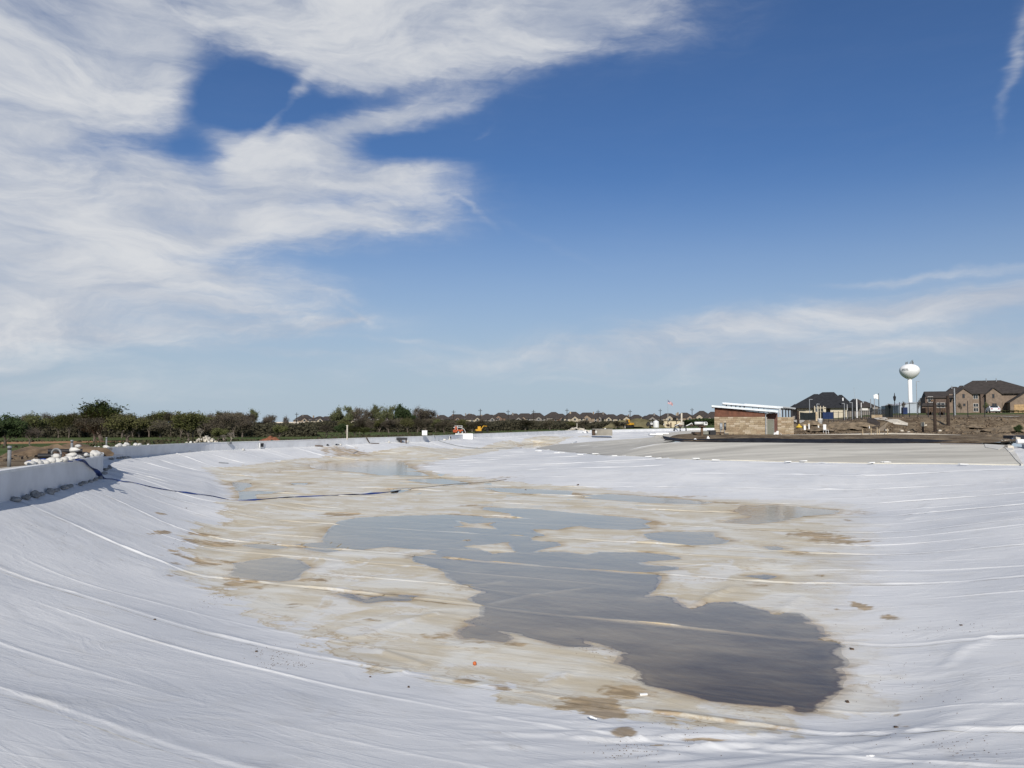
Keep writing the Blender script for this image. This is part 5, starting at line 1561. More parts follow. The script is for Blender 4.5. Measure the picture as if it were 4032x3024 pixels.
for i, (cx, ya, yb, hw) in enumerate(bxs):
    e = MB().box(fx(cx - hw), fx(cx + hw), -.22, -.10, fz(yb), fz(ya), .02).build('electrical_box', BLACKM if i else GREYP, ph)
    MB().box(fx(cx - hw + 5), fx(cx + hw - 5), -.235, -.221, fz(ya + 40), fz(ya + 10)).build('panel_door', GALV if i == 0 else GREYP, e)
    MB().cyl((fx(cx - 6), -.16, fz(yb)), (fx(cx - 6), -.16, -.1), .035).build('conduit', GALV, ph)
MB().cyl((fx(380), -.16, fz(945)), (fx(380), -.16, -.1), .05).build('conduit', GALV, ph)
MB().box(fx(415), fx(465), -.55, -.12, -.05, fz(985), .02).build('low_cabinet', material('dark_grey_metal', (0.07, 0.07, 0.068), .6, .1, 2), ph)

# open canopy behind: its own posts, standing partly on a stone pier
cy = 108.0
kc = cy / F
cbx, cbz = at(2813, 1700, cy)[0], at(2813, 1713.5, cy)[2]
gxx = lambda x: (C4(x, 0)[0] - 2813) * kc
gzz = lambda y: (1713.5 - C4(0, y)[1]) * kc
cn = empty('canopy', (cbx, cy, cbz), ph_rot, label='long sloping white canopy roof on dark posts above the stone building', cat='canopy')
cn.scale = (.965, 1, 1)
shed_roof(((gxx(410), gzz(641)), (gxx(1062), gzz(697))), 5.2, 9.6, .22, ROOFW, 'roof', cn)
shed_roof(((gxx(1052), gzz(700)), (gxx(1182), gzz(716))), -.2, 9.0, .14, material('grey_metal_edge', (0.30, 0.32, 0.33), .5, .06, 1), 'roof', cn)
MB().prism([(gxx(640), gzz(678)), (gxx(1062), gzz(716)), (gxx(1062), gzz(700)), (gxx(640), gzz(664))], -.1, .1).build('beam', ROOFW, cn)
for x in (453, 508, 560, 608, 655):
    MB().box(gxx(x - 6), gxx(x + 6), 5.5, 5.75, .2, gzz(656 + (x - 453) * .09)).build('post', BLACKM, cn)
for x in (752, 815, 875):
    MB().box(gxx(x - 3), gxx(x + 3), 5.5, 5.62, .2, gzz(690 + (x - 752) * .09)).build('post', BLACKM, cn)
MB().box(gxx(1004), gxx(1026), -.4, -.1, gzz(812), gzz(712)).build('post', GALV, cn)
for i, x in enumerate((1047, 1080, 1110, 1143)):
    MB().box(gxx(x - 6), gxx(x + 6), .1 + i * .02, .32 + i * .02, gzz(1000), gzz(722)).build('post', BLACKM, cn)
for i in range(7):
    x = 1060 + i * 18
    MB().box(gxx(x - 2), gxx(x + 2), -.15, 8.5, gzz(724), gzz(718 + i * 2)).build('rafter', GALV, cn)
pier = empty('stone_pier', (at(*C4(1000, 1000), 105.0)[0], 105.0, cbz), ph_rot, label='free standing tan stone pier right of the grey green door', cat='pier')
pw = gxx(1163) - gxx(1000)
MB().box(0, pw, .0, .5, -.4, gzz(812)).build('core', MORT, pier)
ashlar(pier, 0, pw * .24, -.05, gzz(812), -.12)
MB().box(0, pw * .24, -.12, -.001, -.4, gzz(813)).build('pilaster', MORT, pier)
ashlar(pier, pw * .24, pw, -.05, gzz(815), 0)
# white scrap by the pier
for i, (x, y, s, lb) in enumerate([(965, 985, .30, 'white bag of rubble leaning by the grey green door'), (1000, 980, .36, 'white crumpled bag at the foot of the stone pier'), (985, 1000, .26, 'small white bag lying before the stone pier'), (1040, 1000, .16, 'tiny white scrap just before the stone pier')]):
    px, py = C4(x, y)
    m = MB()
    for q in range(4):
        a = rs_.uniform(0, 6)
        m.box(-s * .5 + q * .08, s * .3 + q * .06, -s * .4, s * .4, q * s * .3, q * s * .3 + s * .35, .03)
    p = at(px, py + 2, 103.2)
    tag(m.build('debris_bag', WHITEP, None, False, (p[0], p[1], gz(p[0], p[1]) - .02), (0, .2 * (-1) ** i, i * 1.1)), lb, 'bag', 'white scrap by the pump house')


# ================================================================== ledge, paths and bank
def ribbon(name, pts, width, th, mat, label, kind='structure', lift=.05, zf=None):
    """strip of given width laid along points (x, y, z)"""
    P = [Vector(p) for p in pts]
    vs_, fs = [], []
    for i, p in enumerate(P):
        d = P[min(i + 1, len(P) - 1)] - P[max(i - 1, 0)]; d.z = 0; d.normalize()
        nrm = Vector((-d.y, d.x, 0))
        ww = width[i] if isinstance(width, (list, tuple)) else width
        a, b = p, p + nrm * ww
        za = p.z; zb_ = p.z
        vs_ += [(a.x, a.y, za + lift), (b.x, b.y, zb_ + lift), (b.x, b.y, zb_ + lift - th), (a.x, a.y, za + lift - th)]
    for i in range(len(P) - 1):
        for j in range(4):
            fs.append((i * 4 + j, i * 4 + (j + 1) % 4, i * 4 + 4 + (j + 1) % 4, i * 4 + 4 + j))
    fs += [(0, 3, 2, 1), (len(P) * 4 - 4, len(P) * 4 - 3, len(P) * 4 - 2, len(P) * 4 - 1)]
    me = bpy.data.meshes.new(name); me.from_pydata(vs_, [], fs); me.materials.append(mat); me.update()
    o = new_obj(name, me); tag(o, label, kind=kind)
    return o


curb = [(2620, 1722, 99), (2700, 1717.5, 99.5), (2813, 1716, 100), (2950, 1714, 100.5), (3053, 1712.6, 101), (3253, 1710.5, 102), (3400, 1707.5, 103), (3500, 1705, 103.5), (3600, 1706, 103), (3700, 1709.5, 102), (3770, 1712.5, 100.5), (3829, 1715.5, 99)]
ribbon('footpath', [at(*c) for c in curb], 1.5, .16, pale_conc if False else material('path_concrete', (0.50, 0.46, 0.385), .9, .08, .8, .01), 'grey concrete footpath edge above the black ledge', lift=.0)
ribbon('footpath', [at(3798, 1721, 95), at(3850, 1723, 94), at(3895, 1728, 92.5)], 1.2, .16, MATS['path_concrete'], 'broken off end of the concrete footpath at right', lift=.0)
# black membrane hanging over the ledge
lp = catmull([(p[0], p[1], p[2]) for p in ledge], .8)
vs_, fs = [], []
for i, p in enumerate(lp):
    s = i / len(lp)
    hh = .16 + .34 * sstep(0.02, .25, s) * (1 - .55 * sstep(.82, 1.0, s)) + float(fbm(np.array([i * .08]), np.array([3.]), 4, 3)[0]) * .16
    for j in range(6):
        q = j / 5
        zz_ = p[2] - .22 + (hh + .12) * q
        off = .22 - .95 * q ** 1.4 + .10 * math.sin(i * .35 + j) * q + float(vnoise(np.array([i * .7]), np.array([j * .9]), 3)[0]) * .10
        vs_.append((p[0], p[1] - off, zz_ + .03 * math.sin(i * .5)))
for i in range(len(lp) - 1):
    for j in range(5):
        fs.append((i * 6 + j, i * 6 + 6 + j, i * 6 + 7 + j, i * 6 + 1 + j))
me = bpy.data.meshes.new('black_liner_edge'); me.from_pydata(vs_, [], fs); me.materials.append(MEMB); me.update()
tag(new_obj('black_liner_edge', me), 'band of black plastic membrane rolled along the top edge of the beach', 'membrane')
p0 = at(2612, 1719, 99)
MB().add([(p0[0] - 1.0, p0[1], p0[2] - .08), (p0[0] + 3.5, p0[1] - .6, p0[2] - .18), (p0[0] + 3.5, p0[1] + 2, p0[2] - .18), (p0[0] - 1.0, p0[1], p0[2] - .0), (p0[0] + 3.5, p0[1] - .6, p0[2] - .02), (p0[0] + 3.5, p0[1] + 2, p0[2] - .02)], [(0, 2, 1), (3, 4, 5), (0, 1, 4, 3), (1, 2, 5, 4), (2, 0, 3, 5)]).build('concrete_lip', CONC)['kind'] = 'structure'
# little platform and post left of the building
pf = at(2790, 1706, 103.5)
o = MB().box(-1.6, 2.2, -.6, 1.5, -.1, .1).build('dark_slab', DIRTYM, None, False, (pf[0] - .3, pf[1], pf[2] + .05)); tag(o, 'dark flat slab on blocks left of the stone building', 'platform')
o = MB().box(-.45, .55, -.3, .5, 0, .42, .03).build('grey_cabinet', material('olive_cabinet', (0.20, 0.20, 0.165), .7, .1, 2), None, False, at(2776, 1711, 102.2)); tag(o, 'grey utility cabinet left of the stone building', 'cabinet')
o = MB().box(-.5, .45, -.3, .5, 0, .62, .03).build('black_cabinet', BLACKM, None, False, at(2803, 1713, 102.2)); tag(o, 'black cabinet against the left corner of the stone building', 'cabinet')
pp = at(2764, 1717, 99.6)
o = empty('fire_pit_post', (pp[0], pp[1], pp[2]), 0, label='brown steel post with a flat square cap left of the stone building', cat='post')
MB().box(-.13, .13, -.13, .13, -.2, 1.05, .02).build('post', WOOD, o)
MB().add([(-.16, -.16, 1.0), (.16, -.16, 1.0), (.16, .16, 1.0), (-.16, .16, 1.0), (-.42, -.42, 1.16), (.42, -.42, 1.16), (.42, .42, 1.16), (-.42, .42, 1.16), (-.42, -.42, 1.28), (.42, -.42, 1.28), (.42, .42, 1.28), (-.42, .42, 1.28)],
         [(0, 1, 5, 4), (1, 2, 6, 5), (2, 3, 7, 6), (3, 0, 4, 7), (4, 5, 9, 8), (5, 6, 10, 9), (6, 7, 11, 10), (7, 4, 8, 11), (8, 9, 10, 11)]).build('cap', DIRTYM, o)
for i, (x, y) in enumerate([(220, 1037), (80, 1045), (535, 1068), (680, 1070)]):
    p = at(*C4(x, y), 94)
    o = MB().add([(0, 0, 0), (.34, 0, 0), (.34, .3, 0), (0, .3, 0), (.12, .1, .34 if i == 0 else .12), (.22, .2, .30 if i == 0 else .12)], [(3, 2, 1, 0), (0, 1, 5, 4), (1, 2, 5), (2, 3, 4, 5), (3, 0, 4)]).build('white_stone', WHITEP, None, False, (p[0], p[1] - .5, p[2] - .05))
    tag(o, ['white pointed stone before the left end of the black membrane', 'small pale stone left of the white pointed stone', 'white scrap at the beach edge under the stone building', 'second white scrap at the beach edge under the stone building'][i], 'stone')

# sloping concrete paths up the bank
def ground_ribbon(name, pxs, width, mat, label, Y0=95, Y1=260, lift=.08):
    pts = [hit(px, py, Y0, Y1) for px, py in pxs]
    D = catmull(pts, .8)
    vs_, fs = [], []
    for i, p in enumerate(D):
        d = Vector(D[min(i + 1, len(D) - 1)] - D[max(i - 1, 0)]); d.z = 0; d.normalize()
        nn = Vector((-d.y, d.x, 0))
        ww = width if not callable(width) else width(i / len(D))
        for s in (-1, -.33, .33, 1):
            q = Vector((p[0], p[1], 0)) + nn * (ww / 2 * s)
            vs_.append((q.x, q.y, gz(q.x, q.y) + lift))
    for i in range(len(D) - 1):
        for j in range(3):
            fs.append((i * 4 + j, i * 4 + j + 1, i * 4 + 5 + j, i * 4 + 4 + j))
    me = bpy.data.meshes.new(name); me.from_pydata(vs_, [], fs); me.materials.append(mat); me.update()
    return tag(new_obj(name, me), label, kind='structure')


ground_ribbon('footpath', [R5(570, 830), R5(500, 790), R5(430, 760), R5(380, 735)], 2.2, MATS['path_concrete'], 'grey path running up the bank right of the stone pier', 100, 150, .1)
ground_ribbon('footpath', [C5(830, 965), C5(700, 940), C5(600, 915), C5(500, 900), C5(430, 893)], 1.8, MATS['path_concrete'], 'pale path curving down the bank before the water tower', 100, 150, .1)
o = ground_ribbon('footpath', [C5(1760, 876), C5(1900, 878), C5(2060, 882), C5(2180, 886)], 2.0, MATS['path_concrete'], 'pale walkway along the crest below the white car', 110, 150, .1)

# ================================================================== clubhouse with the dark roof
HY = 196.0
kh = HY / F
hx0, _, hzb = at(R5(440, 740)[0], R5(440, 740)[1], HY)
hx = lambda x: (R5(x, 0)[0] - R5(440, 0)[0]) * kh
hz = lambda y: (R5(0, 740)[1] - R5(0, y)[1]) * kh
ch = empty('clubhouse', (hx0, HY, hzb), R(-18), label='cream walled house under a huge black hip roof behind the fence', cat='house')
ch.scale = (.97, 1, 1)
CREAM = material('cream_stucco', (0.52, 0.46, 0.35), .85, .05, 1)
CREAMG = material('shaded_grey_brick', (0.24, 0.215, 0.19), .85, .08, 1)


def hip(parent, xa, xb, ye, ra, rb, yt, y0, dep, mat, th=.2):
    """hip roof: eaves from xa to xb at height ye, ridge ra..rb at yt; y0 front, dep deep"""
    m = MB()
    ym = y0 + dep / 2
    m.add([(xa, y0, ye - th), (xb, y0, ye - th), (xb, y0 + dep, ye - th), (xa, y0 + dep, ye - th), (xa, y0, ye), (xb, y0, ye), (xb, y0 + dep, ye), (xa, y0 + dep, ye), (ra, ym, yt), (rb, ym, yt)],
          [(3, 2, 1, 0), (0, 1, 5, 4), (1, 2, 6, 5), (2, 3, 7, 6), (3, 0, 4, 7), (4, 5, 9, 8), (5, 6, 9), (6, 7, 8, 9), (7, 4, 8)])
    return m.build('roof', mat, parent)


MB().box(hx(440), hx(745), 0, 9, -1.5, hz(520)).build('wall', CREAM, ch)
MB().box(hx(745), hx(1055), 1.2, 9, -1.5, hz(520)).build('wall', CREAMG, ch)
MB().box(hx(1055), hx(1380), -.2, 9, -1.5, hz(516)).build('wall', CREAM, ch)
MB().box(hx(1380), hx(1590), .6, 9, -1.5, hz(520)).build('wall', CREAMG, ch)
MB().box(hx(330), hx(440), 1.8, 9, -1.5, hz(520)).build('wall', CREAMG, ch)
hip(ch, hx(430), hx(1420), hz(518), hx(945), hx(1165), hz(205), -.9, 14, ROOFD)
hip(ch, hx(285), hx(1000), hz(520), hx(780), hx(860), hz(242), -.5, 11.5, ROOFD)
hip(ch, hx(286), hx(620), hz(517), hx(395), hx(440), hz(446), -1.1, 5, ROOFD)
hip(ch, hx(1150), hx(1545), hz(517), hx(1262), hx(1320), hz(256), 2.2, 11, ROOFD)
hip(ch, hx(1330), hx(1600), hz(515), hx(1490), hx(1560), hz(350), -.6, 6, ROOFD)
# porch frame
pf_ = MB()
for x in (762, 822, 868, 925):
    pf_.box(hx(x - 8), hx(x + 8), -1.3, -1.1, -1, hz(490))
pf_.box(hx(750), hx(970), -1.32, -1.08, hz(535), hz(522))
pf_.build('porch_frame', CREAM, ch)
MB().box(hx(915), hx(970), -1.0, -.8, -1, hz(512)).build('porch_wall', CREAM, ch)
for (a, b) in ((778, 812), (832, 862), (874, 912)):
    window(ch, (hx(a) + hx(b)) / 2, hz(600), hx(b) - hx(a), hz(540) - hz(600), -.9, CREAM)
o = MB().cyl((hx(1281), -1.2, hz(395)), (hx(1281), -1.2, hz(338)), .16, .16, 8).build('vent_pipe', WHITEP, ch)
MB().box(hx(740), hx(750), -.06, 0, -1, hz(522)).build('corner_trim', CREAM, ch)
# brown house behind
HY2 = 262.0
k2 = HY2 / F
qx0, _, qzb = at(R5(1600, 740)[0], R5(1600, 740)[1], HY2)
h2 = empty('house', (qx0, HY2, qzb), 0, label='brown roofed house between the black hip roof and the water tower', cat='house')
qx = lambda x: (R5(x, 0)[0] - R5(1600, 0)[0]) * k2
qz = lambda y: (R5(0, 740)[1] - R5(0, y)[1]) * k2
MB().box(qx(1600), qx(2010), 0, 9, -1.5, qz(505)).build('wall', BRKS[3], h2)
hip(h2, qx(1580), qx(1900), qz(505), qx(1640), qx(1745), qz(340), -.6, 11, ROOFB)
hip(h2, qx(1760), qx(2110), qz(520), qx(1880), qx(1920), qz(385), 1.2, 9, ROOFB)
MB().box(qx(1690), qx(1805), -.25, 0, qz(570), qz(515)).build('garage_door', TRIM, h2)
window(h2, qx(1870), qz(600), 1.2, 1.3, -.05)
MB().cyl((qx(1718), -.1, qz(430)), (qx(1718), -.1, qz(400)), .2, .2, 6).build('vent_pipe', GALV, h2)

# ================================================================== big brick house at right
RY = 226.0
kr = RY / F
rx0, _, rzb = at(*C5(1490, 836), RY)
rx = lambda x: (C5(x, 0)[0] - C5(1490, 0)[0]) * kr
rz_ = lambda y: (C5(0, 836)[1] - C5(0, y)[1]) * kr
bh = empty('house', (rx0, RY, rzb), R(-20), label='large two storey beige brick house with brown hip roof and garage at right', cat='house')
bh.scale = (1.0, 1, 1)
BEIGE = material('beige_brick', (0.215, 0.165, 0.125), .9, .10, 1.6)
BEIGE2 = material('dark_and_shaded_brick', (0.13, 0.095, 0.075), .9, .10, 1.6)
GAR = material('wooden_garage_door', (0.42, 0.28, 0.14), .7, .12, 1.5)


def gwall_(parent, xa, xb, ztop, zpk, y0, y1, mat, roofm):
    xc = (xa + xb) / 2
    MB().add([(xa, y0, -1.5), (xb, y0, -1.5), (xb, y0, ztop), (xc, y0, zpk), (xa, y0, ztop), (xa, y1, -1.5), (xb, y1, -1.5), (xb, y1, ztop), (xc, y1, zpk), (xa, y1, ztop)], [(0, 1, 2, 3, 4), (0, 4, 9, 5), (1, 6, 7, 2)]).build('gable_wall', mat, parent)
    m = MB()
    s = (zpk - ztop) / (xc - xa)
    oh = .35; t_ = .16
    for sg in (-1, 1):
        xe = xc + sg * ((xb - xa) / 2 + oh); ze = ztop - oh * s
        m.add([(xc, y0 - .3, zpk + t_), (xe, y0 - .3, ze + t_), (xe, y1 + 3, ze + t_), (xc, y1 + 3, zpk + t_), (xc, y0 - .3, zpk + .01), (xe, y0 - .3, ze + .01), (xe, y1 + 3, ze + .01), (xc, y1 + 3, zpk + .01)],
              [(0, 1, 2, 3), (4, 7, 6, 5), (0, 4, 5, 1), (1, 5, 6, 2)])
    m.build('gable_roof', roofm, parent)


MB().box(rx(1350), rx(2280), .9, 12, -1.5, rz_(606)).build('wall', BEIGE, bh)
MB().box(rx(1676), rx(1724), .2, .9, -1.5, rz_(612)).build('wall', BEIGE2, bh)  # shaded gap between the gables, its shade put into a darker brick colour
hip(bh, rx(1395), rx(2330), rz_(602), rx(1650), rx(1945), rz_(437), .1, 14, ROOFR)
hip(bh, rx(1330), rx(1640), rz_(600), rx(1420), rx(1470), rz_(508), 2.6, 9, ROOFR)
hip(bh, rx(1450), rx(1700), rz_(590), rx(1520), rx(1560), rz_(492), 4.5, 8, ROOFR)
gwall_(bh, rx(1410), rx(1580), rz_(614), rz_(548), -.8, .9, BEIGE, ROOFR)
gwall_(bh, rx(1725), rx(1886), rz_(614), rz_(546), -.8, .9, BEIGE, ROOFR)
gwall_(bh, rx(1945), rx(2285), rz_(714), rz_(596), -3.4, .9, BEIGE, ROOFR)
# left wing
MB().box(rx(1085), rx(1345), -.6, 10, -1.5, rz_(640)).build('wall', BEIGE2, bh)
MB().add([(rx(1095), -1.0, rz_(648)), (rx(1398), -1.0, rz_(648)), (rx(1398), 4.5, rz_(566)), (rx(1100), 4.5, rz_(566)), (rx(1095), 10, rz_(648)), (rx(1398), 10, rz_(648)), (rx(1095), -1.0, rz_(656)), (rx(1398), -1.0, rz_(656))], [(0, 1, 2, 3), (3, 2, 5, 4), (0, 3, 4), (6, 7, 1, 0)]).build('roof', ROOFR, bh)
MB().box(rx(1040), rx(1300), -2.4, -.7, -1.5, rz_(742)).build('wall', BEIGE2, bh)
MB().add([(rx(1035), -2.8, rz_(745)), (rx(1310), -2.8, rz_(745)), (rx(1310), -.6, rz_(712)), (rx(1060), -.6, rz_(712)), (rx(1035), -2.8, rz_(751)), (rx(1310), -2.8, rz_(751))], [(0, 1, 2, 3), (4, 5, 1, 0), (4, 0, 3)]).build('roof', ROOFR, bh)
WIN = [(1492, 612, 655, 22, -.82), (1497, 725, 752, 22, -.82), (1630, 618, 665, 46, .88), (1630, 725, 760, 48, .88), (1630, 776, 815, 48, .88), (1800, 616, 661, 20, -.82), (1889, 615, 655, 18, .88), (1808, 725, 772, 44, -.82), (1893, 718, 760, 20, .88), (2110, 634, 680, 20, -3.42), (1140, 637, 705, 50, -.62), (1240, 715, 770, 80, -2.42), (1365, 625, 680, 26, .88)]
for (cx, ya, yb, wd, yy) in WIN:
    window(bh, rx(cx), rz_(yb), wd * kr / 3.022, (yb - ya) * kr / 3.022, yy, TRIM if wd > 45 else BEIGE2, GLASS, 1 if wd > 40 else 0)
for (a, b) in ((1982, 2104), (2130, 2240)):
    g = MB().box(rx(a), rx(b), -3.46, -3.41, -.5, rz_(742)).build('garage_door', GAR, bh)
    for i in range(4):
        z = -.3 + i * (rz_(742) + .3) / 4
        MB().box(rx(a) + .05, rx(b) - .05, -3.49, -3.465, z, z + (rz_(742)) / 4 - .05).build('door_panel', GAR, g)
for x in (1790, 1897, 1540, 1410):
    MB().cyl((rx(x), 6.5 if x > 1700 else 5, rz_(470 if x > 1700 else 540)), (rx(x), 6.5 if x > 1700 else 5, rz_(415 if x > 1700 else 500)), .13, .13, 6).build('vent_pipe', GALV, bh)
# houses and a pale shed further back, right
GB = material('pale_blue_grey_siding', (0.36, 0.40, 0.44), .8, .06, .3)
p = at(*C5(905, 835), 420)
o = empty('warehouse', p, 0, label='long pale grey shed seen through the fence beside the tower stem', cat='shed')
kk = 420 / F / 3.022
MB().prism([(-180 * kk, -3), (175 * kk, -3), (175 * kk, 135 * kk), (110 * kk, 130 * kk), (-80 * kk, 112 * kk), (-180 * kk, 88 * kk)], 0, 20).build('wall', GB, o)
MB().prism([(-184 * kk, 88 * kk), (-80 * kk, 113 * kk), (110 * kk, 131 * kk), (178 * kk, 136 * kk), (178 * kk, 141 * kk), (110 * kk, 136 * kk), (-80 * kk, 118 * kk), (-184 * kk, 93 * kk)], -.5, 20.5).build('roof', material('shed_roof_grey', (0.44, 0.46, 0.48), .6, .05, 1), o)

# ================================================================== things on the bank
def pole_thing(name, label, cat, px, ytop, ybase, Y, r, mat, group=None, extra=None, taper=.8):
    p = at(px, ybase, Y); zb = min(p[2], gz(p[0], Y))
    zt = at(px, ytop, Y)[2]
    o = empty(name, (p[0], Y, zb), 0, label=label, cat=cat, group=group)
    MB().cyl((0, 0, -.2), (0, 0, zt - zb), r, r * taper, 10).build('pole', mat, o)
    return o, zt - zb


def lamp(px, py_t, py_b, Y, arm, label, mat=GALV, r=.06, group='lamp posts on the bank'):
    o, h = pole_thing('street_lamp', label, 'lamp post', px, py_t, py_b, Y, r, mat, group)
    MB().box(min(0, arm), max(0, arm), -.04, .04, h - .08, h).build('arm', mat, o)
    MB().box(arm - .28 if arm > 0 else arm - .1, arm + .1 if arm > 0 else arm + .28, -.12, .12, h - .10, h + .0, .02).build('lamp_head', mat, o)
    return o


LAMPY = 138
lamp(*R5(681, 0)[:1], R5(0, 352)[1], R5(0, 735)[1], LAMPY, .42, 'tall lamp post with arm to the right, leftmost before the black roof')
lamp(*R5(823, 0)[:1], R5(0, 442)[1], R5(0, 740)[1], LAMPY, .36, 'lamp post before the cream porch, arm to the right')
lamp(*R5(1356, 0)[:1], R5(0, 430)[1], R5(0, 740)[1], LAMPY, -.34, 'lamp post right of the second cream wall, arm to the left')
lamp(*R5(1509, 0)[:1], R5(0, 414)[1], R5(0, 735)[1], LAMPY, -.38, 'lamp post with long arm to the left, rightmost before the black roof')
lamp(*C5(940, 0)[:1], C5(0, 457)[1], C5(0, 830)[1], 190, .7, 'tall thin lamp post just right of the water tower', r=.09)
o, h = pole_thing('mast', 'slanting pale mast before the right end of the black roof', 'mast', R5(1592, 0)[0], R5(0, 345)[1], R5(0, 560)[1], 150, .13, MWHITE)
MB().cyl((-.35, 0, h - .2), (-.45, 0, h + 2.2), .03, .02, 6).build('antenna', GALV, o)
pole_thing('pale_pole', 'short pale pole left of the tall black fence post', 'pole', R5(1680, 0)[0], R5(0, 420)[1], R5(0, 600)[1], 150, .09, MWHITE)
pole_thing('pale_pole', 'short pale pointed pole on the bank before the grey wall', 'pole', R5(1407, 0)[0], R5(0, 450)[1], R5(0, 600)[1], 150, .09, MWHITE, taper=.3)
pole_thing('steel_pole', 'plain grey pole before the brown roofed house, left one of two', 'pole', R5(1865, 0)[0], R5(0, 350)[1], R5(0, 655)[1], 160, .10, GALV)
pole_thing('steel_pole', 'plain grey pole before the brown roofed house, right one of two', 'pole', R5(1937, 0)[0], R5(0, 325)[1], R5(0, 650)[1], 160, .10, GALV)
o, h = pole_thing('flagpole', 'dark flagpole carrying a small white flag right of the brown roofed house', 'flagpole', R5(2022, 0)[0], R5(0, 240)[1], R5(0, 640)[1], 150, .07, BLACKM)
MB().add([(-.02, 0, h - .3), (-.45, .1, h - .1), (-1.0, -.05, h - .35), (-.9, -.05, h - 1.0), (-.5, .1, h - .95), (-.02, 0, h - 1.15)], [(0, 1, 4, 5), (1, 2, 3, 4)]).build('flag', WHITEP, o)
o, h = pole_thing('lantern_post', 'black lantern post with a pointed head left of the water tower', 'lamp post', C5(677, 0)[0], C5(0, 690)[1], C5(0, 862)[1], 128, .07, BLACKM)
MB().lathe([(.05, h - .05), (.16, h + .1), (.24, h + .65), (.10, h + .80), (.03, h + 1.3)], 8).build('lantern', BLACKM, o)
o, h = pole_thing('steel_pole', 'tall grey pole before the left gable of the beige brick house', 'pole', C5(1392, 0)[0], C5(0, 540)[1], C5(0, 865)[1], 150, .13, GALV)
# wooden poles on the slope
for (x, yt, yb, w_, lb) in [(1155, 672, 1060, .26, 'thick brown wooden pole on the bank, right of the water tower'), (1312, 628, 980, .30, 'second thick brown wooden pole, before the left gable of the brick house')]:
    px, pyb = C5(x, yb); hp = hit(px, pyb, 96, 150)
    o, h = pole_thing('wooden_pole', lb, 'pole', px, C5(0, yt)[1], pyb, hp[1], w_ * .8, DWOOD, 'brown wooden poles on the bank')
    if x == 1155: MB().box(-.5, -.1, -.1, .1, h - .3, h - .05).build('crosspiece', WOOD, o)
hp = hit(*R5(457, 840), 96, 140)
o, h = pole_thing('wooden_pole', 'brown wooden pole beside the grey path, right of the stone pier', 'pole', R5(457, 0)[0], R5(0, 582)[1], R5(0, 840)[1], hp[1], .20, DWOOD, 'brown wooden poles on the bank')

# fences -----------------------------------------------------------
def fence_run(px0, px1, Y0, Y1, ytop, step, label, r=.028, rails=2, tall=None, group=None, mat=BLACKM, cat='fence'):
    x0, x1 = at(px0, 1650, Y0)[0], at(px1, 1650, Y1)[0]
    L = math.hypot(x1 - x0, Y1 - Y0); n = max(2, int(L / step))
    zt = [at(px0, ytop[0], Y0)[2], at(px1, ytop[1], Y1)[2]]
    root = empty('metal_fence', (x0, Y0, gz(x0, Y0)), 0, label=label, cat=cat, group=group)
    pts = []
    for i in range(n + 1):
        s = i / n
        x, y = x0 + (x1 - x0) * s, Y0 + (Y1 - Y0) * s
        zb = gz(x, y); z1 = zt[0] + (zt[1] - zt[0]) * s
        pts.append((x - x0, y - Y0, zb - root.location.z, z1 - root.location.z))
        MB().box(-r, r, -r, r, -.3, z1 - zb).build('post', mat, root, loc=(x - x0, y - Y0, zb - root.location.z))
    for k in range(rails):
        f = .12 + .78 * k / max(1, rails - 1)
        MB().tube([(a, b, c + (d - c) * f) for a, b, c, d in pts], .022, 4).build('rail', mat, root)
    return root, pts


fr1, pts = fence_run(R5(860, 0)[0], R5(1330, 0)[0], 128, 129, (R5(0, 590)[1], R5(0, 590)[1]), .85, 'black post fence on the bank behind and right of the navy banner')
fence_run(R5(1330, 0)[0], R5(1860, 0)[0], 129, 131, (R5(0, 560)[1], R5(0, 575)[1]), .42, 'dense black picket fence on the crest before the brown roofed house')
fence_run(R5(1870, 0)[0], R5(2150, 0)[0], 132, 136, (R5(0, 545)[1], R5(0, 545)[1]), .30, 'dark picket gate section on the crest left of the dark screen', r=.035, rails=3)
for i, (x, yt, yb) in enumerate([(1336, 512, 745), (1425, 515, 720), (1523, 512, 720), (1545, 515, 715), (1690, 508, 720), (1855, 418, 700), (1870, 520, 700)]):
    px, py = R5(x, yt)
    o, h = pole_thing('tall_fence_post', 'tall black post of the unfinished fence, %s from the left before the dark roofs' % ordw(i), 'post', px, py, R5(x, yb)[1], 127.5, .055, BLACKM, 'tall black fence posts')
for i, (x, yt, yb) in enumerate([(703, 730, 880), (733, 705, 840), (772, 720, 876), (851, 712, 868), (950, 705, 866), (1073, 700, 866), (1215, 700, 868), (1377, 690, 868), (1545, 690, 872), (1745, 655, 880)]):
    px, py = C5(x, yt)
    hp = hit(px, C5(0, yb)[1], 118, 160, 128)
    Yp = min(hp[1], 131)
    o, h = pole_thing('fence_post', 'black fence post along the crest, %s from the left right of the dark screen' % ordw(i), 'post', px, py, C5(x, yb)[1], Yp, .065, BLACKM, 'black posts along the crest')


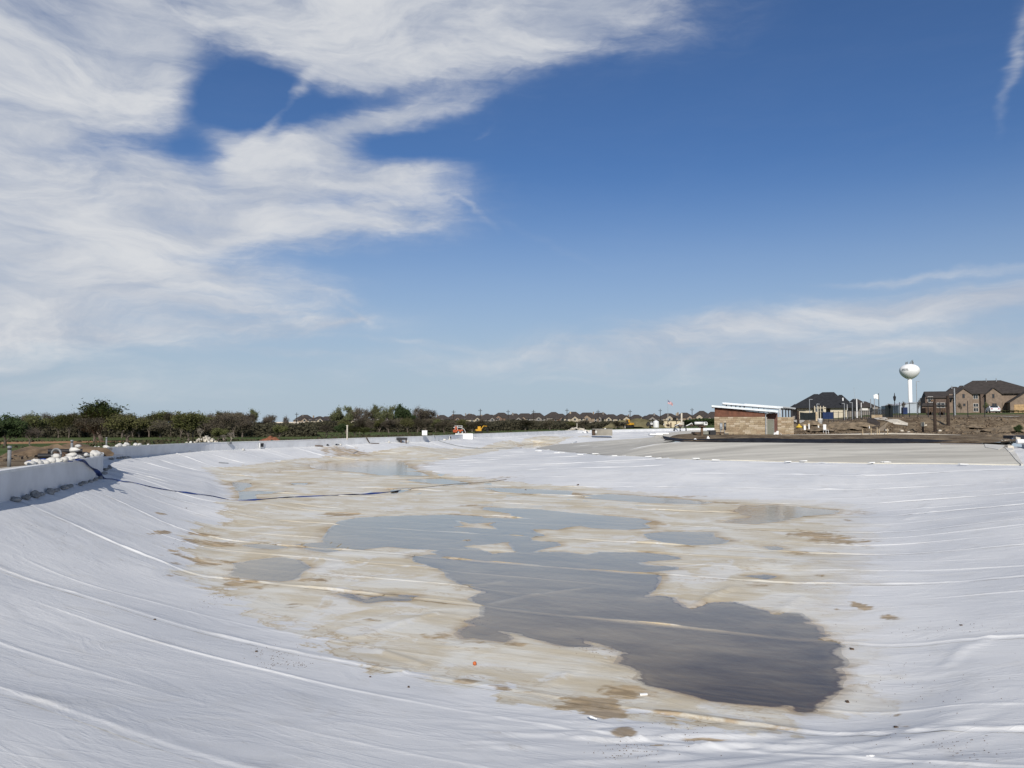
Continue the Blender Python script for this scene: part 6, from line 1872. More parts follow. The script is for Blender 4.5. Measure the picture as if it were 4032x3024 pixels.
def screen(px0, px1, Y, yt, yb, mat, label, name='fence_screen', sag=.12, cat='screen', n=14):
    x0, x1 = at(px0, 1650, Y)[0], at(px1, 1650, Y)[0]
    z0, z1 = at(px0, yb, Y)[2], at(px0, yt, Y)[2]
    vs_, fs = [], []
    for i in range(n + 1):
        s = i / n
        x = (x1 - x0) * s
        dz = -sag * math.sin(math.pi * s)
        yy = .06 * math.sin(i * 1.7)
        vs_ += [(x, yy, z0 - z1 * 0 + 0 * dz), (x, yy * .6, (z0 + z1) / 2 + dz * .5), (x, yy, z1 + dz), (x, yy + .02, z1 + dz), (x, yy * .6 + .02, (z0 + z1) / 2 + dz * .5), (x, yy + .02, z0)]
    for i in range(n):
        for j in range(6):
            fs.append((i * 6 + j, i * 6 + (j + 1) % 6, i * 6 + 6 + (j + 1) % 6, i * 6 + 6 + j))
    me = bpy.data.meshes.new(name); me.from_pydata(vs_, [], fs); me.materials.append(mat); me.update()
    o = new_obj(name, me, None, (x0, Y, 0))
    return tag(o, label, cat)


screen(R5(490, 0)[0], R5(795, 0)[0], 127, R5(0, 603)[1], R5(0, 755)[1], BLACKF, 'black windscreen fabric on the fence left of the tan post')
screen(R5(935, 0)[0], R5(1138, 0)[0], 127.6, R5(0, 602)[1], R5(0, 735)[1], NAVY, 'dark navy blue banner hung on the black fence', sag=.02)
o = screen(C5(565, 0)[0], C5(655, 0)[0], 130, C5(0, 748)[1], C5(0, 885)[1], BLACKF, 'tall dark screen beside the path left of the lantern post', sag=-.1)
o = MB().box(-.14, .14, -.14, .14, -.3, (R5(0, 745)[1] - R5(0, 600)[1]) * 127 / F, .02).build('tan_post', material('tan_stone_post', (0.48, 0.38, 0.25), .9, .1, 2), None, False, at(*R5(808, 745), 127)); tag(o, 'short tan stone post between the black fabric and the navy banner', 'post')
p = at(*R5(1972, 720), 128)
rw_ = empty('retaining_wall', p, 0, label='low tan block retaining wall on the crest by the pale path', cat='wall')
hw = (R5(2085, 0)[0] - R5(1860, 0)[0]) * 128 / F / 2; hh = (R5(0, 720)[1] - R5(0, 655)[1]) * 128 / F
MB().box(-hw, hw, .05, .4, -.5, hh - .02).build('core', MORT, rw_)
ashlar(rw_, -hw, hw, -.2, hh, .05, (.28, .34), (.5, .8))
# dark earth cut beside the tan slope
pts3 = [hit(*R5(x, y), 96, 140) for x, y in ((1810, 712), (1850, 718), (1960, 760), (2050, 800), (2030, 880), (1990, 935), (1900, 925), (1790, 905))]
# leaning sheet, stakes, boxes, stones on the bank
def on_bank(px, py): return hit(px, py, 95, 140, 110)


sh = on_bank(*R5(2040, 980))
o = MB().add([(-.75, 0, 0), (1.2, 0, 1.55), (1.35, .3, 1.5), (.6, .1, .05), (-.75, .05, -.05), (1.2, .06, 1.5), (1.35, .35, 1.45), (.6, .16, .0)], [(0, 3, 2, 1), (4, 5, 6, 7), (0, 1, 5, 4), (1, 2, 6, 5), (2, 3, 7, 6), (3, 0, 4, 7)]).build('leaning_sheet', material('brown_board', (0.20, 0.165, 0.125), .8, .12, 2), None, False, sh)
tag(o, 'brown board propped up at a slant on the bank above the footpath', 'board')
WS = [(665, 945, .16, .95, 'white stake standing on the bank right of the yellow cap'), (583, 945, .30, .8, 'small grey white box on the bank left of the white stake'), (848, 940, .18, .7, 'short white pipe stub in the dirt below the white bucket'), (1832, 915, .10, .45, 'short white stake at the foot of the dark earth cut')]
for (x, y, w_, h_, lb) in WS:
    p = on_bank(*R5(x, y))
    o = empty('survey_stake', p, 0, label=lb, cat='stake')
    MB().box(-w_ / 2, w_ / 2, -.06, .06, -.2, h_).build('stake', WHITEP, o)
    MB().box(-w_ / 2 - .04, w_ / 2 + .04, -.08, -.061, h_ - .16, h_ + .02).build('tape', PINE, o)
p = on_bank(*R5(880, 850))
o = empty('bucket', p, 0, label='white plastic bucket standing on the bank below the navy banner', cat='bucket')
MB().lathe([(.30, 0), (.36, .8), (.39, .82), (.39, .9), (.34, .92)], 18).build('body', WHITEP, o, True)
MB().tube([(-.38, 0, .8), (-.36, -.2, .55), (0, -.4, .4), (.36, -.2, .55), (.38, 0, .8)], .02, 5).build('handle', GALV, o)
p = on_bank(*R5(475, 903))
o = MB().lathe([(.55, 0), (.45, .12), (.2, .30), (.1, .5), (.02, .54)], 12).build('yellow_cap', material('yellow_plastic', (0.62, 0.42, 0.05), .6, .1, 2), None, True, p); tag(o, 'yellow conical cap in the dirt right of the stone pier', 'cone')
p = on_bank(*R5(995, 1022))
o = empty('folding_chair', p, .4, label='white chair standing on the bank just above the footpath', cat='chair')
MB().box(-.25, .25, -.25, .22, .46, .51).build('seat', WHITEP, o); MB().box(-.25, .25, .2, .25, .55, 1.25).build('backrest', WHITEP, o)
for sx_ in (-.22, .22):
    for sy_ in (-.22, .2): MB().cyl((sx_, sy_, 0), (sx_, sy_, .46), .025).build('leg', WHITEP, o)
p = on_bank(*C5(1010, 1060))
o = empty('marker_post', p, 0, label='short dark post with a beige box on top beside the footpath', cat='post')
MB().box(-.10, .10, -.1, .1, -.2, .9).build('post', DIRTYM, o); MB().box(-.22, .2, -.15, .15, .75, 1.35, .02).build('box', material('beige_box', (0.50, 0.45, 0.34), .8, .1, 2), o)
for i, (x, y, s) in enumerate([(755, 1050, .22), (1040, 985, .18), (835, 1062, .15), (1208, 1050, .2), (1150, 1185, .1), (110, 1035, .3), (575, 1045, .25)]):
    p = on_bank(*C5(x, y)) if y < 1100 else at(*C5(x, y), 90)
    vs_ = [(rs_.uniform(.7, 1.2) * s * a, rs_.uniform(.7, 1.2) * s * b, rs_.uniform(.5, .9) * s * c) for a in (-1, 1) for b in (-1, 1) for c in (-.3, 1)]
    o = MB().add(vs_, [(0, 1, 3, 2), (4, 6, 7, 5), (0, 4, 5, 1), (2, 3, 7, 6), (1, 5, 7, 3), (0, 2, 6, 4)]).build('white_rock', ROCK, None, False, p)
    tag(o, 'small white rock on the brown bank, %s from the left' % ordw(sorted([755, 1040, 835, 1208, 1150, 110, 575]).index(x)), 'rock', 'white rocks on the bank')
for i, x in enumerate((293, 393, 465, 490, 590)):
    p = at(*C5(x, 1080), 102.5)
    h_ = (20 + 6 * (i % 3)) * 102.5 / F / 3.022 * 1.6
    o = MB().box(-.04, .04, -.03, .03, -.2, h_ * 1.4).add([(-.04, -.03, h_ * 1.4), (.04, -.03, h_ * 1.4), (0, 0, h_ * 1.6)], [(0, 1, 2)]).build('grade_stake', PINE, None, False, p)
    tag(o, 'pale wooden stake along the footpath, %s from the left' % ordw(i), 'stake', 'wooden stakes along the footpath')
# clods of soil: nobody could count them
cb = MB()
rc = random.Random(3)
for _ in range(1500):
    Y = rc.uniform(104, 126); s = rc.uniform(.34, .68) if rc.random() < .85 else rc.uniform(.2, .34); x = s * Y
    if sdist(np.array([[x, Y]]), RIM)[0] > -1.5: continue
    z = gz(x, Y); q = rc.uniform(.04, .15) * (1.8 if rc.random() < .06 else 1)
    vs_ = [(x + rc.uniform(.6, 1.2) * q * a, Y + rc.uniform(.6, 1.2) * q * b, z + rc.uniform(.4, 1) * q * c) for a in (-1, 1) for b in (-1, 1) for c in (-.5, 1)]
    cb.add(vs_, [(0, 1, 3, 2), (4, 6, 7, 5), (0, 4, 5, 1), (2, 3, 7, 6), (1, 5, 7, 3), (0, 2, 6, 4)])
for _ in range(900):
    Y = rc.uniform(27, 58); x = rc.uniform(-.62 * Y - 4, -.44 * Y)
    if sdist(np.array([[x, Y]]), RIM)[0] > -3.5: continue
    z = gz(x, Y); q = rc.uniform(.05, .20)
    vs_ = [(x + rc.uniform(.6, 1.2) * q * a, Y + rc.uniform(.6, 1.2) * q * b, z + rc.uniform(.4, 1) * q * c) for a in (-1, 1) for b in (-1, 1) for c in (-.5, 1)]
    cb.add(vs_, [(0, 1, 3, 2), (4, 6, 7, 5), (0, 4, 5, 1), (2, 3, 7, 6), (1, 5, 7, 3), (0, 2, 6, 4)])
tag(cb.build('soil_clods', material('soil_clod', (0.16, 0.12, 0.08), .95, .25, 1.5)), 'loose clods of soil strewn over the bare dirt', kind='stuff')
tree('dark', C5(2160, 0)[0], C5(0, 965)[1], 38, 104, 'dark leafy bush on the dirt at the far right', k=0)
tree('bare', C5(965, 0)[0], C5(0, 655)[1], 16, 200, 'thin young bare tree right of the tower stem', k=1)
tree('bare', C5(795, 0)[0], C5(0, 685)[1], 18, 230, 'thin young bare tree left of the tower stem', k=0)
tree('bare', C5(635, 0)[0], C5(0, 712)[1], 34, 260, 'small bare tree behind the dark screen', k=0)
tree('bare', C5(1465, 0)[0], C5(0, 700)[1], 26, 215, 'small young tree before the left gable of the brick house', k=1)
tree('green', C5(1760, 0)[0], C5(0, 690)[1], 30, 218, 'green young tree behind the white car', k=1)
for i, x in enumerate((1900, 1960, 2030, 2090, 2150, 2200, 1960 + 115, 1850)):
    tree('olive', C5(x, 0)[0], C5(0, 800)[1], 34, 205, 'low green shrub along the garage side, %s from the left' % ordw(sorted((1900, 1960, 2030, 2090, 2150, 2200, 2075, 1850)).index(x)), 'green shrubs before the garage')

# parked car
def car(loc, rz, label, mat):
    o = empty('parked_car', loc, rz, label=label, cat='car')
    # side profile in (y, z), width along x
    prof = [(-2.2, .35), (-2.25, .75), (-2.05, .98), (-1.55, 1.05), (-1.0, 1.42), (.35, 1.46), (1.15, 1.02), (2.05, .88), (2.25, .6), (2.2, .32)]
    vs_, fs = [], []
    n = len(prof)
    for sx_, inset in ((-.9, 0), (.9, 0)):
        for (y, z) in prof:
            k_ = .14 if z > 1.1 else 0
            vs_.append((sx_ * (1 - k_), y, z))
    fs = [tuple(range(n)), tuple(range(2 * n - 1, n - 1, -1))] + [(i, i + n, (i + 1) % n + n, (i + 1) % n) for i in range(n)]
    MB().add(vs_, fs).build('body', mat, o)
    MB().add([(-.74, -1.52, 1.08), (.74, -1.52, 1.08), (.68, -1.04, 1.41), (-.68, -1.04, 1.41), (-.74, -1.56, 1.09), (.74, -1.56, 1.09), (.68, -1.08, 1.43), (-.68, -1.08, 1.43)], [(0, 3, 2, 1), (4, 5, 6, 7), (0, 1, 5, 4), (1, 2, 6, 5), (2, 3, 7, 6), (3, 0, 4, 7)]).build('rear_window', GLASS, o)
    for sx_ in (-1, 1):
        MB().add([(sx_ * .885, -1.35, 1.08), (sx_ * .885, 1.0, 1.08), (sx_ * .80, .35, 1.40), (sx_ * .80, -.95, 1.38)], [(0, 1, 2, 3)]).build('side_window', GLASS, o)
        MB().box(sx_ * .62 - .16, sx_ * .62 + .16, -2.29, -2.2, .72, .9).build('tail_light', material('red_lens', (0.35, 0.02, 0.02), .3, .05, 2), o)
        for y in (-1.4, 1.4):
            w_ = MB().cyl((sx_ * .74, y, .33), (sx_ * .93, y, .33), .33, .33, 18).build('wheel', RUBBER, o)
            MB().cyl((sx_ * .935, y, .33), (sx_ * .945, y, .33), .2, .2, 12).build('rim', GALV, w_)
    MB().box(-.26, .26, -2.285, -2.255, .55, .67).build('number_plate', WHITEP, o)
    return o


Yc = 205
p = at(*C5(1843, 842), Yc)
car((p[0], Yc, gz(p[0], Yc) if gz(p[0], Yc) > p[2] - .5 else p[2]), -.35, 'white parked car before the beige brick house', material('white_car_paint', (0.78, 0.79, 0.80), .25, .02, 1, spec=.6)).scale = (1.25, 1.25, 1.25)
p = at(*C5(1165, 862), 175)
o = empty('trailer', (p[0], p[1], p[2]), 0, label='long dark brown flatbed trailer with raised sides left of the brick house', cat='trailer')
kk = 175 / F / 3.022
MB().box(-120 * kk, 120 * kk, 0, 2, 25 * kk, 88 * kk, .05).build('body', DIRTYM, o)
for i in range(9): MB().box((-112 + i * 27) * kk, (-104 + i * 27) * kk, -.08, -.002, 25 * kk, 88 * kk).build('rib', DIRTYM, o)
for x in (-80, -60, 60, 80):
    MB().cyl((x * kk, -.05, .35), (x * kk, .25, .35), .5, .5, 14).build('wheel', RUBBER, o)
o = MB().box(-.4, .4, -.4, .4, 0, 1.3, .05).build('blue_bin', NAVY, None, False, at(*C5(790, 850), 150)); tag(o, 'blue bin standing behind the fence left of the tower stem', 'bin')

# right edge: dark container, drum, beam, rubble
p = U(*SR(1895, 745), 1.85)
Yq = 86.0
k_ = Yq / F / 7.844
p = at(*SR(1895, 742), Yq)
o = empty('dark_container', p, -.1, label='black blue skip container cut by the right edge of the picture', cat='container')
MB().box(0, 6, 0, 2.2, 0, 230 * k_, .03).build('body', material('navy_steel', (0.020, 0.024, 0.035), .5, .15, 1), o)
for i in range(6): MB().box(.4 + i, .5 + i, -.07, -.002, .05, 225 * k_).build('rib', MATS['navy_steel'], o)
p = U(*SR(2050, 762), 1.75)
o = MB().cyl((-.18, 0, .22), (.42, -.1, .22), .22, .22, 18).build('white_drum', WHITEP, None, False, at(*SR(2050, 765), 76)); tag(o, 'white drum lying on top of the wall at the far right', 'drum')
MB().cyl((.5, 0, .2), (.95, -.1, .2), .23, .23, 18).build('brown_drum', material('brown_drum', (0.22, 0.13, 0.075), .7, .1, 2), None, False, at(*SR(2050, 765), 76.2)); tag(bpy.data.objects['brown_drum'], 'brown drum right behind the white drum on the far right wall', 'drum')
pa, pb = at(*SR(1600, 868), 80), at(*SR(1870, 640), 82)
m = MB().tube([pa, ((pa[0] + pb[0]) / 2, 81, (pa[2] + pb[2]) / 2 - .04), pb], .26, 6)
tag(m.build('black_roll', MEMB), 'roll of black membrane leaning up the slope at the beach corner', 'roll')
m = MB().tube([(pa[0] + .5, 79.6, pa[2] + .32), (pb[0] - .2, 81.7, pb[2] + .12)], .07, 5)
tag(m.build('grey_pipe', GALV), 'thin grey pipe lying over the roll of black membrane', 'pipe')
for i, (x, y, s, c) in enumerate([(1600, 740, .3, 0), (1650, 715, .28, 0), (1700, 735, .3, 0), (1740, 690, .16, 0), (1750, 890, .3, 0), (1975, 620, .26, 0)]):
    p = at(*SR(x, y), 81 if y < 800 else 76)
    vs_ = [(rs_.uniform(.6, 1.2) * s * a, rs_.uniform(.6, 1.2) * s * b, rs_.uniform(.5, 1.1) * s * q) for a in (-1, 1) for b in (-1, 1) for q in (-.4, 1)]
    o = MB().add(vs_, [(0, 1, 3, 2), (4, 6, 7, 5), (0, 4, 5, 1), (2, 3, 7, 6), (1, 5, 7, 3), (0, 2, 6, 4)]).build('rubble_stone', ROCK, None, False, p)
    tag(o, 'pale rubble stone by the beach corner at right, %s from the left' % ordw(i), 'stone', 'pale rubble at the beach corner')
# ================================================================== THINGS AT THE LEFT RIM
def rimpt(px, py, D=1.66):
    p = U(px, py, D)
    q = np.array([[p[0], p[1]]])
    z = float(rim_z(q[:, 0], q[:, 1])[0])
    return U(px, py, EYE - z)


for (x, yb, yt, w_, lb) in [(157, 830, 468, 60, 'nearest grey vent pipe with a dark collar, at the left edge'), (1248, 605, 365, 42, 'middle grey vent pipe with a dark collar, beside the black fabric'), (1852, 482, 320, 26, 'farthest and smallest grey vent pipe behind the wall nose')]:
    p = rimpt(*SL(x, yb), 1.65 if x < 1000 else 1.75)
    k_ = p[1] / F / 4.424
    h, r = (yb - yt) * k_, w_ * k_ / 2
    o = empty('vent_pipe', p, 0, label=lb, cat='pipe', group='grey vent pipes on the rim')
    MB().cyl((0, 0, -.1), (0, 0, h * .80), r, r, 20).build('pipe', GREYP, o, True)
    MB().lathe([(r * .9, h * .80), (r * .9, h * .88)], 20).build('collar', BLACKM, o)
    MB().lathe([(r * 1.08, h * .88), (r * 1.2, h * .90), (r * 1.2, h * .97), (r * .9, h)], 20).build('cap', GREYP, o, True)


def bag_mesh(seed, mat, L=.62, W=.36, H=.20):
    """a filled cloth bag lying down with a gathered neck"""
    r = random.Random(seed)
    vs_, fs = [], []
    n, k = 11, 12
    ph_ = [r.uniform(0, 6.28) for _ in range(8)]
    for i in range(n + 1):
        s = i / n
        prof = math.sin(math.pi * min(1, s * 1.02) ** .75) ** .55 if 0 < s < .88 else (.16 if s >= .88 else .25)
        if s >= .97: prof = .34
        for j in range(k):
            a = 2 * math.pi * j / k
            wr = 1 + .10 * math.sin(3 * a + ph_[0] + 4 * s) + .08 * math.sin(7 * s + 2 * a + ph_[1]) + r.uniform(-.13, .13)
            x = (s - .5) * L + .03 * math.sin(a + ph_[2])
            y = math.cos(a) * W / 2 * prof * wr
            z = max(0, H * .42 + math.sin(a) * H * .58 * prof * wr)
            vs_.append((x, y, z))
    for i in range(n):
        for j in range(k):
            fs.append((i * k + j, i * k + (j + 1) % k, (i + 1) * k + (j + 1) % k, (i + 1) * k + j))
    fs += [tuple(range(k - 1, -1, -1)), tuple(range(n * k, (n + 1) * k))]
    return MB().add(vs_, fs).mesh('sandbag', mat, True)


BAGS = [bag_mesh(i, BAGM) for i in range(4)]
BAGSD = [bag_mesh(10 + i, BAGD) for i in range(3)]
rg = random.Random(8)


WP = np.array(wall_path)


def inward(p, d0=.28):
    """push a point at the wall foot clear of the wall"""
    i = int(((WP[:, :2] - np.array(p[:2])) ** 2).sum(1).argmin())
    t_ = WP[min(i + 1, len(WP) - 1), :2] - WP[max(i - 1, 0), :2]; t_ = t_ / np.linalg.norm(t_)
    n_ = np.array([-t_[1], t_[0]])
    if sdist((WP[i:i + 1, :2] + n_ * .3), RIM)[0] < 0: n_ = -n_
    d = float((np.array(p[:2]) - WP[i, :2]) @ n_)
    if d < d0:
        q = np.array(p[:2]) + n_ * (d0 - d)
        z, _ = inner(q[:1], q[1:2])
        return (float(q[0]), float(q[1]), float(z[0]))
    return p


def bag(p, s, label, group, dark=False, tilt=0.0, rz=None):
    me = rg.choice(BAGSD if dark else BAGS)
    o = new_obj('sandbag', me, None, (p[0], p[1], p[2] - .01), (rg.uniform(-.1, .1), tilt, rg.uniform(0, 3.14) if rz is None else rz), (s * .56, s * .56 * rg.uniform(.9, 1.2), s * .72 * rg.uniform(.9, 1.3)))
    return tag(o, label, 'sandbag', group)


NB = [(540, 800, 1.15), (620, 790, 1.2), (690, 790, .9), (790, 785, 1.1), (870, 768, 1.2), (980, 752, 1.2), (1120, 745, 1.2), (1195, 728, 1.1), (1300, 703, 1.2), (1380, 695, 1.2), (1465, 668, 1.0), (1520, 662, .8), (1570, 655, .9), (1625, 652, .8), (1680, 640, 1.6)]
for i, (x, y, s) in enumerate(NB):
    p = rimpt(*SL(x, y), 1.66)
    bag(p, s * 1.25, 'white sandbag on top of the near curved wall, %s from the left' % ordw(i), 'white sandbags on the near wall')
for i, (x, y, up, s) in enumerate([(1160, 690, .18, 1.25), (1170, 660, .42, 1.2), (1110, 700, .12, 1.1), (1210, 690, .2, 1.0), (1180, 640, .62, .9)]):
    p = rimpt(*SL(x, 728), 1.66)
    pk = (p[0] + (x - 1165) * .012, p[1] + .5, p[2] + up)
    bag(pk, s * 1.2, ['white sandbag low in the heap beside the black pipes', 'white sandbag in the middle of the heap beside the black pipes', 'leftmost white sandbag of the heap beside the black pipes', 'rightmost white sandbag of the heap beside the black pipes', 'topmost white sandbag of the heap beside the black pipes'][i], 'heap of white sandbags')
for i, (x, y, s) in enumerate([(1320, 540, 1.3), (1410, 520, 1.0), (1485, 515, 1.4), (1530, 540, .7), (1605, 555, 1.1), (1660, 495, .7), (1720, 495, .7), (1830, 495, 1.3), (1860, 498, 1.0), (2035, 488, 1.1), (2180, 475, 1.2)]):
    p = rimpt(*SL(x, y), 1.82)
    bag(p, s * 1.2, 'white sandbag on the rim around the wall nose, %s from the left' % ordw(i), 'white sandbags round the wall nose')
for i, (x, y, s) in enumerate([(1095, 568, 1.2), (1160, 566, 1.2), (1225, 558, 1.2), (1250, 557, 1.0), (1305, 552, .6), (1720, 535, .8), (1865, 528, 1.0)]):
    px, py = Q1(x, y)
    p = at(px, py, np.interp(px, [452, 588, 769, 900], [70, 82, 94, 102]) + .1)
    d = min(wall_path, key=lambda q: (q[0] - p[0]) ** 2 + (q[1] - p[1]) ** 2)
    bag((d[0] - .15, d[1] + .1, d[2] + .04), s * 1.5, 'white sandbag on top of the long far wall, %s from the left' % ordw(i), 'white sandbags on the far wall')
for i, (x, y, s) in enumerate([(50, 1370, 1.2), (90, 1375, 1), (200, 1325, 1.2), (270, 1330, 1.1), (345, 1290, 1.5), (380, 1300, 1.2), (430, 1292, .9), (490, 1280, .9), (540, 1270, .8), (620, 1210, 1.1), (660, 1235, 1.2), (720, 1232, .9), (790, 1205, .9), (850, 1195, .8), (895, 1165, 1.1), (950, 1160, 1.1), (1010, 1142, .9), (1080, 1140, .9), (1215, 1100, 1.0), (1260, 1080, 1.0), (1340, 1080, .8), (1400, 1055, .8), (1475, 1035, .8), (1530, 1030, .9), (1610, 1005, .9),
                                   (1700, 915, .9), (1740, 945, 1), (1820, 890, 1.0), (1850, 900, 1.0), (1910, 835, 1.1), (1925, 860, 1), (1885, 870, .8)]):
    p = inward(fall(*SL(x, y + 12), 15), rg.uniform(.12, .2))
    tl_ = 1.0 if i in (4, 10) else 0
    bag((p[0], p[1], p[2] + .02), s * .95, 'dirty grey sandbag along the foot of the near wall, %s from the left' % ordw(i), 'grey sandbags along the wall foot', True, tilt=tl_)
for i, (x, y, s) in enumerate([(1840, 690, .9), (1870, 685, .8), (1930, 668, .9), (1975, 662, .8), (2040, 660, 1.0), (2090, 655, .7), (2130, 645, .8)]):
    p = inward(fall(*SL(x, y + 8), 15))
    bag(p, s * 1.5, 'dirty grey sandbag at the foot of the wall behind the nose, %s from the left' % ordw(i), 'grey sandbags behind the nose', True)
LB = [Q1(1205, 652), Q1(1430, 633), Q1(1500, 628), Q1(1555, 622), Q1(1640, 618), Q1(1945, 597), Q1(1970, 600), Q1(2055, 595), Q2(65, 592), Q2(130, 604), Q2(970, 560), Q2(1400, 540), Q2(1560, 533), Q2(1655, 527), Q2(1690, 525), Q2(1745, 524), Q2(1790, 521), Q2(1880, 517), Q2(1925, 514), Q2(2000, 512), Q3(140, 490), Q3(230, 482), Q3(300, 478), Q3(400, 472)]
for i, (x, y) in enumerate(LB):
    p = fall(x, y, 40)
    bag(p, 1.5 + .5 * (i > 10), 'small white sandbag on the liner below the far wall, %s from the left' % ordw(i), 'white sandbags below the far wall')
# black pipes, cloth and blue sheet by the heap
p = rimpt(*SL(960, 700), 1.66)
o = empty('black_pipes', p, .3, label='black pipe lengths lying beside the heap of white sandbags', cat='pipes')
for i, (a, b, r) in enumerate([((-.9, .6, .14), (1.2, .9, .14), .13), ((-.7, .95, .14), (1.3, 1.2, .15), .12), ((-.5, .75, .36), (1.0, 1.0, .36), .12)]):
    MB().cyl(a, b, r, r, 14).build('pipe', BLACKM, o)
ring = MB()
ring.tube([(math.cos(t_) * .26, 0, .27 + math.sin(t_) * .26) for t_ in np.linspace(0, 6.2832, 22)], .05, 6)
tag(ring.build('pipe_ring', GREYP, None, True, rimpt(*SL(978, 712), 1.66), (0, 0, -.2)), 'grey ring shaped coupling leaning before the black pipes', 'coupling')


def cloth_heap(name, p, w_, d_, h_, mat, label, seed, cat='cloth', rz=0):
    n = 16
    xs = np.linspace(-1, 1, n)
    X, Y = np.meshgrid(xs, xs)
    r2 = np.clip(1 - X ** 2 * .9 - Y ** 2 * .9, 0, 1)
    Z = (r2 ** .6) * h_ * (.55 + .8 * np.abs(fbm(X.ravel() * 2.2, Y.ravel() * 2.2, seed, 3)).reshape(n, n)) - .015
    V = np.stack([(X * (1 + .15 * np.sin(Y * 4 + seed)) * w_ / 2).ravel(), (Y * (1 + .15 * np.sin(X * 5)) * d_ / 2).ravel(), Z.ravel()], 1)
    a = (np.arange(n - 1)[:, None] * n + np.arange(n - 1)[None]).ravel()
    o = new_obj(name, np_mesh(name, V, np.stack([a, a + 1, a + n + 1, a + n], 1), [mat], smooth=False), None, p, (0, 0, rz))
    return tag(o, label, cat)


cloth_heap('black_cloth', rimpt(*SL(1310, 640), 1.68), 2.2, 1.2, .28, BLACKM, 'crumpled black sheet at the foot of the middle vent pipe', 3)
cloth_heap('black_cloth', rimpt(*SL(1090, 640), 1.68), 1.6, 1.2, .35, BLACKM, 'black sheet behind the black pipes', 5)
cloth_heap('brown_sack', rimpt(*SL(1010, 690), 1.66), 1.5, .8, .45, DIRTYM, 'dark brown sacking between the black pipes and the white heap', 6)
cloth_heap('blue_sheet', rimpt(*SL(840, 740), 1.65), 1.9, .7, .16, BLUEF, 'blue folded sheet on the rim left of the white heap', 7)
cloth_heap('blue_sheet', rimpt(*SL(1345, 715), 1.66), .5, .3, .10, BLUEF, 'blue strap end bunched among the white sandbags', 8)
cloth_heap('dirt_pile', (rimpt(*SL(1080, 590), 1.7)[0] - .5, rimpt(*SL(1080, 590), 1.7)[1] + 1.0, rimpt(*SL(1080, 590), 1.7)[2] - .2), 6.0, 4.0, .9, material('brown_dirt', (0.15, 0.105, 0.065), .95, .25, 1.2, .05), 'brown dirt pile behind the black pipes', 9, 'dirt pile')

# blue flat hose running from the wall to the puddles
hose_px = [SL(1385, 728), SL(1440, 800), SL(1520, 890), SL(1600, 960), SL(1690, 1010), SL(1800, 1050), SL(1960, 1065), SL(2140, 1105)]
hose_px = [(x, y) for x, y in hose_px] + [Q1(1150, 892), Q1(1330, 935), Q1(1500, 965), Q1(1660, 985), Q1(1850, 1008), Q1(2020, 1018), Q1(2100, 1024), Q1(2212, 1024), Q2(260, 1024), Q2(440, 1022), Q2(560, 1017), Q2(740, 1010), Q2(960, 1001), Q2(1130, 993), Q2(1260, 988), Q2(1400, 973), Q2(1450, 966), Q2(1500, 948)]
ptsH = []
for i, (x, y) in enumerate(hose_px):
    if i == 0:
        q = rimpt(x, y, 1.66); ptsH.append((q[0], q[1], q[2] + .06))
    elif i < 5:
        kx_ = lambda u_: min((q for q in wall_path if 15 < q[1] < 47), key=lambda q: abs(q[0] / q[1] - (u_ - 2016) / F))
        q = kx_(x); s = (i - .4) / 4
        q2 = kx_(x + 3)
        dd_ = Vector((q2[0] - q[0], q2[1] - q[1])); dd_ = dd_.normalized() if dd_.length > 0 else Vector((0, 1))
        ptsH.append((q[0] + .09, q[1] - .02, q[2] + .03 - .98 * s))
    else:
        q = fall(x, y, 15); ptsH.append((q[0], q[1], q[2] + .035))
HC = catmull(ptsH, .25)
vs_, fs = [], []
wide_at = {3: 1.6, 4: 1.7, 11: 1.9, 13: 1.9, 16: 2.2, 18: 2.0, 21: 2.0, 22: 1.8, 24: 2.4}
nH = len(HC)
cum = [0]
for i in range(1, nH): cum.append(cum[-1] + float(np.linalg.norm(HC[i] - HC[i - 1])))
key = [min(range(nH), key=lambda j: float(np.linalg.norm(HC[j] - np.array(p)))) for p in ptsH]
for i in range(nH):
    d = Vector(HC[min(i + 1, nH - 1)] - HC[max(i - 1, 0)]).normalized()
    a = d.cross(Vector((0, 0, 1))).normalized(); b = a.cross(d)
    ww = .045
    for kk_, f in wide_at.items():
        ww += .055 * f * math.exp(-((cum[i] - cum[key[kk_]]) / .7) ** 2)
    if i < key[4]: ww = max(ww, .10)
    tw = math.sin(cum[i] * 1.3) * .5
    for (u_, v_) in ((-1, 0), (-.6, .35), (.6, .35), (1, 0), (.6, -.3), (-.6, -.3)):
        q = Vector(HC[i]) + (a * math.cos(tw) + b * math.sin(tw)) * (u_ * ww) + b * (v_ * .045 + .01)
        vs_.append(tuple(q))
for i in range(nH - 1):
    for j in range(6): fs.append((i * 6 + j, i * 6 + (j + 1) % 6, i * 6 + 6 + (j + 1) % 6, i * 6 + 6 + j))
fs += [tuple(range(6)), tuple(range(nH * 6 - 1, nH * 6 - 7, -1))]
hm = material('blue_hose', (0.018, 0.055, 0.25), .55, .1, .8, col2=(0.012, 0.02, 0.06))
tag(MB().add(vs_, fs).build('flat_hose', hm, None, False), 'long flat blue hose running from the near wall across the liner to the puddles', 'hose')


def cord(pxs, r, mat, name, label, cat, lift=.03, Y0=15, first=None):
    P = [(*fall(x, y, Y0)[:2], fall(x, y, Y0)[2] + lift) for x, y in pxs]
    if first is not None: P = first + P
    o = MB().tube([tuple(p) for p in catmull(P, 1.0)], r, 5).build(name, mat)
    return tag(o, label, cat)


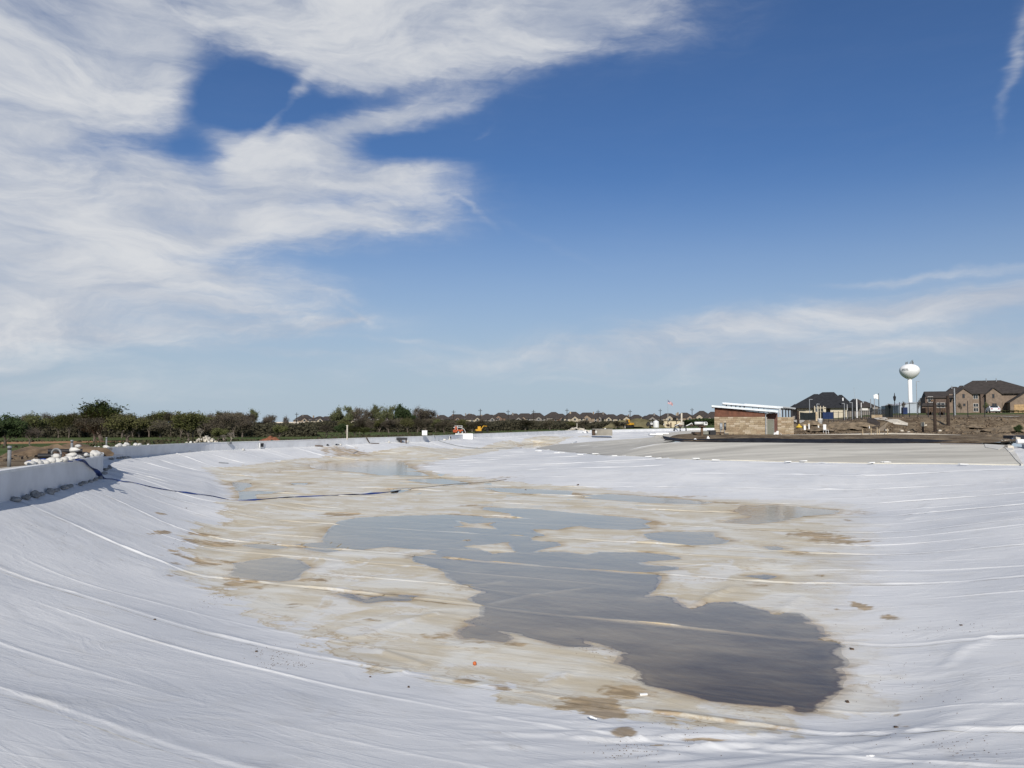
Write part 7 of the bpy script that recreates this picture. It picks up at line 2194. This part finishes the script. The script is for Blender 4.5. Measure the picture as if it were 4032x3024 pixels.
cord([Q2(1590, 940), Q2(1780, 922), Q2(1950, 906), Q2(2100, 893), Q3(200, 890), Q3(330, 875), Q3(430, 860)], .018, DIRTYM, 'cord', 'thin dark cord lying on the stained liner beyond the end of the blue hose', 'cord')
w1 = min(wall_path, key=lambda q: abs(q[0] / q[1] - (Q2(1797, 0)[0] - 2016) / F) if q[1] > 60 else 9)
cord([Q2(1810, 515), Q2(1850, 530), Q2(1910, 548), Q2(1980, 565), Q2(2060, 580), Q2(2212, 592), Q3(200, 592), Q3(400, 588), Q3(560, 585)], .10, GREYP, 'grey_hose', 'grey hose coming over the far wall and lying along the slope', 'hose', first=[(w1[0] - .2, w1[1] + .2, w1[2] + .12), (w1[0] + .12, w1[1] - .1, w1[2] - .1)])
w2 = min(wall_path, key=lambda q: abs(q[0] / q[1] - (Q2(1208, 0)[0] - 2016) / F) if q[1] > 60 else 9)
cord([Q2(1228, 545), Q2(1245, 547), Q2(1310, 547)], .10, DIRTYM, 'brown_hose', 'short dark hose hanging over the far wall', 'hose', first=[(w2[0] - .2, w2[1] + .2, w2[2] + .12), (w2[0] + .15, w2[1] - .1, w2[2] - .1)])
# debris at the foot of the far wall
for i, (pxs, mat, lb) in enumerate([([Q2(755, 570), Q2(820, 572)], WOOD, 'brown plank on the liner below the far wall'), ([Q2(795, 560), Q2(850, 560), Q2(905, 561), Q2(980, 559)], BLACKM, 'black batten lying along the foot of the far wall'),
                                    ([Q2(370, 582), Q2(408, 580)], BLACKM, 'short black block at the foot of the far wall'), ([Q1(1905, 718), Q1(1990, 723)], GREYP, 'thin grey rod lying on the slope before the stained floor'),
                                    ([Q3(1005, 545 + 0), Q3(1040, 528)], WHITEP, 'white scrap on the far part of the liner')]):
    P = [(*fall(x, y, 30)[:2], fall(x, y, 30)[2] + .08) for x, y in pxs]
    tag(MB().tube(P, .11 if i != 3 else .04, 4).build('debris', mat), lb, 'debris')
for i, (x, y) in enumerate([(842, 560), (918, 556)]):
    cloth_heap('black_cloth', fall(*Q2(x, y), 40), 1.1, .7, .42, BLACKM, 'small black bundle at the foot of the far wall, %s' % ('left one' if i == 0 else 'right one'), 11 + i)
p = fall(*Q2(1502, 538), 60)
o = empty('black_pallet', (p[0], p[1], p[2]), .1, label='black pallet box standing at the foot of the far wall', cat='pallet')
MB().box(-1.1, 1.1, -.5, .5, .5, .9, .03).build('top', BLACKM, o)
for x in (-.9, 0, .9): MB().box(x - .1, x + .1, -.4, .4, -.05, .5).build('foot', DIRTYM, o)
# dark outlets in the far wall
for i, (x, y, w_) in enumerate([(290, 553, .55), (1932, 490, .5)]):
    px, py = Q2(x, y)
    q = min(wall_path, key=lambda q: abs(q[0] / q[1] - (px - 2016) / F) if q[1] > 70 else 9)
    o = empty('wall_outlet', (q[0] + .02, q[1] - .05, q[2] - .62), -math.atan2(1, .25) * 0 + math.pi / 2 - .25, label='square dark outlet in the far wall, %s one' % ('left' if i == 0 else 'right'), cat='outlet', group='square outlets in the far wall')
    o.location = (q[0] + .1, q[1] - .12, q[2] - .55)
    MB().box(-w_, w_, -.06, .02, -.3, .35).build('frame', WHITEP, o)
    MB().box(-w_ * .7, w_ * .7, -.075, -.062, -.22, .28).build('grille', BLACKM, o)
px, py = Q1(1987, 543)
q = min(wall_path, key=lambda q: abs(q[0] / q[1] - (px - 2016) / F) if q[1] > 70 else 9)
tag(MB().box(-.3, .3, -.2, .12, -.12, .12).build('wall_box', GREYP, None, False, (q[0] + .1, q[1], q[2] - .1), (0, 0, 1.4)), 'small grey box fixed to the top of the far wall near the rubble heap', 'box')

# rubble heaps and dirt mounds
def heap(name, px, py, w_, h_, Y, mat, label, n=40, seed=1, cat='rubble heap', size=(.15, .45)):
    p = at(px, py, Y); zb = p[2]
    r = random.Random(seed)
    m = MB()
    root = empty(name, (p[0], Y, zb), 0, label=label, cat=cat)
    for i in range(n):
        x = r.gauss(0, .33) * w_; y = r.gauss(0, .25) * w_ * .6
        zz_ = max(0, h_ * (1 - (abs(x) / (w_ * .55)) ** 1.3)) * r.uniform(.2, 1)
        s = r.uniform(*size)
        vs_ = [(x + r.uniform(.6, 1.2) * s * a, y + r.uniform(.6, 1.2) * s * b, zz_ + r.uniform(.5, 1) * s * c - .1) for a in (-1, 1) for b in (-1, 1) for c in (-1, 1)]
        MB().add(vs_, [(0, 1, 3, 2), (4, 6, 7, 5), (0, 4, 5, 1), (2, 3, 7, 6), (1, 5, 7, 3), (0, 2, 6, 4)]).build('stone', mat, root)
    return root


heap('rubble_heap', *Q1(1800, 533), 2.6, .9, 104, ROCK, 'heap of pale limestone rubble behind the far wall', 80, 2, size=(.06, .22))
heap('rubble_heap', *Q3(1040, 432), 7, 1.0, 262, ROCK, 'far pale rubble heap behind the wall below the brown houses', 60, 3, size=(.15, .4))
RED = material('orange_dirt', (0.24, 0.095, 0.05), .95, .15, .8, .06)
p = at(*Q2(330, 522), 122)
cloth_heap('dirt_mound', (p[0], 124, p[2] - .3), 3.2, 3, .95, RED, 'orange dirt mound behind the far wall', 21, 'dirt mound')
cloth_heap('dirt_mound', (p[0] + 3.0, 124, p[2] - .3), 2.4, 2, .35, RED, 'low flat orange dirt mound right of the large one', 22, 'dirt mound')
p = at(*QF(860, 550), 330)
cloth_heap('dirt_mound', (p[0], p[1], p[2] - .2), 24, 10, 4.4, material('olive_dirt', (0.13, 0.115, 0.06), .95, .2, .4), 'olive dirt mound right of the orange excavator', 23, 'dirt mound')
p = at(*SR(800, 385), 112)

# small utility boxes and posts behind the wall
p = at(*Q2(1708, 474), 150)
o = empty('utility_box', p, 0, label='white utility box standing behind the far wall left of the skid loader', cat='box')
o.scale = (.5, .5, .5)
MB().box(-.95, .95, -.5, .5, 0, 1.75, .06).build('cabinet', MWHITE, o); MB().box(-1.02, 1.02, -.57, .57, 1.76, 1.88).build('lid', MWHITE, o); MB().box(-.8, .8, -.53, -.505, .1, 1.65).build('door', WHITEP, o)
p = at(*Q2(1033, 494), 118)
tag(MB().box(-.09, .09, -.09, .09, -.3, 1.75).box(-.14, .14, -.14, .14, 1.75, 1.85).build('pale_post', material('pale_post', (0.42, 0.39, 0.33), .8, .1, 2), None, False, p), 'short pale post behind the far wall in mid field', 'post')
p = at(*QF(712, 560), 318)
tag(MB().box(-.16, .16, -.16, .16, -.5, 1.9).box(-.2, .2, -.2, .2, 1.9, 2.05).build('pale_post', MATS['pale_post'], None, False, p), 'pale post standing left of the orange excavator', 'post')
p = at(*Q3(1044, 420), 266)
tag(MB().box(-.12, .12, -.12, .12, -.5, 1.8).box(-.15, .15, -.15, .15, 1.8, 1.95).build('pale_post', MATS['pale_post'], None, False, p), 'pale stake standing in the far rubble heap', 'post')


# ------------------------------------------------------------------ machines
def skid_loader(loc, rz, s, label):
    o = empty('skid_loader', loc, rz, label=label, cat='loader')
    o.scale = (s, s, s)
    MB().box(-.75, .75, -1.3, .9, .35, 1.15, .06).build('body', ORNG, o)
    c = MB()
    for x in (-.6, .6):
        for y in (-.75, .7): c.box(x - .06, x + .06, y - .06, y + .06, 1.15, 2.1)
    c.box(-.68, .68, -.85, .8, 2.1, 2.22)
    c.build('cab', MWHITE, o)
    MB().box(-.52, .52, -.82, -.78, 1.3, 2.0).build('rear_grille', ORNG, o)
    MB().box(-.3, .3, -.2, .3, 1.15, 1.6).build('seat', BLACKM, o)
    for x in (-1, 1):
        MB().tube([(x * .82, -1.1, 1.75), (x * .82, .3, 1.7), (x * .82, 1.3, 1.2), (x * .82, 1.75, .35)], .10, 5).build('lift_arm', MWHITE, o)
        for y in (-.7, .6):
            w_ = MB().cyl((x * .62, y, .42), (x * .95, y, .42), .42, .42, 16).build('wheel', RUBBER, o)
            MB().cyl((x * .955, y, .42), (x * .965, y, .42), .22, .22, 12).build('rim', MWHITE, w_)
    MB().prism([(-.9, .05), (.9, .05), (.9, .6), (-.9, .6)], 1.75, 2.3).build('bucket', DIRTYM, o)
    return o


def excavator(loc, rz, s, label, col, boom=True):
    o = empty('excavator', loc, rz, label=label, cat='excavator')
    o.scale = (s, s, s)
    for x in (-1, 1):
        pr = [(-1.3, .15), (-1.1, 0), (1.1, 0), (1.35, .25), (1.3, .5), (1.1, .65), (-1.1, .65), (-1.35, .45)]
        m = MB(); n = len(pr)
        m.add([(x * .55 - .2, a, b) for a, b in pr] + [(x * .55 + .2, a, b) for a, b in pr], [tuple(range(n)), tuple(range(2 * n - 1, n - 1, -1))] + [(i, i + n, (i + 1) % n + n, (i + 1) % n) for i in range(n)])
        m.build('track', RUBBER, o)
    MB().box(-.85, .85, -1.25, .75, .75, 1.45, .10).build('house', col, o)
    c = MB().box(-.75, -.02, -.35, .7, 1.45, 2.45, .06).build('cab', col, o)
    MB().box(-.66, -.1, .701, .72, 1.6, 2.3).build('window', GLASS, c); MB().box(-.77, -.751, -.2, .6, 1.6, 2.3).build('window', GLASS, c)
    if boom:
        MB().tube([(.3, .6, 1.2), (.3, 1.6, 2.6), (.3, 2.9, 2.5)], [.16, .18, .12], 5).build('boom', col, o)
        MB().tube([(.3, 2.8, 2.6), (.3, 3.1, 1.2)], .10, 5).build('stick', BLACKM, o)
        MB().prism([(0, .5), (.6, .5), (.6, 1.2), (0, 1.2)], 2.75, 3.35).build('bucket', BLACKM, o)
    return o


p = at(*Q2(2003, 461), 205)
skid_loader((p[0], p[1], p[2]), -.9, .95, 'orange and white skid loader parked behind the far wall')
p = at(*Q2(2180, 452), 215)
excavator((p[0], p[1], p[2] - .1), -1.3, .75, 'small yellow excavator with a dark boom behind the far wall', YELL)
p = at(*QF(762, 548), 325)
excavator((p[0] + .5, p[1], p[2]), .9, 1.35, 'orange yellow excavator beside the olive dirt mound', YELL, False)
tag(bpy.data.objects['excavator'], None)
# white box built against the far wall
px, py = Q2(2050, 512)
q = min(wall_path, key=lambda q: abs(q[0] / q[1] - (px - 2016) / F) if q[1] > 70 else 9)
kq = q[1] / F / 2.212
o = empty('white_box_panel', (q[0], q[1] - .6, q[2] - 1.15), 0, label='bright white boxed section standing out from the far wall', cat='box')
kq *= 1.3
MB().box(-58 * kq, 58 * kq, -.2, .5, 0, 1.3).build('body', WHITEP, o)
MB().box(-59 * kq, 59 * kq, -.25, .55, 1.301, 1.37).build('lid', MWHITE, o)
# concrete headwall at the far end of the wall
p1_, p2_ = at(*Q3(1180, 458), 238), at(*Q3(1345, 455), 240)
wv = p2_[0] - p1_[0]
o = empty('headwall', (p1_[0], p1_[1], p1_[2]), 0, label='grey concrete headwall block at the far end of the channel', cat='headwall')
MB().box(.14 * wv, wv, 0, 2.4, -.6, 1.25).build('block', material('brown_grey_concrete', (0.25, 0.23, 0.19), .9, .12, .3, .02), o)
MB().box(0, .14 * wv, .5, 2.4, -.6, 1.25).build('side', DIRTYM, o)
MB().box(0, wv * 1.01, -.1, 2.5, 1.251, 1.38).build('cap', CONC, o)
bag((p1_[0] + .17 * wv, p1_[1] - .5, p1_[2] + .3), 3, 'white sandbag standing on the left end of the grey headwall', 'far white bags', tilt=1.2)
for i, (x, y) in enumerate([(825, 606), (370, 588)]):
    p = fall(*QF(x, y), 150) if i == 0 else at(*QF(x, y), 250)
    bag(p, 3, ['lone white bag on the far slope right of the headwall', 'white bag on top of the wall above the headwall'][i], 'far white bags', tilt=.9)
# round fittings on the far wall
for i, x in enumerate((1612, 1714)):
    p = at(*QF(x, 581), 302)
    pts_ = [(math.cos(a) * 1.15, 0, math.sin(a) * 1.4) for a in np.linspace(.6 if i == 0 else 0, 5.7 if i == 0 else 6.283, 18)]
    o = MB().tube(pts_, .24, 5).build('ring_fitting', BLACKM, None, False, (p[0], p[1] - 1.0, p[2]))
    tag(o, 'dark %s shaped pipe fitting on the bright far wall, %s one' % (('C', 'left') if i == 0 else ('round O', 'right')), 'fitting', 'round fittings on the far wall')

# ------------------------------------------------------------------ site camp in the far middle
p = at(*QF(1505, 540), 345)
ks = 345 / F / 4.424
o = empty('site_trailer', (p[0], p[1], p[2] - .5), 0, label='beige site trailer behind the far wall', cat='trailer')
SIDING = material('beige_siding', (0.58, 0.49, 0.33), .8, .05, .3)
MB().box(-240 * ks, 200 * ks, 0, 4, 0, 128 * ks).build('body', SIDING, o)
MB().box(200 * ks, 240 * ks, .5, 4, 0, 132 * ks).build('end', CONC, o)
MB().box(-242 * ks, 242 * ks, -.2, 4.2, 128 * ks, 134 * ks).build('roof', DIRTYM, o)
for x in (-160, -120): MB().box((x - 14) * ks, (x + 14) * ks, -.05, -.001, 55 * ks, 85 * ks).build('window', TRIM, o)
MB().box(-5 * ks, 18 * ks, -.06, -.002, 5 * ks, 100 * ks).build('door', DIRTYM, o)
p = at(*QF(1252, 545), 320)
o = empty('white_tank', p, 0, label='upright white tank left of the beige trailer', cat='tank')
k3 = 320 / F / 4.424
MB().lathe([(50 * k3, 0), (50 * k3, 95 * k3), (46 * k3, 105 * k3), (24 * k3, 118 * k3), (14 * k3, 122 * k3), (14 * k3, 128 * k3)], 24).build('shell', MWHITE, o, False)
MB().lathe([(16 * k3, 128 * k3), (16 * k3, 132 * k3)], 12).build('lid', GREYP, o)
p = at(*QF(2030, 520), 350)
o = empty('tank_truck', p, .1, label='white tank truck standing right of the beige trailer', cat='truck')
k4 = 350 / F / 4.424
tk = MB().cyl((-108 * k4, 0, 48 * k4), (40 * k4, 0, 48 * k4), 26 * k4, 26 * k4, 18).build('tank', MWHITE, o, True)
MB().box(42 * k4, 106 * k4, -1.3, 1.3, 8 * k4, 72 * k4, .25).build('cab', MWHITE, o)
MB().box(60 * k4, 98 * k4, -1.33, -1.301, 42 * k4, 64 * k4).build('window', GLASS, o)
for x in (-85, -60, 20, 75): MB().cyl((x * k4, -1.3, 8 * k4), (x * k4, -1.0, 8 * k4), 11 * k4, 11 * k4, 14).build('wheel', RUBBER, o)
MB().box(-108 * k4, 42 * k4, -.8, .8, 14 * k4, 20 * k4).build('chassis', DIRTYM, o)
lifts = [(1635, 495, 0), (1830, 490, 1)]
for i, (x, y, f) in enumerate(lifts):
    p = at(*QF(x, 530), 322)
    kk = 322 / F / 4.424
    o = empty('boom_lift', p, 0, label='white boom machine before the beige trailer' if i == 0 else 'white boom machine between the beige trailer and the tank truck', cat='machine')
    MB().tube([(-50 * kk, 0, 12 * kk), (0, 0, 35 * kk), (45 * kk, 0, 62 * kk)], 8 * kk, 5).build('boom', MWHITE, o)
    MB().tube([(45 * kk, -.4, 62 * kk), (52 * kk, -.4, 10 * kk)], 5 * kk, 5).build('arm', MWHITE, o)
    MB().box(10 * kk, 70 * kk, -.8, 1.5, 4 * kk, 34 * kk, .2).build('body', BRKS[1] if i == 0 else DIRTYM, o)
    for xx in (20, 60): MB().cyl((xx * kk, -1.2, 6 * kk), (xx * kk, -.8, 6 * kk), 9 * kk, 9 * kk, 12).build('wheel', RUBBER, o)
for i, (x, h_) in enumerate([(1462, 105), (1612, 110)]):
    p = at(*QF(x, 530), 328)
    kk = 328 / F / 4.424
    o = empty('excavator', p, 0, label='dark excavator with its arm folded upright, %s one before the beige trailer' % ('left' if i == 0 else 'right'), cat='excavator')
    MB().box(-26 * kk, 26 * kk, -1, 1.6, 14 * kk, 42 * kk, .25).build('house', DIRTYM, o)
    MB().box(-30 * kk, 30 * kk, -1.4, -.6, 0, 14 * kk, .25).build('track', RUBBER, o)
    MB().tube([(0, -.5, 34 * kk), (-10 * kk, -.5, 70 * kk), (0, -.5, h_ * kk)], 7 * kk, 5).build('boom', DIRTYM, o)
    MB().box(-8 * kk, 10 * kk, -1.05, -.3, (h_ - 18) * kk, (h_ + 4) * kk).build('bucket', BLACKM, o)
for i, (x, w_, mat, lb) in enumerate([(1125, 62, BLACKM, 'dark pickup left of the upright white tank'), (1178, 50, MWHITE, 'white pickup just left of the upright white tank')]):
    p = at(*QF(x, 527), 318 + i * 3)
    kk = 318 / F / 4.424
    o = empty('pickup_truck', p, 0, label=lb, cat='truck')
    W_ = w_ * kk
    MB().prism([(-W_ / 2, .5), (W_ / 2, .5), (W_ / 2, 1.1), (W_ * .28, 1.2), (W_ * .12, 1.85), (-W_ * .18, 1.85), (-W_ * .22, 1.2), (-W_ / 2, 1.2)], 0, 1.9).build('body', mat, o)
    MB().box(-W_ * .15, W_ * .10, -.02, -.001, 1.25, 1.72).build('window', GLASS, o)
    for s in (-.32, .32): MB().cyl((s * W_, -.05, .42), (s * W_, .25, .42), .42, .42, 12).build('wheel', RUBBER, o)
p = at(*QF(1698, 540), 335)
tag(MB().box(-.3, .3, -.3, .3, 0, 5.7).box(-.36, .36, -.36, .36, 5.7, 5.9).build('pale_column', PALEW, None, False, p), 'tall pale column standing at the right end of the beige trailer', 'column')
# flag
Yf = 335
p = at(*QF(1462, 540), Yf)
kf = Yf / F / 4.424
zt = (540 - 60) * kf
o = empty('flagpole', p, 0, label='tall thin pole flying the flag with red and white stripes', cat='flagpole')
MB().cyl((0, 0, 0), (0, 0, (540 - 305) * kf), .16, .13, 8).build('lower_pole', material('tan_pole', (0.40, 0.37, 0.33), .6, .05, 2), o)
MB().cyl((0, 0, (540 - 305) * kf), (0, 0, zt), .06, .035, 8).build('pole', GALV, o)
MB().lathe([(.02, zt), (.09, zt + .06), (.09, zt + .14), (.02, zt + .2)], 8).build('finial', GALV, o)
FR = material('flag_red', (0.42, 0.06, 0.07), .8, .05, 1); FW = material('flag_white', (0.66, 0.60, 0.60), .8, .04, 1); FB = material('flag_blue', (0.03, 0.045, 0.16), .8, .05, 1)
L_, Hh = 90 * kf, 62 * kf


def fpt(u, v):
    """flag surface: u along the fly 0..1, v down the hoist 0..1"""
    x = u * L_ * .98
    z = zt - .25 - v * Hh * (1 - .30 * u) - u ** 1.2 * Hh * .92
    y = .28 * math.sin(u * 7 + v * 2) * u
    return (x + .03, y, z)


fl = empty('flag', (0, 0, 0)); fl.parent = o
bpy.data.objects.remove(fl)
fl = None
for k in range(13):
    v0_, v1_ = k / 13, (k + 1) / 13
    u0 = .42 if k < 7 else 0
    n = 14
    vs_ = []
    for i in range(n + 1):
        u = u0 + (1 - u0) * i / n
        vs_ += [fpt(u, v0_), fpt(u, v1_)]
    m_ = MB().add(vs_, [(2 * i, 2 * i + 1, 2 * i + 3, 2 * i + 2) for i in range(n)])
    if fl is None:
        fl = m_.build('flag', FR, o)
    else:
        m_.build('stripe', FR if k % 2 == 0 else FW, fl)
vs_ = []
for i in range(9):
    for j in range(5): vs_.append(fpt(.42 * i / 8, 7 / 13 * j / 4))
MB().add(vs_, [(i * 5 + j, i * 5 + j + 1, i * 5 + j + 6, i * 5 + j + 5) for i in range(8) for j in range(4)]).build('canton', FB, fl)
st_m = MB()
for r_i in range(9):
    for c_i in range(6 if r_i % 2 == 0 else 5):
        u = .42 * (c_i + (.5 if r_i % 2 == 0 else 1.0)) / 6; v = 7 / 13 * (r_i + .5) / 9
        c = Vector(fpt(u, v)); s = .05
        ring_ = []
        for a in range(10):
            rr = s if a % 2 == 0 else s * .4
            ring_.append((c.x + rr * math.sin(a * math.pi / 5), c.y - .012, c.z + rr * math.cos(a * math.pi / 5)))
        st_m.add(ring_, [tuple(range(10))])
st_m.build('stars', FW, fl)

# ------------------------------------------------------------------ small things on the liner
p = fall(*PD([(899, 507)])[0], 8)
o = MB().lathe([(.002, 0), (.022, .003), (.036, .018), (.0405, .04), (.036, .062), (.022, .077), (.002, .081)], 20).build('orange_ball', material('orange_ball', (0.50, 0.13, 0.04), .6, .15, 30), None, True, (p[0], p[1], p[2]))
tag(o, 'small orange ball lying alone on the stained liner', 'ball')
WB = [Q3(710, 617), Q3(865, 634), Q3(912, 629), Q3(1072, 650), Q3(1205, 643), Q3(1365, 662), Q3(1665, 670), Q3(1750, 683), Q3(2080, 687), C4(110, 1273), C4(325, 1290), C4(1100, 1308), C4(1275, 1303), C4(2010, 1321), C4(2160, 1313), C5(570, 1436), C5(1480, 1461)]
WB = sorted(set((round(a, 1), round(b, 1)) for a, b in WB))
for i, (x, y) in enumerate(WB):
    p = fall(x, y, 50)
    big_ = i % 2 == 0
    kb = min(1.0, max(.42, p[1] / 190))
    m = MB().box((-.7 - .2 * big_) * kb, .7 * kb, -.28 * kb, .28 * kb, 0, .18 * kb, .06 * kb)
    m.v = [(a, b + .05 * math.sin(a * 3 + i), c * (1 + .25 * math.sin(a * 5 + i))) for a, b, c in m.v]
    o = m.build('ballast_bag', WHITEP, None, False, (p[0], p[1] - .2, p[2] + .10), (0, 0, rg.uniform(-.15, .3)))
    tag(o, 'long white ballast bag on the lower edge of the concrete beach, %s from the left' % ordw(i), 'ballast bag', 'white ballast bags along the beach edge')
for i, (x, y) in enumerate([QF(1243, 684), QF(1350, 670)]):
    p = fall(x, y, 120)
    o = MB().box(-2.0, 2.0, -1.4, 1.4, 0, .45, .1).build('white_slab', WHITEP, None, False, (p[0], p[1], p[2] + .12)); tag(o, 'white flat bundle on the far grey beach, %s one' % ('left' if i == 0 else 'right'), 'bundle', 'white bundles on the far beach')
# scraps, clods and twigs scattered on the liner
SCR = [(PE([(1165, 385)])[0], .07, 'dark clod of dirt on the liner right of the dark puddle'), (PE([(1137, 687)])[0], .05, 'small dark clod near the right end of the dark puddle'), (PE([(1830, 258)])[0], .04, 'dark speck on the right slope above a long fold'),
       (PE([(1432, 838)])[0], .045, 'brown clod on the liner near the lower right brown smear'), (PD([(488, 638)])[0], .035, 'dark clod left of the orange ball below the fold'), (PD([(250, 577)])[0], .03, 'tiny dark clod at the lower left of the stained floor'),
       (A_(900, 800), .04, 'dark clod above the long white fold at left'), (A_(1083, 152), .05, 'dark speck below the blue hose'), (A_(1490, 985), .04, 'dark clod among specks below the stained corner'), (PB([(1217, 202)])[0], .14, 'dark lump in the long upper puddle'), (PB([(1540, 176)])[0], .15, 'dark lump on the white beach slope')]
for i, ((x, y), s, lb) in enumerate(SCR):
    s *= .6
    p = fall(x, y, 8)
    vs_ = [(rg.uniform(.6, 1.3) * s * a, rg.uniform(.6, 1.3) * s * b, rg.uniform(.5, 1.1) * s * q) for a in (-1, 1) for b in (-1, 1) for q in (-.2, 1)]
    tag(MB().add(vs_, [(0, 1, 3, 2), (4, 6, 7, 5), (0, 4, 5, 1), (2, 3, 7, 6), (1, 5, 7, 3), (0, 2, 6, 4)]).build('dirt_clod', DIRTYM, None, False, p), lb, 'clod')
p = fall(*PD([(1640, 850)])[0], 8)
pts_ = [(p[0] - .09, p[1] + .14, p[2] + .03), (p[0] - .05, p[1] + .04, p[2] + .05), (p[0] + .05, p[1] - .03, p[2] + .04)]
tag(MB().tube(pts_, [.008, .022, .01], 5).build('white_scrap', WHITEP), 'curled white scrap lying on the brown silt patch', 'scrap')
cloth_heap('white_scrap', fall(*PE([(1280, 1062)])[0], 6), .18, .09, .06, WHITEP, 'crumpled white scrap near the bottom right corner', 31, 'scrap')
p = fall(*PD([(1950, 690)])[0], 8)
tag(MB().box(-.07, .07, -.02, .02, 0, .03).build('white_chip', WHITEP, None, False, p, (0, 0, .1)), 'small white chip on the upper brown silt patch', 'scrap')
# grit and dirt specks, nobody could count them
rsx = np.random.RandomState(77)
gxs, gys = [], []
for (cx, cy_, sx_, sy_, n) in [(*A_(1600, 1000), 130, 40, 90), (*A_(1700, 1060), 90, 14, 60), (*A_(1240, 690), 60, 26, 40), (*A_(1040, 370), 40, 40, 30), (*PE([(1750, 280)])[0], 300, 30, 60), (*PE([(1500, 600)])[0], 250, 120, 90), (*PE([(1700, 1000)])[0], 300, 60, 90), (*PD([(1850, 1040)])[0], 120, 40, 110), (*PD([(900, 230)])[0], 40, 12, 40), (*PE([(150, 900)])[0], 120, 60, 90), (*A_(300, 300), 160, 40, 30), (*PD([(1700, 420)])[0], 120, 20, 50)]:
    gxs += list(cx + rsx.randn(n) * sx_ * .6); gys += list(cy_ + rsx.randn(n) * sy_ * .6)
gb = MB()
for x, y in zip(gxs, gys):
    if not (0 < x < 4032 and 1900 < y < 3024): continue
    p = fall(x, y, 5) if True else None
    s = rsx.uniform(.004, .011) * (1 + p[1] / 60)
    gb.add([(p[0] - s, p[1] - s * .6, p[2]), (p[0] + s, p[1] - s * .5, p[2]), (p[0] + s * .4, p[1] + s, p[2]), (p[0], p[1], p[2] + s)], [(0, 1, 3), (1, 2, 3), (2, 0, 3)])
tag(gb.build('grit', DIRTYM), 'dark grit scattered over the white liner', kind='stuff')

# dirt mounds and the dark cut on the bank
DM = material('bank_dirt', (0.19, 0.145, 0.095), .95, .25, 1.2, .08)
for i, (x, y, w_, h_) in enumerate([(*R5(1580, 885), 5.5, 1.1), (*R5(1400, 925), 4.5, .8), (*R5(700, 850), 4.0, .9), (*R5(1180, 900), 5.0, 1.0), (*R5(900, 950), 4.0, .6), (*C5(2010, 1050), 6.0, 1.0), (*C5(2140, 1040), 5.0, 1.3), (*C5(1930, 1110), 4.0, .6), (*C5(1500, 1000), 4.5, .5)]):
    p = on_bank(x, y)
    cloth_heap('dirt_mound', (p[0], p[1], p[2] - .15), w_, w_ * .7, h_, DM, 'rough brown dirt mound on the bank, %s from the left' % ordw([2, 3, 1, 0, 4, 5, 6, 7, 8].index(i) if False else sorted([R5(1580, 0)[0], R5(1400, 0)[0], R5(700, 0)[0], R5(1180, 0)[0], R5(900, 0)[0], C5(2010, 0)[0], C5(2140, 0)[0], C5(1930, 0)[0], C5(1500, 0)[0]]).index(x)), 40 + i, 'dirt mound')['group'] = 'dirt mounds on the bank'
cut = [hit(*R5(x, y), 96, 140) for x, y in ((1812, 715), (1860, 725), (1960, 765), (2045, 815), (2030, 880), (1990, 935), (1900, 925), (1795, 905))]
o = patch_mesh('earth_cut', [(c[0], c[1]) for c in cut], lambda x, y: ground(x, y) + .10, material('dark_bank_face', (0.055, 0.042, 0.032), .9, .2, 1.0, .05), step=1.2, label='dark smooth cut in the bank left of the brown board')  # dark patch laid just above the bank slope
